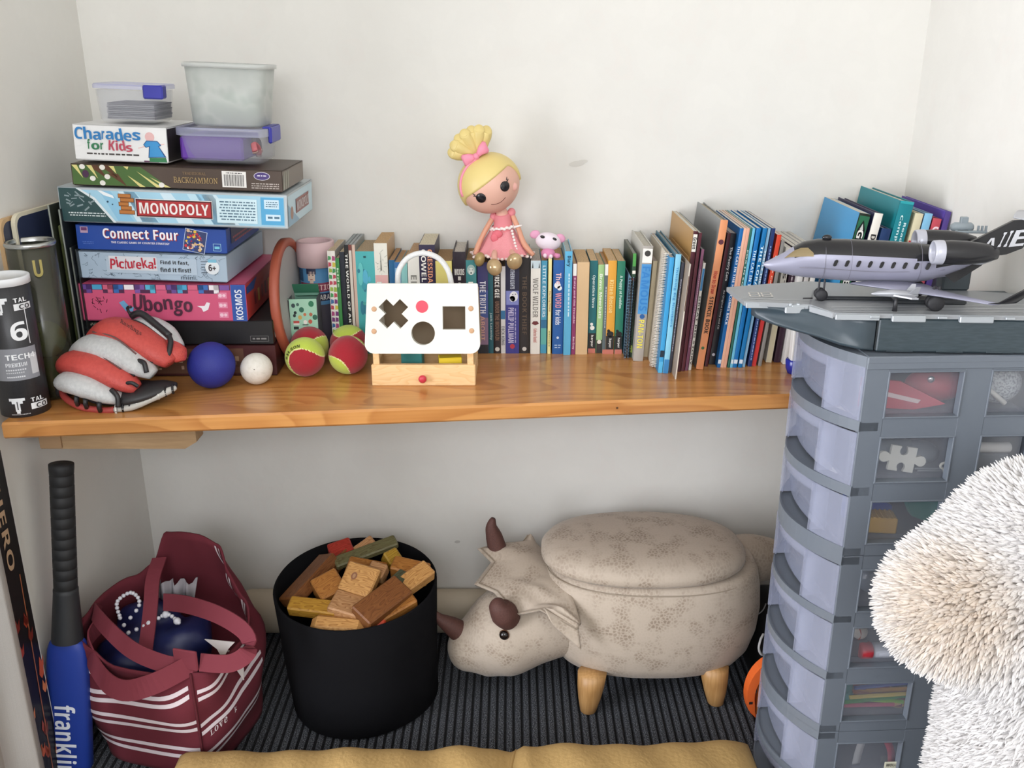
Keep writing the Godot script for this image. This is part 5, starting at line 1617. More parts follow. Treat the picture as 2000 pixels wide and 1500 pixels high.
	for q in [Vector2(-0.0895, 0.149), Vector2(-0.0905, 0.108), Vector2(0.0915, 0.150), Vector2(0.0925, 0.109)]:
		s = Shape.new()
		s.smooth(true).put(Transform3D(Basis(Vector3.RIGHT, PI / 2 - 0.192), Vector3(q.x, q.y, dz + 0.0255 - q.y * 0.1944)))
		s.lathe([Vector2(0, 0), Vector2(0.0049, 0), Vector2(0.0049, 0.0006), Vector2(0.004, 0.0011), Vector2(0, 0.0013)], 16)
		obj("peg", s, paint("#c59b76", 0.5), t)
	s = Shape.new()
	s.put(Transform3D(Basis(Vector3.RIGHT, PI / 2 - 0.192), Vector3(0.0002, 0.1535, dz + 0.0255 - 0.1535 * 0.1944)))
	s.lathe([Vector2(0, 0), Vector2(0.0115, 0), Vector2(0.0115, 0.0006), Vector2(0, 0.0007)], 32)
	obj("red_dot", s, paint("#d23a50", 0.4), t)
	s = Shape.new()
	s.smooth(true)
	s.tube(curve([Vector3(-0.0495, 0.185, 0.006), Vector3(-0.046, 0.212, 0.006), Vector3(-0.028, 0.236, 0.007), Vector3(0.0, 0.2455, 0.008), Vector3(0.029, 0.236, 0.007), Vector3(0.047, 0.212, 0.006), Vector3(0.053, 0.185, 0.006)], 36), 0.0052, 12)
	obj("rope_handle", s, textured(noise_tex(65, 0.25, [[0.2, "#cfcfce"], [0.8, "#e4e3e0"]], 128, 2), Vector3(30, 8, 30), 0.8), t)
	t = thing("toy_block", "small yellow wooden block lying in the toy's drawer", "block", Vector3(-0.1195, SHELF + 0.0072, 0.318), Vector3(0, 8, 0))
	obj("wood", Shape.new().box(Vector3(0, 0.0215, 0), Vector3(0.044, 0.043, 0.024), 0.0012), paint("#dfc22c", 0.5), t)
	t = thing("toy_block", "small teal wooden block lying in the toy's drawer", "block", Vector3(-0.196, SHELF + 0.0072, 0.276), Vector3(0, -6, 0))
	obj("wood", Shape.new().box(Vector3(0, 0.021, 0), Vector3(0.042, 0.042, 0.024), 0.0012), paint("#3f8f8c", 0.5), t)
	build_glove()


func build_glove() -> void:
	var t := thing("baseball_glove", "red and grey leather baseball glove with black laces lying palm down", "glove", Vector3(-0.705, SHELF - 0.003, 0.40))
	var red := textured(noise_tex(71, 0.06, [[0.1, "#b8443e"], [0.8, "#c85048"]], 128, 4), Vector3(14, 14, 14), 0.5, noise_tex(72, 0.2, [], 128, 3, FastNoiseLite.TYPE_SIMPLEX_SMOOTH, 3.0), 0.4)
	var grey := textured(noise_tex(73, 0.06, [[0.1, "#b4b5b5"], [0.8, "#c9c9c8"]], 128, 4), Vector3(14, 14, 14), 0.5, noise_tex(72, 0.2, [], 128, 3, FastNoiseLite.TYPE_SIMPLEX_SMOOTH, 3.0), 0.4)
	var black := paint("#232224", 0.45)
	# finger stalls: wrist end at the upper left, tip at the lower right, each a flattened tapering tube
	var finger := func(called: String, m: Material, pts: Array, radii: Array, sq: float) -> void:
		var s := Shape.new()
		s.smooth(true)
		s.tube(curve(pts, 22), steps(radii, 22).map(func(q: float) -> float: return q * 1.26), 18, true, sq * 0.74)
		obj(called, s, m, t)
	finger.call("little_finger", grey, [Vector3(-0.112, 0.034, 0.02), Vector3(-0.085, 0.048, 0.05), Vector3(-0.045, 0.046, 0.068), Vector3(-0.008, 0.032, 0.076), Vector3(0.012, 0.022, 0.076)], [0.012, 0.026, 0.028, 0.021, 0.009], 0.85)
	finger.call("ring_finger", red, [Vector3(-0.117, 0.052, -0.004), Vector3(-0.085, 0.076, 0.024), Vector3(-0.035, 0.074, 0.046), Vector3(0.012, 0.053, 0.06), Vector3(0.036, 0.038, 0.062)], [0.014, 0.028, 0.029, 0.024, 0.011], 0.85)
	finger.call("middle_finger", grey, [Vector3(-0.1, 0.082, -0.016), Vector3(-0.06, 0.1, 0.004), Vector3(-0.01, 0.096, 0.022), Vector3(0.034, 0.075, 0.038), Vector3(0.06, 0.058, 0.042)], [0.014, 0.028, 0.029, 0.024, 0.011], 0.85)
	finger.call("index_finger", red, [Vector3(-0.075, 0.105, -0.03), Vector3(-0.035, 0.122, -0.022), Vector3(0.015, 0.115, -0.006), Vector3(0.06, 0.092, 0.012), Vector3(0.085, 0.072, 0.02)], [0.014, 0.03, 0.03, 0.026, 0.013], 0.85)
	finger.call("thumb", grey, [Vector3(-0.02, 0.112, -0.05), Vector3(0.02, 0.126, -0.046), Vector3(0.06, 0.114, -0.032), Vector3(0.088, 0.09, -0.016)], [0.012, 0.02, 0.02, 0.012], 0.85)
	finger.call("thumb_tip", red, [Vector3(0.07, 0.1, -0.012), Vector3(0.09, 0.085, -0.002), Vector3(0.097, 0.07, 0.004)], [0.014, 0.017, 0.008], 0.85)
	# dark welts between the stalls
	var s := Shape.new()
	s.smooth(true)
	for q in [[Vector3(-0.115, 0.047, 0.022), Vector3(-0.08, 0.07, 0.058), Vector3(-0.035, 0.062, 0.077), Vector3(0.01, 0.042, 0.082)], [Vector3(-0.108, 0.074, 0.0), Vector3(-0.07, 0.098, 0.03), Vector3(-0.015, 0.089, 0.052), Vector3(0.034, 0.062, 0.062)], [Vector3(-0.088, 0.102, -0.014), Vector3(-0.045, 0.122, 0.0), Vector3(0.01, 0.111, 0.024), Vector3(0.06, 0.079, 0.038)], [Vector3(-0.04, 0.13, -0.038), Vector3(0.01, 0.139, -0.026), Vector3(0.055, 0.118, -0.008), Vector3(0.085, 0.093, 0.006)]]:
		s.tube(curve(q, 20), 0.0022, 8)
	obj("welt", s, black, t)
	# stitched creases along the stalls
	s = Shape.new()
	s.smooth(true)
	for q in [[Vector3(-0.08, 0.1, 0.022), Vector3(-0.035, 0.1005, 0.049), Vector3(0.012, 0.0755, 0.0645)], [Vector3(-0.055, 0.127, 0.006), Vector3(-0.008, 0.1225, 0.026), Vector3(0.034, 0.097, 0.044)]]:
		s.tube(curve(q, 16), 0.0016, 6)
	obj("crease", s, paint("#6a4a48", 0.7), t)
	# dark palm leather below, opened towards the right
	s = Shape.new()
	s.smooth(true)
	s.tube(curve([Vector3(-0.085, 0.018, 0.015), Vector3(-0.03, 0.02, 0.03), Vector3(0.03, 0.022, 0.04), Vector3(0.07, 0.03, 0.035), Vector3(0.094, 0.032, 0.03)], 16), steps([0.02, 0.05, 0.052, 0.034, 0.014], 16), 20, true, 0.34)
	obj("palm", s, paint("#2c2b2d", 0.5), t)
	s = Shape.new()
	s.smooth(true)
	s.tube(curve([Vector3(0.0, 0.007, 0.088), Vector3(0.03, 0.011, 0.085), Vector3(0.06, 0.021, 0.071), Vector3(0.088, 0.031, 0.056), Vector3(0.098, 0.034, 0.046)], 16), steps([0.004, 0.0065, 0.0065, 0.0065, 0.004], 16), 12)
	obj("rim_binding", s, paint("#b8b6b0", 0.5), t)
	for i in 9:
		var a := i / 8.0
		var m := Vector3(0.004, 0.0085, 0.0885).lerp(Vector3(0.094, 0.0335, 0.05), a) + Vector3(0, -0.001, 0.003 * sin(a * PI))
		s = Shape.new()
		s.smooth(true)
		var pts := []
		for j in 9:
			var b := TAU * j / 8.0
			pts.append(m + Vector3(0.002 * cos(b), 0.0078 * sin(b), 0.0078 * cos(b)))
		s.tube(pts, 0.0022, 6, false)
		obj("lace", s, black if i % 3 else paint("#d8d6d0", 0.5), t)
	# red lower edge and tie loops
	s = Shape.new()
	s.smooth(true)
	s.tube(curve([Vector3(-0.122, 0.03, 0.006), Vector3(-0.106, 0.02, 0.048), Vector3(-0.065, 0.0095, 0.078), Vector3(-0.02, 0.006, 0.088), Vector3(0.0, 0.007, 0.088)], 20), 0.0062, 10)
	obj("heel_edge", s, paint("#a3413c", 0.5), t)
	s = Shape.new()
	s.smooth(true)
	for q in [Vector3(-0.066, 0.02, 0.082), Vector3(-0.048, 0.017, 0.088), Vector3(-0.022, 0.013, 0.094)]:
		s.tube([q + Vector3(0, -0.006, 0.0), q + Vector3(0.001, 0.002, 0.005), q + Vector3(0.003, 0.012, 0.006)], 0.0042, 8)
	obj("tie", s, black, t)
	s = Shape.new()
	s.smooth(true)
	s.tube(curve([Vector3(0.0, 0.045, 0.088), Vector3(0.012, 0.034, 0.094), Vector3(0.012, 0.016, 0.098)], 8), 0.0045, 8)
	s.tube(curve([Vector3(0.02, 0.052, 0.078), Vector3(0.034, 0.055, 0.08), Vector3(0.044, 0.047, 0.078)], 8), 0.0035, 8)
	s.tube(curve([Vector3(0.04, 0.086, 0.05), Vector3(0.052, 0.084, 0.058), Vector3(0.056, 0.068, 0.063)], 8), 0.0045, 8)
	s.tube(curve([Vector3(0.07, 0.118, -0.016), Vector3(0.084, 0.108, 0.006), Vector3(0.08, 0.075, 0.03)], 10), 0.005, 8)
	s.tube(curve([Vector3(0.0, 0.144, -0.04), Vector3(0.02, 0.15, -0.036), Vector3(0.05, 0.133, -0.022), Vector3(0.078, 0.115, -0.008)], 12), 0.0065, 8)
	s.tube(curve([Vector3(0.0, 0.145, -0.038), Vector3(-0.004, 0.16, -0.036), Vector3(0.004, 0.163, -0.034)], 6), 0.003, 6)
	obj("tie", s, black, t)
	words(t, "Rawlings", Vector3(0.022, 0.1395, 0.0225), Vector3(0.82, -0.36, 0.36), Vector3(0.15, 0.72, 0.1), 0.05, 0.012, "#4a302c", true, true, 0.2)
	s = Shape.new()
	s.smooth(true)
	s.tube(curve([Vector3(-0.1, 0.09, -0.03), Vector3(-0.12, 0.062, -0.02), Vector3(-0.128, 0.036, 0.0), Vector3(-0.118, 0.018, 0.03)], 14), steps([0.012, 0.02, 0.02, 0.012], 14), 14, true, 0.7)
	obj("wrist_strap", s, paint("#3a3a3c", 0.5), t)


# ---------------------------------------------------------------- doll and plush on the books
func build_doll() -> void:
	var t := thing("doll", "blonde doll with a big head in a pink dress sitting on the books", "doll", Vector3(-0.022, 0.9425, 0.105))
	var skin := paint("#dfaf9c", 0.45)
	var hair := paint("#dcc680", 0.42)
	var pink := paint("#e58b92", 0.7)
	# head, tilted to its right
	var hm := Vector3(-0.0235, 0.1505, 0.022)
	var tilt := Basis(Vector3.BACK, 0.44) * Basis(Vector3.UP, 0.06)
	var head := Node3D.new()
	head.name = "head"
	head.transform = Transform3D(tilt, hm)
	t.add_child(head)
	var s := Shape.new()
	s.smooth(true).ellipsoid(Vector3.ZERO, Vector3(0.0615, 0.0585, 0.056), 44, 28)
	obj("face", s, skin, head)
	# hair: a cap over the head, cut by a fringe line that sweeps down across the brow
	s = Shape.new()
	s.smooth(true)
	var nu := 72
	var nv := 40
	var shell := func(u: int, v: int) -> Vector3:
		var a := TAU * u / nu
		# lower edge of the cap: low at the back and sides, sweeping over the brow in front
		var front := maxf(0.0, sin(a))
		var edge := lerpf(-0.35, 0.2 + 0.22 * cos(a) - 0.05, smoothstep(0.0, 0.6, front))
		if sin(a) < 0.0:
			edge = lerpf(-0.35, -0.6, -sin(a))
		var b := lerpf(edge, PI / 2, float(v) / nv)
		var k := 1.055 if v > 0 else 1.0
		return Vector3(cos(b) * cos(a) * 0.0615, sin(b) * 0.0585, cos(b) * sin(a) * 0.056) * k
	for v in nv:
		for u in nu:
			s.quad(shell.call(u, v), shell.call(u, v + 1), shell.call(u + 1, v + 1), shell.call(u + 1, v))
	obj("hair", s, hair, head)
	# fan of curled locks on top
	for i in 7:
		var a := lerpf(-0.95, 0.72, i / 6.0)
		var d := Vector3(sin(a), cos(a), 0.1 * (i % 2))
		var b0 := Vector3(0.004, 0.056, 0.004)
		s = Shape.new()
		s.smooth(true)
		s.tube(curve([b0 + d * 0.0, b0 + d * 0.02 + Vector3(0, 0, 0.002), b0 + d * 0.042 + Vector3(0, 0, 0.003), b0 + d * 0.054 + Vector3(0, 0, 0.006), b0 + d * 0.0575 + Vector3(0, 0, 0.009)], 14), steps([0.009, 0.0105, 0.0135, 0.012, 0.007], 14), 14)
		obj("lock", s, hair, head)
	# bow and band
	s = Shape.new()
	s.smooth(true)
	for e in [-1, 1]:
		s.loft([ring_x(Vector3(e * 0.002, 0.062, 0.024), 0.005, 0.005), ring_x(Vector3(e * 0.012, 0.066 + 0.002 * e, 0.026), 0.009, 0.006), ring_x(Vector3(e * 0.024, 0.067 + 0.003 * e, 0.024), 0.0125, 0.006), ring_x(Vector3(e * 0.028, 0.067 + 0.003 * e, 0.022), 0.009, 0.004)] if e > 0 else [ring_x(Vector3(-0.028, 0.064, 0.022), 0.009, 0.004), ring_x(Vector3(-0.024, 0.064, 0.024), 0.0125, 0.006), ring_x(Vector3(-0.012, 0.064, 0.026), 0.009, 0.006), ring_x(Vector3(-0.002, 0.062, 0.024), 0.005, 0.005)])
	s.ellipsoid(Vector3(0, 0.062, 0.027), Vector3(0.006, 0.0065, 0.006), 14, 10)
	obj("bow", s, paint("#ea8fa6", 0.5), head)
	s = Shape.new()
	s.smooth(true)
	var band := []
	for i in 13:
		var a := lerpf(1.5, PI - 0.05, i / 12.0)
		var q := Vector3(cos(a) * 0.9, sin(a), 0.46).normalized()
		band.append(Vector3(q.x * 0.0655, q.y * 0.0625, q.z * 0.06))
	s.tube(band, 0.0028, 8)
	obj("hair_band", s, paint("#ea8fa6", 0.5), head)
	# plain round dark eyes with a lash, cheeks, smile
	var on := func(x: float, y: float, lift: float) -> Vector3:
		var q := 1.0 - pow(x / 0.0615, 2) - pow(y / 0.0585, 2)
		return Vector3(x, y, 0.056 * sqrt(maxf(q, 0.0)) + lift)
	for e in [-1, 1]:
		s = Shape.new()
		s.smooth(true)
		var m: Vector3 = on.call(e * 0.0262, -0.0125, 0.0)
		var n := Vector3(m.x / 0.00378, m.y / 0.00342, m.z / 0.00314).normalized()
		var b := Basis(n.cross(Vector3.UP).normalized() * -1.0, n, Vector3.ZERO)
		b.z = b.x.cross(b.y)
		s.put(Transform3D(b, m - n * 0.0008))
		s.lathe([Vector2(0.0102, 0), Vector2(0.0102, 0.0014), Vector2(0.0085, 0.0026), Vector2(0.0, 0.003)], 24)
		obj("eye", s, paint("#201c20", 0.25), head)
		s = Shape.new()
		s.smooth(true)
		for k in 2:
			var p0: Vector3 = on.call(e * (0.0335 + 0.001 * k), -0.006 + 0.003 * k, 0.001)
			var p1: Vector3 = on.call(e * (0.0385 - 0.001 * k), -0.003 + 0.005 * k, 0.0012)
			s.tube([p0, p1], [0.0013, 0.0005], 6)
		obj("eyelash", s, paint("#201c20", 0.4), head)
	s = Shape.new()
	s.smooth(true)
	var mouth := []
	for i in 9:
		var a := lerpf(-1.0, 1.0, i / 8.0)
		mouth.append(on.call(a * 0.0155 + 0.002, -0.0375 + 0.0045 * a * a, 0.0002))
	s.tube(mouth, 0.0006, 6)
	obj("mouth", s, paint("#6a342c", 0.5), head)
	s = Shape.new()
	s.smooth(true)
	var ck: Vector3 = on.call(0.041, -0.022, -0.0038)
	s.ellipsoid(ck, Vector3(0.0085, 0.0085, 0.0045), 16, 10)
	obj("cheek", s, paint("#e3ab9f", 0.5), head)
	# body
	s = Shape.new()
	s.smooth(true).tube(curve([Vector3(0.003, 0.045, -0.004), Vector3(0.0035, 0.075, 0.0), Vector3(0.0, 0.095, 0.006), Vector3(-0.005, 0.108, 0.012)], 10), steps([0.019, 0.016, 0.011, 0.0065], 10), 16)
	obj("torso", s, skin, t)
	s = Shape.new()
	s.smooth(true).tube(curve([Vector3(0.0035, 0.05, -0.003), Vector3(0.0035, 0.068, 0.0), Vector3(0.001, 0.088, 0.005)], 8), steps([0.022, 0.0195, 0.0165], 8), 18)
	obj("bodice", s, pink, t)
	# skirt with waves at its hem
	s = Shape.new()
	s.smooth(true)
	var rings := []
	for j in 9:
		var v := j / 8.0
		var r := PackedVector3Array()
		for i in 56:
			var a := TAU * i / 56.0
			var q := lerpf(0.052, 0.019, pow(v, 0.8)) * (1.0 + (1.0 - v) * 0.09 * sin(a * 9.0))
			var x := cos(a) * q * 1.12
			var z := -sin(a) * q * 0.78
			r.append(Vector3(x + 0.002, lerpf(0.004, 0.062, v) + (1.0 - v) * 0.003 * sin(a * 5.0), z + lerpf(0.012, -0.003, v)))
		rings.append(r)
	s.loft(rings, false, false)
	var net_m := textured(noise_tex(81, 0.35, [[0.35, "#d9747e"], [0.6, "#e99aa0"], [0.75, "#f4c4c4"]], 128, 1), Vector3(25, 25, 25), 0.8)
	obj("skirt", s, net_m, t)
	s = Shape.new()
	s.smooth(true)
	for i in 40:
		var a := TAU * i / 40.0
		var q := 0.0535 * (1.0 + 0.09 * sin(a * 9.0))
		s.ellipsoid(Vector3(cos(a) * q * 1.12 + 0.002, 0.0055 + 0.003 * sin(a * 5.0), -sin(a) * q * 0.78 + 0.012), Vector3(0.0042, 0.003, 0.003), 8, 6)
	obj("lace_hem", s, paint("#efdcd6", 0.8), t)
	s = Shape.new()
	s.smooth(true)
	for i in 14:
		var a := lerpf(0.1, PI - 0.1, i / 13.0)
		s.ellipsoid(Vector3(0.0035 + cos(a) * 0.0245, 0.0585 + 0.0018 * (i % 2) + 0.003 * cos(a), sin(a) * 0.02), Vector3(0.0042, 0.0032, 0.003), 8, 6)
	s.tube([Vector3(0.026, 0.062, 0.014), Vector3(0.042, 0.066, 0.018)], [0.003, 0.0015], 8)
	for i in 7:
		s.ellipsoid(Vector3(0.022 + 0.0015 * i, 0.055 - 0.006 * i, 0.02 + 0.0015 * i), Vector3(0.003, 0.003, 0.0025), 8, 6)
	obj("waist_lace", s, paint("#f2e9e4", 0.8), t)
	s = Shape.new()
	s.smooth(true)
	s.ellipsoid(Vector3(-0.008, 0.049, 0.0225), Vector3(0.011, 0.0085, 0.005), 14, 10)
	s.ellipsoid(Vector3(-0.014, 0.042, 0.0255), Vector3(0.008, 0.009, 0.004), 14, 10)
	obj("rose", s, paint("#e0707c", 0.7), t)
	s = Shape.new()
	s.smooth(true)
	s.ellipsoid(Vector3(0.021, 0.09, 0.003), Vector3(0.0085, 0.0095, 0.009), 14, 10)
	s.ellipsoid(Vector3(-0.016, 0.082, 0.003), Vector3(0.0075, 0.0085, 0.008), 14, 10)
	obj("puff_sleeve", s, pink, t)
	for q in [[Vector3(-0.017, 0.08, 0.003), Vector3(-0.034, 0.052, 0.008), Vector3(-0.047, 0.026, 0.016), Vector3(-0.054, 0.006, 0.022)], [Vector3(0.022, 0.086, 0.004), Vector3(0.035, 0.058, 0.01), Vector3(0.047, 0.028, 0.018), Vector3(0.066, 0.006, 0.028)]]:
		s = Shape.new()
		s.smooth(true).tube(curve(q, 14), steps([0.0055, 0.0055, 0.0052, 0.006, 0.0045], 14), 12)
		obj("arm", s, paint("#d99c80", 0.5), t)
	for q in [[Vector3(-0.012, 0.016, 0.02), Vector3(-0.014, 0.012, 0.05), Vector3(-0.013, -0.002, 0.068)], [Vector3(0.016, 0.016, 0.02), Vector3(0.024, 0.014, 0.05), Vector3(0.028, 0.008, 0.066)]]:
		s = Shape.new()
		s.smooth(true).tube(curve(q, 10), 0.006, 12)
		obj("leg", s, skin, t)
	for q in [[Vector3(-0.0135, -0.008, 0.077), 0.35, -0.25], [Vector3(0.027, 0.004, 0.078), -0.35, 0.15]]:
		s = Shape.new()
		s.smooth(true)
		s.put(Transform3D(Basis(Vector3.BACK, q[1]) * Basis(Vector3.RIGHT, q[2]), q[0]))
		s.ellipsoid(Vector3.ZERO, Vector3(0.0155, 0.0175, 0.0105), 24, 14)
		obj("shoe", s, paint("#b59a72", 0.12, 0.25), t)
	s = Shape.new()
	s.smooth(true)
	s.put(Transform3D(Basis(Vector3.BACK, -0.2), Vector3(-0.044, 0.002, 0.048)))
	s.ellipsoid(Vector3.ZERO, Vector3(0.011, 0.015, 0.012), 16, 10)
	obj("gold_pouch", s, paint("#a88e5c", 0.35, 0.2), t)

	# small pink and white plush
	t = thing("plush_toy", "tiny pink and white plush animal lying beside the doll", "plush toy", Vector3(0.0735, 0.9425, 0.128))
	s = Shape.new()
	s.smooth(true).put(Transform3D(Basis(Vector3.BACK, -0.15), Vector3(0.001, 0.0335, -0.004)))
	s.ellipsoid(Vector3.ZERO, Vector3(0.0265, 0.0185, 0.018), 30, 20)
	obj("head", s, paint("#e6dbe4", 0.8), t)
	for e in [-1, 1]:
		s = Shape.new()
		s.smooth(true).put(Transform3D(Basis(Vector3.BACK, -0.15 + e * -0.5), Vector3(e * 0.0265, 0.044 - e * 0.004, -0.004)))
		s.ellipsoid(Vector3.ZERO, Vector3(0.0105, 0.0085, 0.005), 16, 10)
		obj("ear", s, paint("#dd9fbc", 0.8), t)
		s = Shape.new()
		s.smooth(true).put(Transform3D(Basis(Vector3.BACK, -0.35), Vector3(e * 0.0118 + 0.001, 0.0425 - e * 0.0022, 0.0085)))
		s.ellipsoid(Vector3.ZERO, Vector3(0.0055, 0.0032, 0.003), 14, 8)
		obj("eye", s, paint("#171518", 0.2), t)
	s = Shape.new()
	s.smooth(true).ellipsoid(Vector3(0.0005, 0.0105, 0.005), Vector3(0.0145, 0.0115, 0.0125), 24, 16)
	obj("body", s, paint("#d98aae", 0.8), t)
	for q in [Vector3(-0.006, 0.008, 0.0175), Vector3(0.006, 0.0065, 0.0175)]:
		s = Shape.new()
		s.smooth(true).ellipsoid(q, Vector3(0.0042, 0.0045, 0.003), 12, 8)
		obj("paw", s, paint("#ecd6e0", 0.8), t)
	s = Shape.new()
	s.smooth(true).tube(curve([Vector3(0.01, 0.008, 0.003), Vector3(0.019, 0.006, 0.009), Vector3(0.024, 0.006, 0.007)], 8), steps([0.004, 0.0055, 0.004], 8), 10)
	obj("tail", s, paint("#d98aae", 0.8), t)


func ring_x(m: Vector3, ry: float, rz: float, n := 14) -> PackedVector3Array:
	# a ring square to x, counter-clockwise seen from +x
	var r := PackedVector3Array()
	for i in n:
		var a := TAU * i / n
		r.append(m + Vector3(0, cos(a) * ry, sin(a) * rz))
	return r


# ---------------------------------------------------------------- drawer tower
const TW := 0.294
const TD := 0.27
const FLAT := Basis(Vector3(1, 0, 0), Vector3(0, 0, -1), Vector3(0, 1, 0))   # x stays x, y goes back, z goes up


func bulge(s: float, y0 := 0.0, y1 := TD, n := 18) -> Array:
	# the bowed front in plan, from the near corner to the far one: points (x, back)
	var out := []
	for i in n + 1:
		var b := lerpf(y0, y1, float(i) / n)
		var q := (b - TD / 2) / (TD / 2)
		out.append(Vector2(-s * (1.0 - q * q), b))
	return out


func bowed(s: Shape, sag: float, inner: float, y0: float, y1: float, b0 := 0.0, b1 := TD) -> void:
	# a bowed slab between two heights: outer curve at sag, inner curve set in by inner
	var poly := PackedVector2Array()
	for p in bulge(sag, b0, b1):
		poly.append(p)
	var back := bulge(sag, b0, b1)
	back.reverse()
	for p in back:
		poly.append(p + Vector2(inner, 0))
	s.put(Transform3D(FLAT, Vector3.ZERO))
	s.prism(poly, y0, y1)


func drawer_unit(label: String, y_low: float, y_top: float, lips: Array, drawers: Array, cap: bool) -> Node3D:
	var t := thing("drawer_unit", label, "drawer unit", Vector3(0.5425, y_low, 0.68), Vector3(0, 2.6, 0), "stacked grey drawer units of the tower")
	var grey := paint("#6b727b", 0.4)
	# side walls with window openings, near and far
	for z in [-0.006, -TD + 0.006]:
		var s := Shape.new()
		var th := 0.012
		var h := y_top - y_low
		var xs := [[0.0, 0.037], [0.155, 0.199], [0.282, TW]]
		for x in xs:
			s.box(Vector3((x[0] + x[1]) / 2, h / 2, z), Vector3(x[1] - x[0], h, th), 0.0012)
		var ys := [0.0]
		for d in drawers:
			ys.append(d[1] + 0.0055 - y_low)
			ys.append(d[0] - 0.0085 - y_low)
		ys.append(h)
		ys.sort()
		for i in range(0, ys.size(), 2):
			var a: float = ys[i]
			var b: float = ys[i + 1]
			for x in [[0.0365, 0.1555], [0.1985, 0.2825]]:
				s.box(Vector3((x[0] + x[1]) / 2, (a + b) / 2, z), Vector3(x[1] - x[0], b - a, th - 0.0006))
		# raised frame round each opening
		for d in drawers:
			for x in [[0.037, 0.155], [0.199, 0.282]]:
				var a: float = d[1] + 0.0055 - y_low
				var b: float = d[0] - 0.0085 - y_low
				for e in [[Vector3((x[0] + x[1]) / 2, a, z), Vector3(x[1] - x[0] + 0.004, 0.003, th + 0.003)], [Vector3((x[0] + x[1]) / 2, b, z), Vector3(x[1] - x[0] + 0.004, 0.003, th + 0.003)], [Vector3(x[0], (a + b) / 2, z), Vector3(0.003, b - a, th + 0.003)], [Vector3(x[1], (a + b) / 2, z), Vector3(0.003, b - a, th + 0.003)]]:
					s.box(e[0], e[1], 0.0009)
		obj("side_wall", s, grey, t)
	var bk := Shape.new()
	bk.box(Vector3(TW - 0.004, (y_top - y_low) / 2, -TD / 2), Vector3(0.006, y_top - y_low - 0.002, TD - 0.026))
	obj("end_wall", bk, grey, t)
	for l in lips:
		var s := Shape.new()
		bowed(s, 0.052, 0.03, l[0] - y_low, l[1] - y_low)
		s.put(Transform3D.IDENTITY)
		s.box(Vector3(0.15, (l[0] + l[1]) / 2 - y_low, -TD / 2), Vector3(0.28, minf(0.006, l[1] - l[0]), TD - 0.026))
		# turned-up rim along the bowed edge
		bowed(s, 0.054, 0.003, l[0] - y_low - 0.001, l[1] - y_low + 0.0025)
		obj("cross_bar", s, grey, t)
	if cap:
		var s := Shape.new()
		s.put(Transform3D.IDENTITY)
		s.box(Vector3(TW / 2 + 0.001, y_top - y_low + 0.001, -TD / 2), Vector3(TW + 0.004, 0.012, TD + 0.006), 0.002)
		s.box(Vector3(TW / 2 + 0.001, y_top - y_low - 0.008, 0.0005), Vector3(TW + 0.003, 0.012, 0.004), 0.001)
		bowed(s, 0.05, 0.02, y_top - y_low - 0.012, y_top - y_low + 0.006)
		obj("top_panel", s, grey, t)
	for d in drawers:
		drawer(t, d[1] - y_low, d[0] - y_low)
	return t


func drawer(t: Node3D, lo: float, hi: float) -> void:
	var milky := clear_plastic("#c0c6d6", 0.3, 0.32)
	var front := clear_plastic("#b2b7cc", 0.34, 0.3)
	var d := Node3D.new()
	d.name = "drawer"
	t.add_child(d, true)
	var s := Shape.new()
	# end lobes reach down over the bar; the middle is set back to leave the finger scoop
	bowed(s, 0.05, 0.0022, lo, hi - 0.001, 0.002, 0.062)
	bowed(s, 0.05, 0.0022, lo, hi - 0.001, TD - 0.062, TD - 0.002)
	bowed(s, 0.05, 0.0022, hi - 0.016, hi - 0.001, 0.06, TD - 0.06)
	obj("front_lobe", s, front, d)
	s = Shape.new()
	bowed(s, 0.026, 0.002, lo + 0.003, hi - 0.012, 0.058, TD - 0.058)
	bowed(s, 0.05, 0.026, hi - 0.018, hi - 0.016, 0.06, TD - 0.06)
	obj("front_panel", s, clear_plastic("#a4aabf", 0.36, 0.32), d)
	for e in [0.061, TD - 0.061]:
		obj("scoop_cheek", Shape.new().box(Vector3(-0.024, (lo + hi) / 2, -e), Vector3(0.03, hi - lo - 0.004, 0.002)), front, d)
	for z in [-0.015, -TD + 0.015]:
		obj("tray_side", Shape.new().box(Vector3(0.135, (lo + hi) / 2, z), Vector3(0.28, hi - lo - 0.006, 0.0012)), clear_plastic("#c4c8d2", 0.12, 0.2), d)
	s = Shape.new()
	s.box(Vector3(0.135, lo + 0.004, -TD / 2), Vector3(0.28, 0.0015, TD - 0.03))
	obj("tray_floor", s, milky, d)


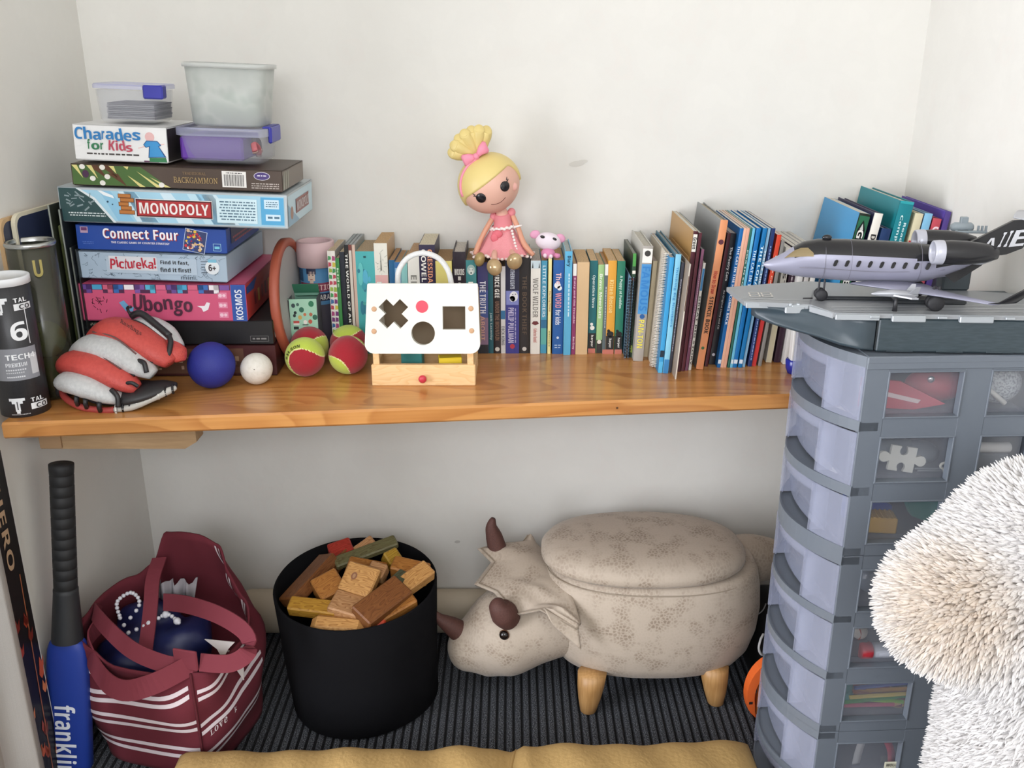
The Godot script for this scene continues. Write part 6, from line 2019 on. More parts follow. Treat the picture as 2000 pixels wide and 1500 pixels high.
func build_tower() -> void:
	drawer_unit("lowest grey unit of the drawer tower, white name label on its window", 0.0, 0.2065, [[0.1925, 0.2055], [0.083, 0.094], [0.0, 0.012]], [[0.190, 0.096], [0.081, 0.014]], false)
	drawer_unit("middle grey unit of the drawer tower with pencils behind its window", 0.2075, 0.5585, [[0.5435, 0.5575], [0.4325, 0.4445], [0.3195, 0.332], [0.2085, 0.2205]], [[0.541, 0.447], [0.430, 0.3345], [0.3165, 0.223]], false)
	var top := drawer_unit("topmost grey unit of the drawer tower under the grey ship", 0.5595, 0.897, [[0.781, 0.795], [0.669, 0.6835], [0.561, 0.5735]], [[0.887, 0.7975], [0.778, 0.686], [0.6665, 0.576]], true)
	# contents seen through the windows, each lying in its drawer
	var red := paint("#b5444c", 0.5)
	var t := thing("paper_banner", "red and white folded banner in the tower's top drawer", "banner", Vector3(0.556, 0.8035, 0.630))
	var s := Shape.new()
	s.color("#b84a55").put(Transform3D(Basis(Vector3.UP, -0.15), Vector3.ZERO))
	s.prism(PackedVector2Array([Vector2(0, 0), Vector2(0.085, 0.0), Vector2(0.132, 0.012), Vector2(0.06, 0.046), Vector2(0.0, 0.05)]), -0.004, 0.0)
	s.color("#d9c6c6")
	s.prism(PackedVector2Array([Vector2(0.0, 0.028), Vector2(0.09, 0.011), Vector2(0.094, 0.017), Vector2(0.0, 0.036)]), 0.0, 0.001)
	obj("fabric", s, inked(0.6), t)
	t = thing("tin_badge", "red toy with shiny silver badge in the tower's top drawer", "toy", Vector3(0.69, 0.8035, 0.600))
	s = Shape.new()
	s.smooth(true).ellipsoid(Vector3(0, 0.028, 0), Vector3(0.05, 0.027, 0.03), 22, 14)
	obj("body", s, red, t)
	s = Shape.new()
	s.smooth(true).ellipsoid(Vector3(-0.02, 0.044, 0.024), Vector3(0.006, 0.006, 0.003), 14, 8)
	obj("badge", s, paint("#d8dade", 0.15, 0.9), t)
	t = thing("white_toy", "pale speckled toy behind the top drawer's second window", "toy", Vector3(0.785, 0.8035, 0.610))
	s = Shape.new()
	s.smooth(true).ellipsoid(Vector3(0, 0.035, 0), Vector3(0.036, 0.034, 0.03), 22, 14)
	obj("body", s, textured(noise_tex(91, 0.12, [[0.3, "#6a7078"], [0.5, "#c6cace"]], 128, 2), Vector3(14, 14, 14), 0.6), t)
	s = Shape.new()
	s.smooth(true).tube([Vector3(-0.03, 0.035, 0.024), Vector3(0.0, 0.01, 0.032)], 0.004, 10)
	obj("stick", s, paint("#dcdad4", 0.5), t)
	# second drawer: puzzle piece, scissors, rolled paper
	t = thing("puzzle_piece", "large white foam puzzle piece in the tower's second drawer", "puzzle piece", Vector3(0.632, 0.6935, 0.645), Vector3(-8, 0, -8))
	var pz := PackedVector2Array()
	var w := 0.021
	for k in 4:
		var a := k * PI / 2
		var ax := Vector2(cos(a), sin(a))
		var ay := Vector2(-sin(a), cos(a))
		pz.append(ax * w - ay * w)
		pz.append(ax * w - ay * 0.005)
		if k % 2 == 0:
			for i in 9:
				var b := lerpf(-2.3, 2.3, i / 8.0)
				pz.append(ax * (w + 0.009 + 0.009 * cos(b)) + ay * 0.009 * sin(b))
		else:
			for i in 9:
				var b := lerpf(-2.3, 2.3, i / 8.0)
				pz.append(ax * (w - 0.008 - 0.007 * cos(b)) + ay * 0.007 * sin(b))
		pz.append(ax * w + ay * 0.005)
	s = Shape.new()
	s.put(Transform3D(Basis.IDENTITY, Vector3(0, 0.024, 0)))
	s.prism(pz, -0.006, 0.0)
	obj("foam", s, paint("#e2e1d8", 0.7), t)
	t = thing("scissors", "small cream handled scissors in the tower's second drawer", "scissors", Vector3(0.690, 0.6945, 0.645))
	s = Shape.new()
	s.smooth(true)
	for m in [Vector3(0.016, 0.012, 0), Vector3(0.022, 0.004, 0.002)]:
		var pts := []
		for i in 15:
			var a := TAU * i / 14.0
			pts.append(m + Vector3(cos(a) * 0.009, sin(a) * 0.0055, 0))
		s.tube(pts, 0.0022, 8, false)
	obj("handle", s, paint("#dfdccd", 0.5), t)
	s = Shape.new()
	s.box(Vector3(-0.012, 0.007, 0.0), Vector3(0.044, 0.003, 0.0016), 0.0005)
	s.box(Vector3(-0.01, 0.004, 0.002), Vector3(0.04, 0.003, 0.0016), 0.0005)
	obj("blade", s, paint("#b8bcc0", 0.3, 0.8), t)
	t = thing("paper_roll", "white rolled paper behind the second drawer's far window", "paper roll", Vector3(0.744, 0.737, 0.640))
	s = Shape.new()
	s.smooth(true)
	s.tube([Vector3(0, 0, 0), Vector3(0.004, 0, 0), Vector3(0.062, 0, 0), Vector3(0.064, 0, 0)], [0.006, 0.0085, 0.0085, 0.006], 16)
	obj("paper", s, paint("#e4e2de", 0.6), t)
	obj("support", Shape.new().box(Vector3(0.03, -0.0255, -0.006), Vector3(0.06, 0.035, 0.03), 0.002), paint("#6a7078", 0.6), t)
	t = thing("plastic_bag", "crumpled clear bag on the floor of the second drawer", "bag", Vector3(0.63, 0.6925, 0.59))
	s = Shape.new()
	s.smooth(true)
	s.ellipsoid(Vector3(0, 0.02, 0), Vector3(0.06, 0.02, 0.03), 20, 10)
	s.ellipsoid(Vector3(0.05, 0.018, 0.004), Vector3(0.035, 0.018, 0.03), 20, 10)
	obj("film", s, paint("#7c848c", 0.3), t)
	# third drawer: yellow sponge, blue and teal blocks
	t = thing("foam_block", "yellow ribbed foam block in the tower's third drawer", "block", Vector3(0.617, 0.5825, 0.628), Vector3(0, -6, 0))
	s = Shape.new()
	s.box(Vector3(0, 0.014, 0), Vector3(0.052, 0.028, 0.034), 0.002)
	for i in 6:
		s.box(Vector3(-0.02 + i * 0.008, 0.0285, 0), Vector3(0.003, 0.002, 0.032))
	obj("foam", s, paint("#d6a83c", 0.7), t)
	t = thing("foam_block", "blue slanted block behind the yellow one in third drawer", "block", Vector3(0.603, 0.5825, 0.572), Vector3(0, 0, 0))
	obj("foam", Shape.new().prism(PackedVector2Array([Vector2(-0.03, 0), Vector2(0.04, 0), Vector2(0.04, 0.035), Vector2(-0.03, 0.075)]), 0.0, 0.04), paint("#2f4a9c", 0.6), t)
	t = thing("plastic_tray", "teal plastic tray leaning in the tower's third drawer", "tray", Vector3(0.705, 0.5825, 0.60))
	obj("tray", Shape.new().prism(PackedVector2Array([Vector2(-0.05, 0.066), Vector2(-0.03, 0.02), Vector2(0.02, 0.0), Vector2(0.055, 0.0), Vector2(0.055, 0.058)]), 0.0, 0.02), paint("#1f8a7c", 0.5), t)
	# fourth to sixth drawers
	t = thing("clear_wrapper", "crumpled clear wrapper in the middle unit's top drawer", "wrapper", Vector3(0.63, 0.4535, 0.62))
	s = Shape.new()
	s.smooth(true)
	s.ellipsoid(Vector3(0, 0.03, 0), Vector3(0.035, 0.03, 0.025), 9, 7)
	s.ellipsoid(Vector3(0.035, 0.022, 0), Vector3(0.03, 0.022, 0.02), 9, 7)
	obj("film", s, paint("#7f8794", 0.25), t)
	t = thing("baseball", "small white and red ball in the fifth drawer", "ball", Vector3(0.606, 0.374, 0.640))
	s = Shape.new()
	s.smooth(true).ellipsoid(Vector3(0, 0.015, 0), Vector3.ONE * 0.014, 20, 12)
	obj("ball", s, paint("#cfc9c2", 0.6), t)
	s = Shape.new()
	s.smooth(true)
	var seam := []
	for i in 9:
		var a := lerpf(-1.2, 1.2, i / 8.0)
		seam.append(Vector3(-0.006 + 0.004 * cos(a), 0.015 + 0.0128 * sin(a) * 0.9, 0.0128 * cos(a * 0.6)))
	s.tube(seam, 0.001, 6)
	obj("seam", s, paint("#b04a3c", 0.6), t)
	obj("stand", Shape.new().box(Vector3(0, -0.0165, -0.005), Vector3(0.03, 0.035, 0.024), 0.002), paint("#4c4a54", 0.6), t)
	t = thing("paint_jar", "red capped jar lying in the tower's fifth drawer", "jar", Vector3(0.606, 0.341, 0.648))
	s = Shape.new()
	s.smooth(true)
	s.tube([Vector3(0.0, 0.015, 0), Vector3(0.003, 0.015, 0), Vector3(0.02, 0.015, 0), Vector3(0.022, 0.015, 0)], [0.013, 0.015, 0.015, 0.013], 18)
	obj("cap", s, paint("#c03440", 0.4), t)
	s = Shape.new()
	s.smooth(true)
	s.tube([Vector3(0.022, 0.015, 0), Vector3(0.026, 0.015, 0), Vector3(0.07, 0.015, 0), Vector3(0.073, 0.015, 0)], [0.011, 0.0135, 0.0135, 0.011], 18)
	obj("jar", s, paint("#b9bcc6", 0.35), t)
	var cols := ["#c05a78", "#7a3a54", "#a8743c", "#c8943c", "#2f7a3c", "#3a8a44", "#8ac040", "#a85a34", "#b8a070", "#6a4a7a", "#d8c060", "#4a5a9a", "#a04848", "#8a6a44"]
	for i in 14:
		var y: float = [0.009, 0.013, 0.018, 0.024, 0.011, 0.016, 0.02, 0.03, 0.037, 0.046, 0.027, 0.042, 0.05, 0.034][i]
		var yaw: float = [4, -6, 9, -12, 2, 14, -3, 20, -26, -34, 8, -18, 28, 12][i]
		var tilt: float = [1, -3, 4, 6, -2, 5, -4, -14, -18, -22, 3, 10, -12, 7][i]
		var what := ["crimson", "plum", "tan", "amber", "dark green", "leaf green", "lime", "rust", "straw", "violet", "yellow", "indigo", "brick red", "brown"]
		t = thing("pencil", "%s coloured pencil in the heap behind the sixth window" % what[i], "pencil", Vector3(0.585 + 0.009 * (i % 4), 0.2275 + y, 0.645 - 0.0065 * (i % 5)), Vector3(0, yaw * 0.22, tilt), "coloured pencils in the sixth drawer")
		s = Shape.new()
		s.color(cols[i])
		s.tube([Vector3(0, 0, 0), Vector3(0.1 + 0.006 * (i % 3), 0, 0)], 0.0037, 6)
		s.color("#d8b080")
		s.tube([Vector3(0.1 + 0.006 * (i % 3), 0, 0), Vector3(0.113 + 0.006 * (i % 3), 0, 0)], [0.0036, 0.001], 6)
		obj("barrel", s, inked(0.45), t)
	t = thing("teal_scraps", "teal crumpled scraps left of the pencil heap", "scraps", Vector3(0.596, 0.2290, 0.628))
	s = Shape.new()
	s.smooth(true).ellipsoid(Vector3(0, 0.044, 0), Vector3(0.016, 0.02, 0.02), 9, 7)
	s.ellipsoid(Vector3(0.006, 0.018, -0.004), Vector3(0.016, 0.018, 0.02), 9, 7)
	obj("scrap", s, paint("#3a7a7a", 0.7), t)
	# seventh drawer
	t = thing("ribbon", "white ribbon bow behind the lowest visible window", "ribbon", Vector3(0.634, 0.1015, 0.640))
	s = Shape.new()
	s.smooth(true)
	s.ribbon(curve([Vector3(0, 0.0, 0), Vector3(0.0, 0.03, 0.004), Vector3(0.006, 0.06, 0.002), Vector3(0.014, 0.074, 0.0)], 12), [Vector3.RIGHT], 0.014, 0.0012)
	s.ellipsoid(Vector3(-0.012, 0.062, 0), Vector3(0.014, 0.009, 0.008), 14, 10)
	s.ellipsoid(Vector3(0.016, 0.072, 0), Vector3(0.012, 0.007, 0.008), 14, 10)
	obj("bow", s, paint("#d8d8dc", 0.5), t)
	t = thing("ribbon", "pink ribbon strip behind the white name label", "ribbon", Vector3(0.676, 0.1015, 0.635))
	s = Shape.new()
	s.smooth(true)
	s.ribbon(curve([Vector3(0.026, 0.0, 0), Vector3(0.018, 0.035, 0.004), Vector3(0.0, 0.068, 0.002), Vector3(-0.012, 0.074, 0.0)], 12), [Vector3(1, 0.3, 0)], 0.013, 0.0012)
	s.ellipsoid(Vector3(0.03, 0.066, -0.02), Vector3(0.03, 0.012, 0.01), 14, 8)
	obj("strip", s, paint("#b8485c", 0.5), t)
	t = thing("name_label", "white sticker lettered MOLLY on the tower's lowest window", "label", Vector3(0.6885, 0.1175, 0.6665), Vector3(0, 2.6, 0))
	obj("sticker", Shape.new().box(Vector3(0, 0.007, 0), Vector3(0.029, 0.0135, 0.0008), 0.0002), paint("#e8e4cc", 0.5), t)
	words(t, "MOLLY", Vector3(0, 0.007, 0.0008), Vector3.RIGHT, Vector3.UP, 0.022, 0.0058, "#26241f")


# ---------------------------------------------------------------- toy carrier ship
func build_carrier() -> void:
	var t := thing("toy_ship", "large dark grey toy aircraft carrier with silver deck on the tower", "toy ship", Vector3(0.60, 0.9045, 0.57), Vector3(0, -3, 0))
	var hull_m := paint("#36424a", 0.33)
	var deck_m := paint("#9a9da0", 0.42, 0.25)
	# deck
	var poly := PackedVector2Array([Vector2(-0.241, 0.066), Vector2(-0.229, -0.03), Vector2(-0.128, -0.045), Vector2(-0.104, -0.093), Vector2(-0.036, -0.096), Vector2(0.232, -0.098), Vector2(0.232, 0.045), Vector2(-0.09, 0.118), Vector2(-0.16, 0.098)])
	var s := Shape.new()
	s.put(Transform3D(FLAT, Vector3.ZERO))
	s.prism(poly, 0.0555, 0.0625)
	obj("deck", s, deck_m, t)
	# flange pieces along the near edge
	s = Shape.new()
	for q in [[-0.226, -0.165, 0.0305], [-0.157, -0.131, 0.0425]]:
		s.box(Vector3((q[0] + q[1]) / 2, 0.0565, q[2]), Vector3(q[1] - q[0], 0.009, 0.006), 0.001)
	s.put(Transform3D(Basis(Vector3.UP, -0.99), Vector3(-0.116, 0.0565, 0.069)))
	s.box(Vector3.ZERO, Vector3(0.048, 0.009, 0.006), 0.001)
	s.put(Transform3D.IDENTITY)
	s.box(Vector3(-0.07, 0.0565, 0.0955), Vector3(0.066, 0.009, 0.006), 0.001)
	for x in [0.005, 0.105, 0.205]:
		s.box(Vector3(x, 0.0565, 0.0995), Vector3(0.05, 0.01, 0.008), 0.0012)
		s.box(Vector3(x - 0.05, 0.0585, 0.0985), Vector3(0.014, 0.004, 0.006), 0.0008)
	obj("deck_flange", s, paint("#a9aeb2", 0.35, 0.25), t)
	s = Shape.new()
	s.box(Vector3(-0.152, 0.053, 0.041), Vector3(0.03, 0.011, 0.012), 0.0015)
	s.smooth(true)
	for e in [-1, 1]:
		s.put(Transform3D(Basis.IDENTITY, Vector3(-0.152 + e * 0.006, 0.0575, 0.041)))
		s.lathe([Vector2(0, 0), Vector2(0.0035, 0), Vector2(0.0035, 0.005), Vector2(0.0025, 0.006), Vector2(0, 0.006)], 12)
	obj("bollard", s, paint("#a9aeb2", 0.3, 0.3), t)
	# painted runway lines and the bow panel
	s = Shape.new()
	s.put(Transform3D(Basis(Vector3(1, 0, 0), Vector3(0, 0, -1), Vector3(0, 1, 0)), Vector3(0, 0.0627, 0)))
	s.color("#c9cbcc")
	s.stroke([Vector2(-0.1, -0.062), Vector2(0.228, -0.03)], 0.0028, 1)
	s.stroke([Vector2(-0.1, -0.076), Vector2(0.228, -0.052)], 0.0028, 1)
	s.stroke([Vector2(-0.09, -0.088), Vector2(0.228, -0.075)], 0.002, 1)
	s.stroke([Vector2(-0.232, -0.012), Vector2(-0.125, -0.02)], 0.002, 1)
	s.color("#d6d2cc")
	for i in 2:
		s.stroke([Vector2(-0.213 + i * 0.02, 0.0), Vector2(-0.198 + i * 0.02, 0.0), Vector2(-0.196 + i * 0.02, 0.03), Vector2(-0.211 + i * 0.02, 0.03), Vector2(-0.213 + i * 0.02, 0.0)], 0.0026, 1)
		s.stroke([Vector2(-0.212 + i * 0.02, 0.015), Vector2(-0.197 + i * 0.02, 0.015)], 0.0026, 1)
	s.color("#85888c")
	s.stroke([Vector2(-0.129, -0.043), Vector2(-0.1, 0.05)], 0.003, 1)
	obj("deck_marking", s, inked(0.5), t)
	# hull: sections from the bow back to the flank
	s = Shape.new()
	s.smooth(true)
	var rings := []
	# x, middle z, keel y, half width at keel lip, at the waist, at the deck
	for q in [[-0.212, 0.012, 0.036, 0.004, 0.006, 0.012], [-0.205, 0.008, 0.032, 0.014, 0.014, 0.022], [-0.18, 0.004, 0.026, 0.036, 0.028, 0.034], [-0.15, 0.002, 0.021, 0.056, 0.044, 0.042], [-0.12, 0.0, 0.016, 0.073, 0.06, 0.054], [-0.09, 0.0, 0.009, 0.089, 0.08, 0.076], [-0.065, 0.0, 0.004, 0.094, 0.092, 0.09], [-0.04, 0.0, 0.002, 0.0955, 0.0945, 0.094]]:
		var r := PackedVector3Array()
		var half := [Vector2(0.7 * q[3], q[2]), Vector2(0.96 * q[3], q[2] + 0.0005), Vector2(q[3], q[2] + 0.003), Vector2(q[3] * 0.985, q[2] + 0.006), Vector2(lerpf(q[3], q[4], 0.6), lerpf(q[2], 0.055, 0.35)), Vector2(q[4], lerpf(q[2], 0.055, 0.55)), Vector2(lerpf(q[4], q[5], 0.5), lerpf(q[2], 0.055, 0.8)), Vector2(q[5], 0.0555)]
		for p in half:
			r.append(Vector3(q[0], p.y, q[1] + p.x))
		half.reverse()
		for p in half:
			r.append(Vector3(q[0], p.y, q[1] - p.x))
		r.reverse()
		rings.append(r)
	s.loft(rings)
	obj("bow", s, hull_m, t)
	s = Shape.new()
	s.box(Vector3(0.098, 0.0285, 0.0), Vector3(0.27, 0.0535, 0.192), 0.003)
	for i in 4:
		s.box(Vector3(-0.0 + i * 0.075, 0.0035, 0.0955), Vector3(0.04, 0.0018, 0.002), 0.0005)
	obj("flank", s, textured(noise_tex(95, 0.06, [[0.2, "#323e44"], [0.8, "#3b474d"]], 128, 3), Vector3(4, 30, 4), 0.36), t)
	s = Shape.new()
	s.box(Vector3(-0.0372, 0.03, 0.0), Vector3(0.002, 0.05, 0.189))
	obj("seam", s, paint("#1f2528", 0.6), t)
	# catapult rail under the jet and the island with its radar on the far side
	s = Shape.new()
	s.box(Vector3(-0.045, 0.0655, 0.012), Vector3(0.11, 0.006, 0.008), 0.002)
	s.box(Vector3(0.06, 0.066, 0.022), Vector3(0.11, 0.007, 0.03), 0.002)
	obj("catapult", s, paint("#2e3134", 0.45), t)
	s = Shape.new()
	s.box(Vector3(0.135, 0.105, -0.075), Vector3(0.045, 0.085, 0.03), 0.003)
	s.box(Vector3(0.135, 0.153, -0.075), Vector3(0.02, 0.022, 0.016), 0.002)
	obj("island", s, paint("#3d4549", 0.45), t)
	s = Shape.new()
	s.smooth(true)
	s.put(Transform3D(Basis.IDENTITY, Vector3(0.137, 0.166, -0.075)))
	s.tube([Vector3(-0.02, 0, 0), Vector3(-0.014, 0, 0), Vector3(0.012, 0, 0), Vector3(0.016, 0, 0)], [0.004, 0.008, 0.008, 0.005], 12)
	s.smooth(false)
	s.box(Vector3(0.0, 0.011, 0), Vector3(0.012, 0.012, 0.008), 0.001)
	s.box(Vector3(0.01, -0.006, 0.01), Vector3(0.05, 0.004, 0.008), 0.001)
	for i in 3:
		s.box(Vector3(0.02 + i * 0.006, 0.0, 0.012), Vector3(0.003, 0.009, 0.003))
	obj("radar", s, paint("#8d979d", 0.45), t)


# ---------------------------------------------------------------- toy jets
func ring_yz(x: float, y: float, ry: float, rz: float, z := 0.0, n := 36) -> PackedVector3Array:
	return ring_x(Vector3(x, y, z), ry, rz, n)


func build_jet() -> void:
	var t := thing("toy_jet", "silver and black toy business jet parked on the ship's deck", "toy jet", Vector3(0.58, 0.967, 0.588), Vector3(0, -6, 0))
	var silver := paint("#9494a6", 0.36, 0.2)
	var black := paint("#1d1d20", 0.25)
	# fuselage in two colours, parted by a line that drops behind the cockpit
	var sec := [[-0.181, 0.0555, 0.0008], [-0.178, 0.0556, 0.004], [-0.168, 0.0558, 0.0095], [-0.15, 0.059, 0.0165], [-0.137, 0.0622, 0.0225], [-0.122, 0.0655, 0.0278], [-0.1, 0.067, 0.031], [-0.06, 0.066, 0.0325], [0.0, 0.0642, 0.033], [0.045, 0.063, 0.0318], [0.075, 0.0645, 0.0275], [0.1, 0.0675, 0.0215], [0.122, 0.0705, 0.015], [0.14, 0.073, 0.008], [0.147, 0.0735, 0.003]]
	var n := 48
	var parts := [Shape.new(), Shape.new()]
	for p in parts:
		p.smooth(true)
	for j in sec.size() - 1:
		var r := ring_yz(sec[j][0], sec[j][1], sec[j][2], sec[j][2] * 0.92, 0, n)
		var q := ring_yz(sec[j + 1][0], sec[j + 1][1], sec[j + 1][2], sec[j + 1][2] * 0.92, 0, n)
		for i in n:
			var a := TAU * (i + 0.5) / n
			var up := cos(a)
			var mid: float = (sec[j][0] + sec[j + 1][0]) / 2
			var line := 0.42 if mid < 0.06 else 0.3
			var top := up > line and mid > -0.131 or mid > 0.075 and up > -0.1
			var k := (i + 1) % n
			parts[1 if top else 0].quad(r[i], r[k], q[k], q[i])
	obj("fuselage", parts[0], silver, t)
	obj("roof", parts[1], black, t)
	# cockpit glazing, a smoky strip that follows the nose
	var s := Shape.new()
	s.smooth(true)
	var cs := [[-0.152, 0.0588, 0.0162], [-0.145, 0.0604, 0.0195], [-0.137, 0.0622, 0.0229], [-0.128, 0.0642, 0.0262], [-0.118, 0.0658, 0.0288], [-0.11, 0.0665, 0.0301]]
	for j in cs.size() - 1:
		for i in 16:
			var lim := [0.95, 1.0, 1.12, 1.2, 1.25, 1.28]
			var low := [0.95, 0.75, 0.6, 0.62, 0.75, 1.1]
			for e in [-1, 1]:
				var f := func(jj: int, ii: int) -> Vector3:
					var a = lerpf(low[jj], lim[jj], ii / 16.0) * e
					return Vector3(cs[jj][0], cs[jj][1] + cos(a) * (cs[jj][2] + 0.0007), sin(a) * (cs[jj][2] * 0.92 + 0.0007))
				if e > 0:
					s.quad(f.call(j, i), f.call(j, i + 1), f.call(j + 1, i + 1), f.call(j + 1, i))
				else:
					s.quad(f.call(j, i + 1), f.call(j, i), f.call(j + 1, i), f.call(j + 1, i + 1))
	obj("windscreen", s, paint("#857555", 0.12, 0.2), t)
	# nine slanted cabin windows on each side
	for e in [-1, 1]:
		for i in 9:
			var x := -0.0765 + i * 0.0173
			s = Shape.new()
			var m := Vector3(x, 0.0665 - 0.0003 * i, e * 0.0303)
			s.put(Transform3D(Basis(Vector3(1, 0, 0), Vector3(0.3, 1, 0), Vector3(0, 0, e)), m))
			var pl := PackedVector2Array()
			for k in 16:
				var a := TAU * k / 16
				pl.append(Vector2(0.0027 * cos(a), 0.0027 * sin(a) + (0.0024 if sin(a) >= 0 else -0.0024)))
			if e < 0:
				pl.reverse()
			s.prism(pl, -0.004, 0.0007)
			obj("window", s, paint("#141316", 0.3), t)
	# panel lines
	s = Shape.new()
	s.smooth(true)
	for x in [-0.0915, -0.052, 0.052]:
		var pts := []
		for i in 25:
			var a := lerpf(0.0, PI, i / 24.0)
			pts.append(Vector3(x, 0.0658 + cos(a) * (0.0318 if x < -0.06 else 0.0326), sin(a) * (0.0292 if x < -0.06 else 0.03)))
		s.tube(pts, 0.0003, 5)
	var sl := []
	for i in 15:
		var x := lerpf(-0.13, 0.09, i / 14.0)
		sl.append(Vector3(x, 0.056 + 0.002 * cos(i * 0.4), 0.0292 if x < 0.03 else lerpf(0.0292, 0.021, (x - 0.03) / 0.06)))
	s.tube(sl, 0.0004, 5)
	obj("panel_line", s, paint("#77757f", 0.5), t)
	# wings, swept and kinked up at the tips
	for e in [-1, 1]:
		s = Shape.new()
		s.smooth(true)
		var rings := []
		for q in [[0.022, -0.052, 0.07, 0.033, 0.0055], [0.04, 0.0, 0.078, 0.0305, 0.004], [0.075, 0.09, 0.122, 0.026, 0.0028], [0.098, 0.128, 0.15, 0.0245, 0.002]]:
			var r := PackedVector3Array()
			for k in 16:
				var a := TAU * k / 16
				r.append(Vector3(lerpf(q[1], q[2], 0.5 + 0.5 * cos(a)), q[3] + q[4] * sin(a) * (0.5 + 0.5 * absf(sin(a))), e * q[0]))
			if e < 0:
				r.reverse()
			rings.append(r)
		s.loft(rings)
		obj("wing", s, silver, t)
		s = Shape.new()
		s.smooth(true)
		rings = []
		for q in [[0.097, 0.13, 0.156, 0.0245, 0.0022], [0.104, 0.143, 0.169, 0.028, 0.0022], [0.112, 0.168, 0.187, 0.048, 0.0018], [0.116, 0.186, 0.194, 0.0625, 0.0012]]:
			var r := PackedVector3Array()
			for k in 12:
				var a := TAU * k / 12
				r.append(Vector3(lerpf(q[1], q[2], 0.5 + 0.5 * cos(a)), q[3], e * (q[0] + q[4] * sin(a))))
			if e > 0:
				r.reverse()
			rings.append(r)
		s.loft(rings)
		obj("winglet", s, black, t)
		# engine: dark nacelle with a pale intake ring and fan
		s = Shape.new()
		s.smooth(true)
		var ex := 0.028
		var c := Vector3(ex + 0.04, 0.0895, e * 0.046)
		s.put(Transform3D(Basis(Vector3(0, -1, 0), Vector3(1, 0, 0), Vector3(0, 0, 1)), c))
		s.lathe([Vector2(0.0172, 0.0), Vector2(0.0185, 0.018), Vector2(0.018, 0.04), Vector2(0.0145, 0.068), Vector2(0.009, 0.085), Vector2(0, 0.088)], 30)
		obj("engine", s, black, t)
		s = Shape.new()
		s.smooth(true)
		s.put(Transform3D(Basis(Vector3(0, -1, 0), Vector3(1, 0, 0), Vector3(0, 0, 1)), c))
		s.lathe([Vector2(0.0, 0.006), Vector2(0.013, 0.006), Vector2(0.0142, -0.004), Vector2(0.0155, -0.009), Vector2(0.0175, -0.008), Vector2(0.0184, 0.0), Vector2(0.0183, 0.006)], 30)
		s.lathe([Vector2(0.0045, 0.0055), Vector2(0.003, 0.001), Vector2(0, -0.001)], 16)
		obj("intake_ring", s, paint("#b9bac4", 0.3, 0.15), t)
		s = Shape.new()
		s.box(Vector3(c.x + 0.04, 0.082, e * 0.026), Vector3(0.045, 0.006, 0.03), 0.002)
		obj("pylon", s, black, t)
	# tail fin with its lettering and the raised tailplane
	s = Shape.new()
	s.prism(PackedVector2Array([Vector2(0.105, 0.088), Vector2(0.122, 0.094), Vector2(0.186, 0.132), Vector2(0.228, 0.134), Vector2(0.206, 0.09), Vector2(0.184, 0.08), Vector2(0.148, 0.074)]), -0.003, 0.003)
	obj("tail_fin", s, black, t)
	for i in 4:
		words(t, "AIIE"[i], Vector3([0.1565, 0.1735, 0.1825, 0.1985][i], [0.0955, 0.103, 0.1045, 0.106][i], 0.0042), Vector3(1, 0.12, 0), Vector3(0, 1, 0), [0.019, 0.0045, 0.0045, 0.021][i], [0.019, 0.022, 0.024, 0.025][i], "#d0d1d6", true, false, 0.3)
	s = Shape.new()
	s.smooth(true)
	for e in [-1, 1]:
		var rings := []
		for q in [[0.0, 0.185, 0.225], [0.045, 0.205, 0.228], [0.07, 0.218, 0.23]]:
			var r := PackedVector3Array()
			for k in 12:
				var a := TAU * k / 12
				r.append(Vector3(lerpf(q[1], q[2], 0.5 + 0.5 * cos(a)), 0.136 + 0.002 * sin(a), e * q[0]))
			if e < 0:
				r.reverse()
			rings.append(r)
		s.loft(rings)
	obj("tailplane", s, paint("#b9bbc2", 0.35, 0.15), t)
	s = Shape.new()
	s.prism(PackedVector2Array([Vector2(0.094, 0.048), Vector2(0.135, 0.069), Vector2(0.16, 0.078), Vector2(0.15, 0.062), Vector2(0.113, 0.034)]), -0.0035, 0.0035)
	obj("belly_fin", s, black, t)
	s = Shape.new()
	s.smooth(true)
	s.put(Transform3D(Basis(Vector3(0, -1, 0), Vector3(1, 0, 0), Vector3(0, 0, 1)), Vector3(0.136, 0.075, 0)))
	s.lathe([Vector2(0.0, -0.002), Vector2(0.012, 0.0), Vector2(0.013, 0.012), Vector2(0.007, 0.028), Vector2(0, 0.03)], 20)
	obj("tail_cone", s, paint("#a9abb2", 0.35, 0.15), t)
	# gear
	for q in [[-0.087, 0.0, 0.0095], [0.0735, 0.047, 0.0125], [0.0735, -0.047, 0.0125]]:
		s = Shape.new()
		s.smooth(true)
		for e in [-1, 1]:
			s.put(Transform3D(Basis(Vector3.RIGHT, PI / 2), Vector3(q[0], q[2], q[1] + e * 0.0062)))
			s.lathe([Vector2(0, -0.004), Vector2(q[2] - 0.003, -0.004), Vector2(q[2], -0.002), Vector2(q[2], 0.002), Vector2(q[2] - 0.003, 0.004), Vector2(0, 0.004)], 24)
		obj("wheel", s, paint("#232326", 0.6), t)
		s = Shape.new()
		for e in [-1, 1]:
			s.box(Vector3(q[0] + e * 0.004, q[2] + 0.013, q[1]), Vector3(0.003, 0.024, 0.003), 0.0006)
		s.box(Vector3(q[0], q[2], q[1]), Vector3(0.004, 0.004, 0.018), 0.0006)
		obj("strut", s, paint("#3a3a3e", 0.4, 0.3), t)
	s = Shape.new()
	s.smooth(true).tube([Vector3(-0.1, 0.0035, 0.004), Vector3(-0.115, 0.0033, 0.006)], 0.0012, 6)
	obj("tow_pin", s, paint("#232326", 0.5), t)
	s = Shape.new()
	s.smooth(true).ellipsoid(Vector3(-0.087, 0.1005, 0.0), Vector3(0.0075, 0.0045, 0.004), 14, 8)
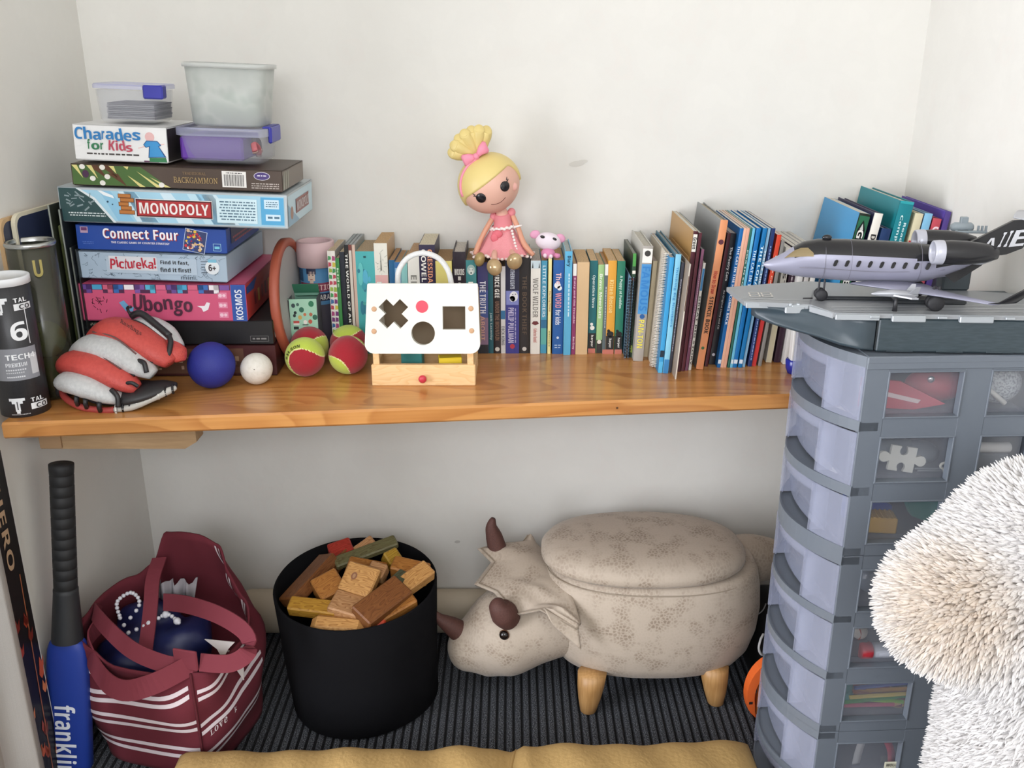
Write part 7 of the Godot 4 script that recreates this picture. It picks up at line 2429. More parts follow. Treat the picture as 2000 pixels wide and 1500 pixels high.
	obj("beacon", s, black, t)

	# small silver jet below the wing
	t = thing("small_jet", "tiny silver toy jet parked under the big jet's wing", "toy jet", Vector3(0.582, 0.967, 0.648), Vector3(0, -4, 0))
	s = Shape.new()
	s.smooth(true)
	s.loft([ring_yz(-0.034, 0.0265, 0.0008, 0.0008), ring_yz(-0.025, 0.027, 0.0035, 0.004), ring_yz(-0.005, 0.028, 0.006, 0.007), ring_yz(0.02, 0.027, 0.0055, 0.009), ring_yz(0.034, 0.026, 0.003, 0.006)])
	s.smooth(false)
	s.put(Transform3D(FLAT, Vector3(0, 0.026, 0)))
	s.prism(PackedVector2Array([Vector2(-0.01, 0), Vector2(0.018, -0.026), Vector2(0.028, -0.026), Vector2(0.022, 0), Vector2(0.028, 0.026), Vector2(0.018, 0.026)]), -0.0012, 0.0012)
	s.put(Transform3D.IDENTITY)
	for e in [-1, 1]:
		s.put(Transform3D(Basis(Vector3.RIGHT, e * 0.35), Vector3(0.018, 0.029, e * 0.007)))
		s.prism(PackedVector2Array([Vector2(0, 0), Vector2(0.01, 0.012), Vector2(0.016, 0.012), Vector2(0.015, 0)]), -0.0008, 0.0008)
	obj("body", s, paint("#a4a6ac", 0.35, 0.3), t)
	s = Shape.new()
	s.smooth(true).tube([Vector3(0.004, 0.0, 0.0), Vector3(0.004, 0.024, 0.0)], [0.004, 0.002], 8)
	obj("stand", s, paint("#2a2a2d", 0.4), t)


# ---------------------------------------------------------------- things on the floor
func build_floor_things() -> void:
	# rolled mat along the wall
	var t := thing("rolled_mat", "long cream rolled mat lying along the back wall", "mat", Vector3(-0.37, 0.0, 0.056))
	var s := Shape.new()
	s.smooth(true)
	s.put(Transform3D(Basis(Vector3(0, -1, 0), Vector3(1, 0, 0), Vector3(0, 0, 1)), Vector3(-0.285, 0.0525, 0)))
	s.lathe([Vector2(0, 0.0), Vector2(0.044, 0.0), Vector2(0.0505, 0.006), Vector2(0.0525, 0.014), Vector2(0.0525, 0.60), Vector2(0.05, 0.608), Vector2(0, 0.608)], 36)
	obj("roll", s, paint("#c6bba6", 0.75), t)
	# felt bin
	var c := Vector3(-0.336, 0, 0.282)
	t = thing("felt_bin", "tall round black felt bin full of wooden blocks", "bin", c)
	s = Shape.new()
	s.smooth(true)
	var rings := []
	for k in [[0.0, 0.15, 0.0], [0.006, 0.157, 0.0], [0.09, 0.162, -0.001], [0.18, 0.167, -0.002], [0.27, 0.172, 0.0]]:
		var r := PackedVector3Array()
		for i in 72:
			var a := TAU * i / 72
			var wob := 1.0 + 0.012 * sin(2.0 * a + 0.6) + (0.02 * sin(3 * a + 1.0) if k[0] < 0.05 else 0.006 * sin(3 * a + 1.0))
			var lean: float = (0.27 - k[0]) * 0.09
			r.append(Vector3(cos(a) * k[1] * wob + lean * 0.45, k[0] + (0.012 * sin(a) if k[0] > 0.2 else 0.0), -sin(a) * k[1] * wob + lean * 0.8))
		rings.append(r)
	var inner := []
	for k in [[0.27, 0.172], [0.274, 0.169], [0.27, 0.166], [0.1, 0.153], [0.008, 0.14]]:
		var r := PackedVector3Array()
		for i in 72:
			var a := TAU * i / 72
			var wob := 1.0 + 0.012 * sin(2.0 * a + 0.6) + 0.006 * sin(3 * a + 1.0)
			var lean: float = (0.27 - k[0]) * 0.09
			r.append(Vector3(cos(a) * k[1] * wob + lean * 0.45, k[0] + (0.012 * sin(a) if k[0] > 0.2 else 0.0), -sin(a) * k[1] * wob + lean * 0.8))
		inner.append(r)
	s.loft(rings, true, false)
	s.loft(inner, false, true)
	var felt := textured(noise_tex(101, 0.3, [[0.2, "#101012"], [0.8, "#1b1b1e"]], 256, 3), Vector3(12, 12, 12), 0.95)
	felt.metallic_specular = 0.2
	obj("felt_wall", s, felt, t)
	# wooden blocks, each its own: place, size, yaw, tilt about x and z, tone
	var tones := {"tan": "#a8763f", "brown": "#7c5230", "red": "#a83a34", "light": "#c49a66", "yellow": "#b08a3a", "olive": "#6a6c52", "green": "#4c5648", "pale": "#b89270", "gold": "#a88c34"}
	var g := "wooden blocks heaped in the black bin"
	for q in [
		["long weathered brown plank at the bin's left edge", Vector3(-0.436, 0.264, 0.275), Vector3(0.125, 0.024, 0.05), 50.0, -24.0, 20.0, "brown"],
		["reddish brown plank beside the long weathered one", Vector3(-0.403, 0.268, 0.235), Vector3(0.11, 0.026, 0.045), 58.0, -20.0, 12.0, "brown"],
		["brown cube with pale grain lines standing on a corner", Vector3(-0.386, 0.262, 0.312), Vector3(0.052, 0.05, 0.05), 38.0, 24.0, 16.0, "tan"],
		["red topped block at the back of the heap", Vector3(-0.379, 0.284, 0.195), Vector3(0.046, 0.03, 0.045), 28.0, 25.0, 10.0, "red"],
		["long grey green plank laid across the back of the heap", Vector3(-0.322, 0.296, 0.213), Vector3(0.128, 0.014, 0.028), 28.0, 18.0, 10.0, "olive"],
		["small mustard cube set cornerwise at right back", Vector3(-0.262, 0.292, 0.236), Vector3(0.03, 0.03, 0.03), 44.0, 35.0, 8.0, "gold"],
		["broad brown block under the grey green plank", Vector3(-0.315, 0.272, 0.262), Vector3(0.076, 0.036, 0.045), -8.0, 16.0, -8.0, "tan"],
		["pale square block with dark knot in the middle of the heap", Vector3(-0.318, 0.292, 0.325), Vector3(0.064, 0.022, 0.058), -22.0, 34.0, -10.0, "light"],
		["small pale block behind the knotted one", Vector3(-0.286, 0.292, 0.290), Vector3(0.034, 0.026, 0.03), -22.0, 28.0, -8.0, "pale"],
		["tall pale block leaning at the right of the heap", Vector3(-0.212, 0.282, 0.312), Vector3(0.088, 0.026, 0.036), 48.0, 22.0, 14.0, "light"],
		["brown block behind the tall pale leaning one", Vector3(-0.218, 0.284, 0.272), Vector3(0.072, 0.034, 0.034), -16.0, 18.0, -6.0, "tan"],
		["dark reddish wedge right of the knotted block", Vector3(-0.268, 0.262, 0.372), Vector3(0.105, 0.045, 0.05), 52.0, 22.0, 12.0, "brown"],
		["yellowish bar lying at the left front of the heap", Vector3(-0.408, 0.256, 0.372), Vector3(0.092, 0.024, 0.03), -9.0, 22.0, -2.0, "yellow"],
		["pale block with chamfered corners at the front rim", Vector3(-0.352, 0.236, 0.412), Vector3(0.098, 0.034, 0.04), -6.0, 24.0, -3.0, "light"],
		["tan block at the right front under the leaning one", Vector3(-0.24, 0.248, 0.364), Vector3(0.076, 0.032, 0.034), 38.0, 18.0, 14.0, "tan"],
		["small pale block peeping out behind the grey green plank", Vector3(-0.328, 0.288, 0.188), Vector3(0.05, 0.026, 0.03), 40.0, 20.0, 26.0, "pale"],
		["dark green block wedged between tan and pale ones", Vector3(-0.246, 0.270, 0.322), Vector3(0.06, 0.05, 0.026), 62.0, 16.0, 6.0, "green"],
		["tan block filling the middle below the knotted one", Vector3(-0.335, 0.248, 0.372), Vector3(0.07, 0.045, 0.05), -14.0, 12.0, -12.0, "pale"],
	]:
		var b := thing("wooden_block", q[0], "block", q[1] + Vector3(0, 0.007, 0), Vector3(q[4], q[3], q[5]), g)
		var wk: String = "wood " + q[6]
		if not paints.has(wk):
			var col := Color(tones[q[6]])
			var m := block_wood.duplicate()
			m.albedo_color = Color(minf(col.r / 0.78, 1.0), minf(col.g / 0.62, 1.0), minf(col.b / 0.44, 1.0))
			paints[wk] = m
		obj("wood", Shape.new().box(Vector3.ZERO, q[2] * 1.12, 0.003 if "chamfered" not in q[0] else 0.012), paints[wk], b)
		if "knot" in q[0] and "behind" not in q[0] and "below" not in q[0] and "wedge" not in q[0]:
			s = Shape.new()
			s.color("#8a5c40").put(Transform3D(Basis(Vector3.RIGHT, -PI / 2), Vector3(-0.012, 0.0125, -0.002)))
			s.disc(0, 0, 0.0065, 1, 0.0085).color("#a8825e").disc(0, 0, 0.003, 2, 0.005)
			obj("knot", s, inked(0.6), b)
	t = thing("orange_ring", "orange red rounded piece at the bin's front rim", "toy piece", Vector3(-0.284, 0.243, 0.395), Vector3(30, 0, 0))
	s = Shape.new()
	s.smooth(true).lathe([Vector2(0, 0), Vector2(0.024, 0), Vector2(0.028, 0.004), Vector2(0.028, 0.012), Vector2(0.024, 0.016), Vector2(0, 0.017)], 30)
	obj("disc", s, paint("#d04a2c", 0.5), t)

	build_bag()
	# bat
	t = thing("toy_bat", "blue foam cricket bat with black grip leaning in the corner", "bat", Vector3(-0.874, 0.0, 0.535), Vector3(-7.6, 0, -3.6))
	s = Shape.new()
	s.smooth(true)
	rings = []
	for k in [[0.0, 0.036, 0.017], [0.01, 0.04, 0.02], [0.22, 0.0405, 0.02], [0.26, 0.037, 0.0195], [0.275, 0.032, 0.018], [0.278, 0.028, 0.017]]:
		rings.append(ring_at(Vector3(0, k[0], 0), k[1], k[2], 40, 3.2))
	s.loft(rings)
	obj("blade", s, paint("#1d3a94", 0.5), t)
	s = Shape.new()
	s.smooth(true).lathe([Vector2(0.0285, 0.277), Vector2(0.0285, 0.283), Vector2(0.0225, 0.375), Vector2(0.0225, 0.383), Vector2(0, 0.384)], 28)
	obj("collar", s, paint("#26282b", 0.55), t)
	s = Shape.new()
	s.smooth(true)
	var prof := [Vector2(0.0213, 0.38)]
	var y := 0.38
	while y < 0.615:
		prof.append(Vector2(0.0213, y + 0.003))
		prof.append(Vector2(0.0203, y + 0.0038))
		prof.append(Vector2(0.0203, y + 0.0048))
		prof.append(Vector2(0.0213, y + 0.0056))
		y += 0.0205
	prof.append(Vector2(0.022, 0.622))
	prof.append(Vector2(0.022, 0.63))
	prof.append(Vector2(0, 0.632))
	s.lathe(prof, 28)
	obj("grip", s, paint("#1d1e20", 0.65), t)
	words(t, "franklin", Vector3(0.0, 0.075, 0.0214), Vector3.DOWN, Vector3.RIGHT, 0.15, 0.04, "#dfe4ee", true, false, 0.0)
	# flame printed board leaning on the left wall
	t = thing("printed_board", "tall black board with flame print behind the curtain's edge", "board", Vector3(-0.8695, 0.0, 0.0), Vector3(0, -3.4, 0))
	s = Shape.new()
	s.box(Vector3(0.004, 0.345, 0.592), Vector3(0.014, 0.69, 0.11), 0.002)
	obj("panel", s, paint("#1a1717", 0.4), t)
	s = Shape.new()
	s.put(Transform3D(Basis(Vector3(0, 0, -1), Vector3(0, 1, 0), Vector3(1, 0, 0)), Vector3(0.0112, 0, 0.014)))
	s.color("#d8d6d4").rect(-0.5255, 0.01, -0.5235, 0.68, 1)
	s.color("#b06a48").stroke([Vector2(-0.556, 0.02), Vector2(-0.54, 0.45)], 0.0025, 2)
	for i in 16:
		var m := Vector2(rng.randf_range(-0.585, -0.53), rng.randf_range(0.02, 0.36))
		s.color(["#a8402c", "#c85a34", "#7a2c24", "#d88050"][i % 4])
		s.flat(PackedVector2Array([m, m + Vector2(0.008, 0.006), m + Vector2(0.011, 0.026), m + Vector2(0.004, 0.016), m + Vector2(-0.001, 0.03), m + Vector2(-0.006, 0.012)]), 0.0005)
	for i in 6:
		s.color("#8c8480").rect(-0.585, 0.63 + i * 0.008, -0.545, 0.634 + i * 0.008, 1)
	obj("flame_print", s, inked(0.4), t)
	words(t, "HERO", Vector3(0.0122, 0.55, 0.572), Vector3.DOWN, Vector3(0, 0, -1), 0.16, 0.02, "#b89a7c")
	# curtain at the left
	t = thing("curtain", "pale grey woven curtain hanging at the left edge", "curtain", Vector3(-0.872, 0.0, 0.0))
	s = Shape.new()
	s.smooth(true)
	rings = []
	for j in 2:
		var front := []
		for side in [0, 1]:
			for i in 61:
				var u: float = i / 60.0 if side == 0 else 1.0 - i / 60.0
				front.append(Vector3(0.012 * sin(u * 9.0) + (0.002 if side == 0 else -0.002) + 0.006, 0.012 if j == 0 else 2.494, lerpf(0.64, 0.79, u)))
		rings.append(PackedVector3Array(front))
	s.loft([rings[0], rings[1]])
	obj("cloth", s, textured(noise_tex(105, 0.4, [[0.2, "#a09c98"], [0.8, "#c6c3bf"]], 256, 2), Vector3(20, 8, 20), 0.9), t)
	# mustard cushion
	t = thing("floor_cushion", "long mustard yellow floor cushion across the front", "cushion", Vector3(-0.083, 0.0, 0.755), Vector3(0, 1.6, 0))
	s = Shape.new()
	s.smooth(true)
	rings = []
	var nx := 90
	for i in nx + 1:
		var u := lerpf(-1.0, 1.0, float(i) / nx)
		var x := u * 0.548
		var fat := pow(maxf(1.0 - pow(absf(u), 7.0), 0.0), 0.55)
		var r := PackedVector3Array()
		for k in 48:
			var a := TAU * k / 48
			var cz := cos(a)
			var cy := sin(a)
			var wr := 0.004 * sin(x * 26.0 + 1.3 * sin(x * 9.0) + cz * 2.0) + 0.0025 * sin(x * 61.0 + cz * 3.0) + 0.006 * exp(-pow((x - 0.11) / 0.012, 2)) - 0.011 * exp(-pow((x - 0.085) / 0.02, 2))
			var hz := 0.2 * (0.9 + 0.1 * pow(absf(u), 3.0))
			var hy := 0.058 * fat + 0.007
			var py := signf(cy) * pow(absf(cy), 0.75) * hy
			r.append(Vector3(x * (1.0 + 0.004 * absf(cz)), maxf(0.062 + py + (wr * fat if cy > -0.3 else 0.0), 0.001), -signf(cz) * pow(absf(cz), 0.8) * hz))
		r.reverse()
		rings.append(r)
	s.loft(rings)
	obj("cover", s, textured(noise_tex(107, 0.25, [[0.2, "#b4935a"], [0.8, "#bf9d64"]], 256, 3), Vector3(9, 9, 9), 0.85, noise_tex(108, 0.03, [], 256, 3, FastNoiseLite.TYPE_SIMPLEX_SMOOTH, 4.0), 0.5), t)
	s = Shape.new()
	s.smooth(true)
	for q in [[Vector3(0.07, 0.118, -0.03), Vector3(0.088, 0.103, -0.125), Vector3(0.095, 0.09, -0.165)], [Vector3(-0.135, 0.1245, -0.06), Vector3(-0.15, 0.108, -0.135)], [Vector3(0.155, 0.124, -0.02), Vector3(0.15, 0.113, -0.115)]]:
		s.tube(curve(q, 14), steps([0.002, 0.0042, 0.001], 14), 8, true)
	obj("pleat", s, paint("#b08e56", 0.85), t)
	# dark bag with a white cable between pouf and tower
	t = thing("dark_bag", "black bag with white loop behind the pouf's tail", "bag", Vector3(0.597, 0.0, 0.2))
	s = Shape.new()
	s.smooth(true).loft([ring_at(Vector3(0, 0.0, 0), 0.05, 0.09, 32, 3.0), ring_at(Vector3(0, 0.01, 0), 0.056, 0.1, 32, 3.0), ring_at(Vector3(0, 0.12, 0), 0.054, 0.095, 32, 3.0), ring_at(Vector3(0.0, 0.165, 0), 0.045, 0.08, 32, 3.0), ring_at(Vector3(0, 0.175, 0), 0.03, 0.06, 32, 3.0)])
	obj("body", s, paint("#141417", 0.7), t)
	s = Shape.new()
	s.smooth(true)
	s.tube(curve([Vector3(-0.048, 0.145, 0.09), Vector3(-0.056, 0.138, 0.1), Vector3(-0.06, 0.12, 0.106), Vector3(-0.054, 0.105, 0.106), Vector3(-0.045, 0.1, 0.102)], 18), 0.0028, 8)
	obj("loop", s, paint("#cfcfce", 0.5), t)
	s = Shape.new()
	s.smooth(true)
	s.tube(curve([Vector3(-0.07, 0.168, 0.05), Vector3(-0.055, 0.172, 0.055), Vector3(-0.042, 0.18, 0.05), Vector3(-0.034, 0.19, 0.04)], 12), 0.0016, 6)
	obj("cable", s, paint("#8a8a8c", 0.5), t)
	# orange toy by the tower's foot
	t = thing("orange_toy", "bright orange curved plastic toy behind the cushion's right end", "toy", Vector3(0.509, 0.0, 0.388), Vector3(0, 4, 0))
	s = Shape.new()
	var poly := PackedVector2Array()
	for i in 13:
		var a := lerpf(1.35, 3.6, i / 12.0)
		poly.append(Vector2(0.045 + 0.062 * cos(a), 0.07 + 0.085 * sin(a)))
	poly.append(Vector2(0.006, 0.012))
	for i in 13:
		var a := lerpf(3.4, 1.45, i / 12.0)
		poly.append(Vector2(0.05 + 0.05 * cos(a), 0.066 + 0.066 * sin(a)))
	s.prism(poly, -0.012, 0.012)
	obj("rim", s, paint("#e0662a", 0.4), t)
	s = Shape.new()
	s.prism(PackedVector2Array([Vector2(0.0, 0.012), Vector2(0.012, 0.0), Vector2(0.06, 0.0), Vector2(0.06, 0.12), Vector2(0.04, 0.11)]), -0.02, -0.004)
	obj("web", s, paint("#c8481c", 0.4), t)
	s = Shape.new()
	s.box(Vector3(0.012, 0.062, 0.003), Vector3(0.007, 0.09, 0.012), 0.002)
	obj("strut", s, paint("#ee9048", 0.4), t)
	s = Shape.new()
	s.color("#26211f")
	s.box(Vector3(0.024, 0.129, 0.0118), Vector3(0.007, 0.013, 0.001))
	s.box(Vector3(-0.007, 0.05, 0.0118), Vector3(0.008, 0.006, 0.001))
	obj("mark", s, inked(0.5), t)


func bag_rim(a: float) -> float:
	var k := [0.235, 0.285, 0.335, 0.385, 0.405, 0.395, 0.325, 0.305, 0.3, 0.292, 0.282, 0.262, 0.24, 0.232, 0.235, 0.228]
	var f := fposmod(a / TAU, 1.0) * 16.0
	var i := int(f) % 16
	return lerpf(k[i], k[(i + 1) % 16], smoothstep(0.0, 1.0, f - int(f)))


func bag_at(a: float, v: float, lift := 0.0) -> Vector3:
	# point of the bag's side: angle round it (0 right, a quarter turn back), v from base to rim
	var p := 3.6
	var c := cos(a)
	var s := sin(a)
	var hx := (0.14 + 0.018 * sin(minf(v * 1.25, 1.0) * PI * 0.75)) + lift
	var hz := (0.122 + 0.018 * sin(minf(v * 1.2, 1.0) * PI * 0.7)) + lift
	var fold := 0.005 * sin(a * 7.0 + v * 6.0) * v + 0.004 * sin(a * 3.0 - v * 11.0)
	hx += fold
	hz += fold
	var x := signf(c) * pow(absf(c), 2.0 / p) * hx
	var z := -signf(s) * pow(absf(s), 2.0 / p) * hz
	# the back peak is pulled up and inwards
	var pull := smoothstep(0.6, 1.0, v) * maxf(0.0, s)
	return Vector3(x * (1.0 - 0.35 * pull) - 0.0 * pull, bag_rim(a) * v, z + 0.03 * pull)


func build_bag() -> void:
	var t := thing("tote_bag", "burgundy cotton tote bag with white double stripes and long straps", "bag", Vector3(-0.690, 0.0, 0.41), Vector3(0, -14, 0))
	var cloth := textured(noise_tex(111, 0.3, [[0.2, "#5f1c28"], [0.8, "#6c2431"]], 256, 3), Vector3(12, 12, 12), 0.9)
	var s := Shape.new()
	s.smooth(true)
	var rings := []
	for j in 25:
		var r := PackedVector3Array()
		for i in 96:
			r.append(bag_at(TAU * i / 96, j / 24.0))
		rings.append(r)
	s.loft(rings, true, false)
	var inn := []
	for j in 13:
		var r := PackedVector3Array()
		for i in 96:
			r.append(bag_at(TAU * i / 96, 1.0 - j / 12.0 * 0.6, -0.004))
		inn.append(r)
	s.loft([rings[24], inn[0]], false, false)
	s.loft(inn, false, true)
	obj("cloth", s, cloth, t)
	# paired stripes woven round the front and right, and up the inside of the raised back
	s = Shape.new()
	s.smooth(true)
	var strip := func(a0: float, a1: float, h0: float, h1: float, sag: float) -> void:
		var n := 26
		s.color("#d8ccd0")
		for i in n:
			var q := []
			for e in [[i, 0.0], [i + 1, 0.0], [i + 1, 1.0], [i, 1.0]]:
				var u: float = float(e[0]) / n
				var a := lerpf(a0, a1, u)
				var h = lerpf(h0, h1, u) - sag * sin(u * PI) + (e[1] - 0.5) * 0.0085
				q.append(bag_at(a, clampf(h / bag_rim(a), 0.0, 0.99), 0.0012))
			s.quad(q[0], q[1], q[2], q[3])
	for h in [0.032, 0.05, 0.098, 0.116]:
		strip.call(3.65, 5.35, h, h + 0.014, -0.004)
		strip.call(5.42, 6.55, h + 0.0, h + 0.05, 0.0)
	for h in [0.158, 0.174]:
		strip.call(3.7, 5.3, h - 0.004, h + 0.03, 0.014)
		strip.call(5.45, 6.45, h + 0.02, h + 0.052, 0.0)
	for h in [0.218, 0.23]:
		strip.call(3.65, 4.3, h + 0.012, h - 0.012, 0.0)
	# inside of the back panel
	for q in [[1.12, 0.62], [1.22, 0.62], [0.8, 0.66], [0.7, 0.66], [0.42, 0.72], [0.34, 0.72]]:
		for k in 14:
			var c := []
			for e in [[k, 0.0], [k, 1.0], [k + 1, 1.0], [k + 1, 0.0]]:
				var v: float = lerpf(q[1], 0.99, e[0] / 14.0)
				c.append(bag_at(q[0] + (e[1] - 0.5) * 0.045, v, -0.0058))
			s.quad(c[0], c[1], c[2], c[3])
	obj("stripe", s, inked(0.85), t)
	var up := Vector3.UP
	for i in 6:
		var ch := "Love k"[i]
		if ch == " ":
			continue
		var a := lerpf(5.62, 6.2, i / 6.0)
		var m := bag_at(a, (0.098 + 0.026 * i / 6.0) / bag_rim(a) * 0.98, 0.002)
		var m2 := bag_at(a + 0.05, (0.098 + 0.026 * i / 6.0 + 0.003) / bag_rim(a) * 0.98, 0.002)
		words(t, ch, m, (m2 - m).normalized(), up, 0.0085, 0.012, "#e0d4d6", true, true)
	# side seam between the two visible panels
	s = Shape.new()
	s.smooth(true)
	var pts := []
	for j in 15:
		pts.append(bag_at(5.38, j / 14.0, 0.002))
	s.tube(pts, 0.0026, 8)
	obj("seam", s, paint("#561621", 0.9), t)
	# straps
	var strap := paint("#782e3a", 0.85)
	s = Shape.new()
	s.ribbon(curve([Vector3(-0.128, 0.262, 0.035), Vector3(-0.115, 0.255, 0.105), Vector3(-0.055, 0.225, 0.152), Vector3(0.0, 0.212, 0.165), Vector3(0.06, 0.228, 0.15), Vector3(0.115, 0.25, 0.105)], 30), [Vector3(0, 1, -0.35)], 0.04, 0.003)
	obj("strap", s, strap, t)
	s = Shape.new()
	s.ribbon(curve([Vector3(-0.15, 0.262, 0.02), Vector3(-0.132, 0.292, 0.055), Vector3(-0.07, 0.288, 0.095), Vector3(0.0, 0.268, 0.12), Vector3(0.07, 0.25, 0.12), Vector3(0.115, 0.245, 0.105)], 30), [Vector3(0, 1, -0.6)], 0.032, 0.003)
	obj("strap", s, strap, t)
	s = Shape.new()
	s.ribbon(curve([Vector3(-0.07, 0.345, -0.085), Vector3(-0.055, 0.325, -0.035), Vector3(-0.035, 0.29, 0.01), Vector3(-0.02, 0.255, 0.05), Vector3(-0.012, 0.232, 0.075)], 20), [Vector3(1, 0, 0)], 0.03, 0.003)
	obj("strap", s, strap, t)
	s = Shape.new()
	s.ribbon(curve([Vector3(-0.01, 0.3, 0.0), Vector3(0.06, 0.318, 0.022), Vector3(0.14, 0.318, 0.04), Vector3(0.2, 0.3, 0.055), Vector3(0.214, 0.272, 0.07), Vector3(0.185, 0.252, 0.09), Vector3(0.13, 0.255, 0.105)], 34), [Vector3(0, 1, -0.4)], 0.034, 0.003)
	obj("strap", s, strap, t)
	s = Shape.new()
	s.box(Vector3(0.105, 0.262, 0.112), Vector3(0.05, 0.042, 0.006), 0.002)
	obj("strap_tab", s, strap, t)
	# pale lining flap turned out at the right
	s = Shape.new()
	s.prism(PackedVector2Array([Vector2(0.11, 0.268), Vector2(0.175, 0.272), Vector2(0.16, 0.255), Vector2(0.145, 0.228), Vector2(0.135, 0.25)]), 0.052, 0.054)
	s.prism(PackedVector2Array([Vector2(0.135, 0.225), Vector2(0.17, 0.22), Vector2(0.165, 0.16), Vector2(0.15, 0.185)]), 0.02, 0.022)
	obj("lining", s, paint("#cfc8c6", 0.85), t)
	# what the bag holds
	t = thing("dress_up_cloth", "dark blue satin cloth bundled inside the burgundy bag", "cloth", Vector3(-0.722, 0.14, 0.40))
	s = Shape.new()
	net(s.smooth(true), Vector3(-0.13, -0.03, -0.12), Vector3(0.13, 0.16, 0.12), 0.011, func(p: Vector3) -> float:
		var d := egg(p, Vector3(-0.01, 0.03, 0.02), Vector3(0.112, 0.07, 0.085))
		d = blend(d, egg(p, Vector3(-0.03, 0.085, -0.04), Vector3(0.06, 0.05, 0.045)), 0.03)
		d = blend(d, egg(p, Vector3(0.06, 0.07, 0.0), Vector3(0.05, 0.04, 0.05)), 0.02)
		return d + 0.004 * sin(p.x * 70.0 + p.z * 30.0) + 0.003 * sin(p.z * 90.0 - p.y * 40.0))
	obj("satin", s, paint("#1c2350", 0.45), t)
	t = thing("bead_necklace", "string of white beads lying on the blue cloth in the bag", "necklace", Vector3(-0.722, 0.2775, 0.40))
	s = Shape.new()
	s.smooth(true)
	for i in 34:
		var a := i / 33.0
		var m: Vector3 = curve([Vector3(-0.06, 0.0, 0.03), Vector3(-0.075, 0.018, 0.0), Vector3(-0.05, 0.03, -0.015), Vector3(-0.03, 0.012, 0.005), Vector3(-0.055, -0.018, 0.06), Vector3(-0.005, -0.012, 0.035), Vector3(0.03, 0.002, 0.02), Vector3(0.06, -0.004, 0.04)], 33)[i]
		s.ellipsoid(m, Vector3.ONE * (0.0042 if i < 22 or i % 4 else 0.0075), 10, 8)
	obj("bead", s, paint("#cfcfd6", 0.3), t)
	t = thing("lace_trim", "grey white ruffled trim at the back inside the bag", "trim", Vector3(-0.70, 0.285, 0.355))
	s = Shape.new()
	s.smooth(true)
	rings = []
	for i in 25:
		var u := i / 24.0
		var w := 0.012 * sin(u * 24.0)
		rings.append(PackedVector3Array([Vector3(lerpf(-0.05, 0.05, u), 0.03 + 0.004 * sin(u * 40.0), w), Vector3(lerpf(-0.045, 0.045, u), -0.004, 0.012 + w * 0.4), Vector3(lerpf(-0.045, 0.045, u), -0.004, 0.009 + w * 0.4), Vector3(lerpf(-0.05, 0.05, u), 0.03 + 0.004 * sin(u * 40.0), w - 0.003)]))
	s.loft(rings)
	obj("ruffle", s, paint("#918d92", 0.9), t)


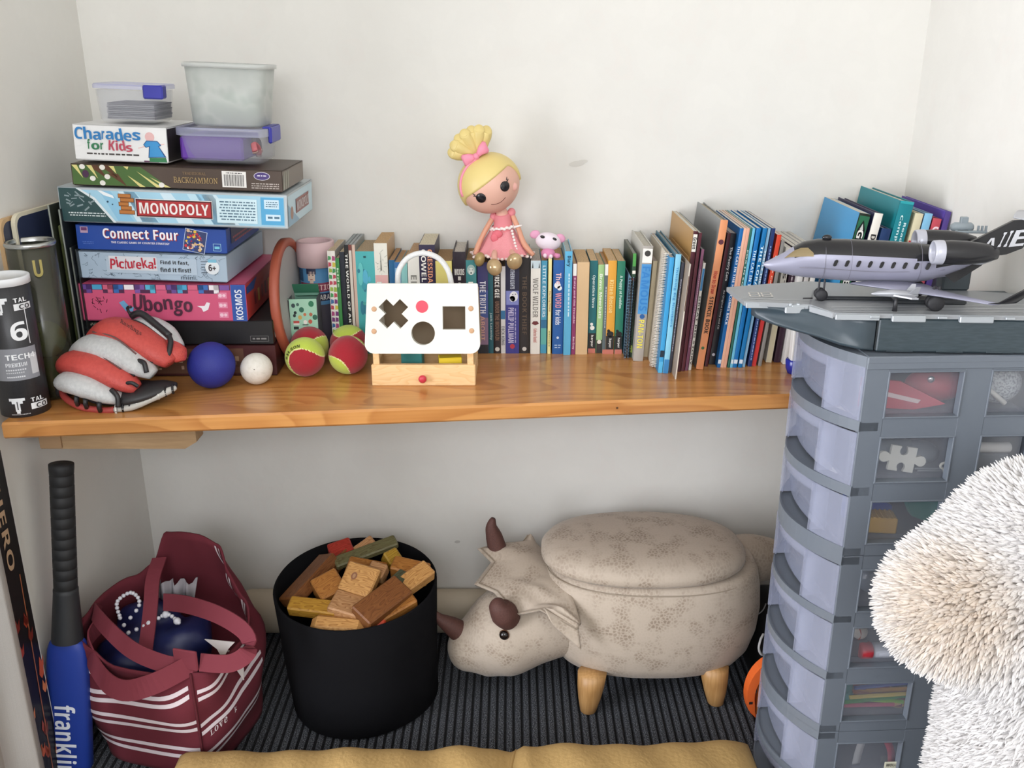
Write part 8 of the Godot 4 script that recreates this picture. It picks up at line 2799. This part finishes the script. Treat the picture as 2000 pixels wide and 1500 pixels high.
# ---------------------------------------------------------------- horned storage pouf
func build_pouf() -> void:
	var t := thing("animal_pouf", "grey suede storage pouf shaped like a three-horned dinosaur", "pouf", Vector3(0.305, 0.0, 0.225))
	var im := Image.create_empty(512, 512, false, Image.FORMAT_RGB8)
	var big := FastNoiseLite.new()
	big.seed = 121
	big.frequency = 0.0075
	big.fractal_octaves = 4
	var cell := FastNoiseLite.new()
	cell.seed = 122
	cell.noise_type = FastNoiseLite.TYPE_CELLULAR
	cell.cellular_return_type = FastNoiseLite.RETURN_DISTANCE2_SUB
	cell.frequency = 0.085
	cell.fractal_type = FastNoiseLite.FRACTAL_NONE
	cell.domain_warp_enabled = true
	cell.domain_warp_amplitude = 6.0
	var im_big := big.get_seamless_image(512, 512)
	var im_cell := cell.get_seamless_image(512, 512)
	for y in 512:
		for x in 512:
			var b := im_big.get_pixel(x, y).r
			var c := im_cell.get_pixel(x, y).r
			var worn := smoothstep(0.34, 0.82, b)
			var dark := worn * (0.12 + 0.88 * smoothstep(0.02, 0.5, c)) + 0.07 * smoothstep(0.1, 0.5, c)
			im.set_pixel(x, y, Color("#b7a999").lerp(Color("#8c7c6b"), clampf(dark, 0.0, 1.0)))
	var suede := textured(ImageTexture.create_from_image(im), Vector3(3.2, 3.2, 3.2), 0.72)
	suede.rim_enabled = true
	suede.rim = 0.25
	var body := Shape.new()
	body.smooth(true)
	var rings := []
	for k in [[0.064, 0.15, 0.085], [0.066, 0.18, 0.11], [0.078, 0.205, 0.13], [0.105, 0.224, 0.143], [0.15, 0.236, 0.151], [0.2, 0.24, 0.154], [0.25, 0.236, 0.152], [0.285, 0.229, 0.147], [0.299, 0.222, 0.141], [0.3015, 0.21, 0.13]]:
		rings.append(ring_at(Vector3(0.002, k[0], 0), k[1], k[2], 72, 2.35))
	body.loft(rings)
	obj("body", body, suede, t)
	var s := Shape.new()
	s.smooth(true)
	rings = []
	for k in [[0.3025, 0.2, 0.126], [0.305, 0.214, 0.14], [0.312, 0.221, 0.146], [0.325, 0.221, 0.146], [0.338, 0.21, 0.138], [0.349, 0.182, 0.118], [0.356, 0.13, 0.082], [0.359, 0.06, 0.04]]:
		rings.append(ring_at(Vector3(-0.02, k[0], 0), k[1], k[2], 72, 2.35))
	s.loft(rings)
	obj("lid", s, suede, t)
	s = Shape.new()
	s.smooth(true)
	var ringpts := []
	for p in ring_at(Vector3(-0.003, 0.2895, 0), 0.2275, 0.1465, 60, 2.35):
		ringpts.append(p)
	ringpts.append(ringpts[0])
	s.tube(ringpts, 0.0014, 6, false)
	obj("seam", s, paint("#9a8d7c", 0.8), t)
	# legs
	for q in [Vector3(-0.135, 0, 0.13), Vector3(0.135, 0, 0.105), Vector3(-0.135, 0, -0.08), Vector3(0.135, 0, -0.08)]:
		s = Shape.new()
		s.smooth(true)
		s.put(Transform3D(Basis(Vector3(1, 0, 0), Vector3(-q.x * 0.6, 1, -q.z * 0.9), Vector3(0, 0, 1)), q * 1.04))
		s.lathe([Vector2(0, 0), Vector2(0.0155, 0), Vector2(0.0175, 0.002), Vector2(0.024, 0.03), Vector2(0.029, 0.06), Vector2(0.031, 0.09), Vector2(0, 0.092)], 28)
		obj("leg", s, textured(noise_tex(125, 0.03, [[0.2, "#a57a48"], [0.8, "#bd935f"]], 128, 3), Vector3(30, 3, 30), 0.45), t)
	# head with snout drooping to the left
	s = Shape.new()
	s.smooth(true)
	net(s, Vector3(-0.47, -0.02, -0.13), Vector3(-0.13, 0.3, 0.17), 0.0075, func(p: Vector3) -> float:
		var d := capsule(p, Vector3(-0.19, 0.175, 0.01), Vector3(-0.31, 0.14, 0.035), 0.098, 0.094)
		d = blend(d, capsule(p, Vector3(-0.33, 0.12, 0.038), Vector3(-0.395, 0.105, 0.045), 0.076, 0.052), 0.04)
		d = blend(d, capsule(p, Vector3(-0.37, 0.082, 0.04), Vector3(-0.405, 0.078, 0.045), 0.05, 0.03), 0.03)
		return d)
	obj("head", s, suede, t)
	s = Shape.new()
	s.smooth(true)
	var seam := curve([Vector3(-0.427, 0.075, 0.079), Vector3(-0.395, 0.115, 0.094), Vector3(-0.345, 0.15, 0.115)], 14)
	s.tube(seam, 0.0011, 6)
	obj("mouth_seam", s, paint("#8c7f70", 0.8), t)
	# collar frill: a thick scalloped sheet bent over the neck
	s = Shape.new()
	s.smooth(true)
	var rear := curve([Vector3(-0.252, 0.272, -0.115), Vector3(-0.233, 0.274, -0.075), Vector3(-0.214, 0.278, -0.02), Vector3(-0.195, 0.274, 0.06), Vector3(-0.177, 0.262, 0.115), Vector3(-0.164, 0.232, 0.15)], 72)
	# the near edge runs from point to point: two spikes above, one at the cheek, then the hem
	var edge := [Vector3(-0.268, 0.288, -0.118), Vector3(-0.282, 0.274, -0.108), Vector3(-0.345, 0.284, -0.085), Vector3(-0.384, 0.288, -0.055), Vector3(-0.352, 0.272, -0.022), Vector3(-0.388, 0.245, 0.025), Vector3(-0.345, 0.248, 0.062), Vector3(-0.303, 0.225, 0.115), Vector3(-0.25, 0.258, 0.145), Vector3(-0.172, 0.222, 0.166)]
	var front := []
	for i in 73:
		var f := i / 72.0 * (edge.size() - 1)
		var k := mini(int(f), edge.size() - 2)
		front.append((edge[k] as Vector3).lerp(edge[k + 1], smoothstep(0.0, 1.0, f - k) * 0.5 + (f - k) * 0.5))
	var sheet := [[], []]
	for i in 73:
		var u := i / 72.0
		var top := PackedVector3Array()
		for k in 17:
			var v := k / 16.0
			var p: Vector3 = rear[i].lerp(front[i], v)
			p += Vector3(0, 0.014, 0.006) * sin(v * PI) * (1.0 - 0.4 * u)
			p += Vector3(0, 0.0022 * sin(v * 15.0 + u * 30.0), 0.002 * sin(v * 21.0)) * smoothstep(0.45, 0.8, u) * sin(v * PI)
			top.append(p)
		sheet[0].append(top)
	var lower := func(r: PackedVector3Array) -> PackedVector3Array:
		var o := PackedVector3Array()
		for k in r.size():
			o.append(r[r.size() - 1 - k] + Vector3(0.003, -0.008, -0.007))
		return o
	rings = []
	for r in sheet[0]:
		var o := PackedVector3Array(r)
		o.append_array(lower.call(r))
		rings.append(o)
	s.loft(rings)
	obj("frill", s, suede, t)
	s = Shape.new()
	s.smooth(true)
	var hem := []
	for r in sheet[0]:
		hem.append(r[15] + Vector3(-0.001, 0.0015, 0.0025))
	s.tube(hem, 0.0012, 6)
	obj("hem", s, paint("#9a8d7c", 0.8), t)
	# the near corner turns down over the shoulder
	s = Shape.new()
	s.smooth(true)
	rings = []
	for i in 13:
		var u := i / 12.0
		var r := PackedVector3Array()
		for k in 9:
			var v := k / 8.0
			var a := Vector3(-0.238, 0.262, 0.15).lerp(Vector3(-0.17, 0.226, 0.166), u)
			var b := Vector3(-0.214, 0.226, 0.166).lerp(Vector3(-0.163, 0.182, 0.176), u)
			r.append(a.lerp(b, v) + Vector3(0, 0, 0.008) * sin(v * PI) * (1.0 - u))
		for k in 9:
			r.append(r[8 - k] + Vector3(0.001, 0.0, -0.006))
		rings.append(r)
	s.loft(rings)
	obj("frill_corner", s, suede, t)
	# horns
	var horn := textured(noise_tex(127, 0.1, [[0.2, "#4c2e28"], [0.8, "#5c3a32"]], 128, 3), Vector3(20, 20, 20), 0.7)
	for q in [[[Vector3(-0.421, 0.142, 0.05), Vector3(-0.44, 0.16, 0.054), Vector3(-0.462, 0.178, 0.056), Vector3(-0.474, 0.196, 0.056)], [0.025, 0.02, 0.012, 0.003]], [[Vector3(-0.31, 0.21, 0.105), Vector3(-0.322, 0.23, 0.115), Vector3(-0.332, 0.252, 0.118), Vector3(-0.33, 0.266, 0.115)], [0.026, 0.029, 0.022, 0.006]], [[Vector3(-0.338, 0.285, -0.06), Vector3(-0.345, 0.315, -0.06), Vector3(-0.351, 0.342, -0.056), Vector3(-0.347, 0.364, -0.056)], [0.022, 0.019, 0.013, 0.005]]]:
		s = Shape.new()
		s.smooth(true).tube(curve(q[0], 18), steps(q[1], 18), 18)
		obj("horn", s, horn, t)
	# eye
	s = Shape.new()
	s.smooth(true)
	s.put(Transform3D(Basis(Vector3.UP, -0.25) * Basis(Vector3.RIGHT, PI / 2 - 0.25), Vector3(-0.3215, 0.179, 0.1185)))
	s.lathe([Vector2(0.0105, 0), Vector2(0.0105, 0.003), Vector2(0.0075, 0.0065), Vector2(0.0, 0.008)], 24)
	obj("eye", s, paint("#1c1512", 0.15), t)
	s = Shape.new()
	s.smooth(true)
	s.put(Transform3D(Basis(Vector3.UP, -0.25) * Basis(Vector3.RIGHT, PI / 2 - 0.25), Vector3(-0.3215, 0.179, 0.1185)))
	s.lathe([Vector2(0.0115, 0), Vector2(0.0115, 0.002), Vector2(0.0095, 0.0028)], 24)
	obj("eye_ring", s, paint("#6a4630", 0.35), t)
	# tail
	s = Shape.new()
	s.smooth(true)
	s.tube(curve([Vector3(0.19, 0.245, -0.06), Vector3(0.24, 0.25, -0.075), Vector3(0.285, 0.245, -0.085), Vector3(0.32, 0.235, -0.09)], 16), steps([0.065, 0.058, 0.048, 0.03], 16), 24)
	obj("tail", s, suede, t)


# ---------------------------------------------------------------- long haired plush bear in the foreground
func build_bear() -> void:
	var t := thing("plush_bear", "big shaggy white plush animal with beige muzzle in the right foreground", "plush toy", Vector3(0.70, 0.0, 0.95))
	var f := func(p: Vector3) -> float:
		var d := egg(p, Vector3(0.008, 0.685, 0.0), Vector3(0.122, 0.138, 0.125))
		d = blend(d, egg(p, Vector3(-0.115, 0.648, 0.015), Vector3(0.078, 0.078, 0.08)), 0.07)
		d = blend(d, egg(p, Vector3(0.035, 0.42, 0.0), Vector3(0.1, 0.24, 0.128)), 0.1)
		d = blend(d, capsule(p, Vector3(0.03, 0.08, 0.0), Vector3(0.03, 0.3, 0.0), 0.082, 0.09), 0.05)
		return maxf(d, -p.y)
	var s := Shape.new()
	s.smooth(true)
	net(s, Vector3(-0.225, -0.02, -0.15), Vector3(0.15, 0.87, 0.16), 0.016, f)
	var m := obj("body", s, paint("#e6e1de", 0.95), t)
	# long pile: one curved tapering tuft, laid many times over the skin
	var tuft := Shape.new()
	tuft.smooth(true)
	tuft.tube([Vector3(0, 0, 0), Vector3(0, 0.011, 0.001), Vector3(0, 0.02, 0.0045), Vector3(0, 0.026, 0.0105)], [0.0022, 0.0029, 0.0021, 0.0003], 4, false)
	var mm := MultiMesh.new()
	mm.transform_format = MultiMesh.TRANSFORM_3D
	mm.use_colors = true
	mm.mesh = tuft.done()
	var arr: Array = m.mesh.surface_get_arrays(0)
	var vs: PackedVector3Array = arr[Mesh.ARRAY_VERTEX]
	var ns: PackedVector3Array = arr[Mesh.ARRAY_NORMAL]
	var ix: PackedInt32Array = arr[Mesh.ARRAY_INDEX]
	var where: Array[Transform3D] = []
	var tint: Array[Color] = []
	var owed := 0.0
	for i in range(0, ix.size(), 3):
		var a := vs[ix[i]]
		var b := vs[ix[i + 1]]
		var c := vs[ix[i + 2]]
		var area := (b - a).cross(c - a).length() / 2.0
		owed += area * 85000.0
		while owed >= 1.0:
			owed -= 1.0
			var u := rng.randf()
			var v := rng.randf()
			if u + v > 1.0:
				u = 1.0 - u
				v = 1.0 - v
			var p := a + (b - a) * u + (c - a) * v
			var n := (ns[ix[i]] + ns[ix[i + 1]] + ns[ix[i + 2]]).normalized()
			# the pile is combed to the left and a little down, more loosely on the muzzle
			var comb := Vector3(-1.0, -0.25, 0.1) + Vector3(rng.randf_range(-0.6, 0.6), rng.randf_range(-0.6, 0.6), rng.randf_range(-0.6, 0.6))
			var along := (n * 0.36 + (comb - n * comb.dot(n)).normalized() * 0.82).normalized()
			var side := along.cross(n).normalized()
			var fwd := side.cross(along).normalized()
			var k := rng.randf_range(0.75, 1.4)
			where.append(Transform3D(Basis(side * k, along * k, fwd * k), p - n * 0.002))
			var beige := 1.0 - smoothstep(0.04, 0.12, p.distance_to(Vector3(-0.13, 0.675, 0.06)))
			tint.append(Color("#f3f0ee").lerp(Color("#eddfd0"), beige * rng.randf_range(0.6, 1.0)).darkened(rng.randf_range(0.0, 0.07)).srgb_to_linear())
	mm.instance_count = where.size()
	for i in where.size():
		mm.set_instance_transform(i, where[i])
		mm.set_instance_color(i, tint[i])
	var mi := MultiMeshInstance3D.new()
	mi.name = "fur"
	mi.multimesh = mm
	var fm := StandardMaterial3D.new()
	fm.vertex_color_use_as_albedo = true
	fm.roughness = 0.7
	fm.backlight_enabled = true
	fm.backlight = Color(0.25, 0.25, 0.25)
	mi.material_override = fm
	mi.set_meta("kind", "stuff")
	t.add_child(mi)
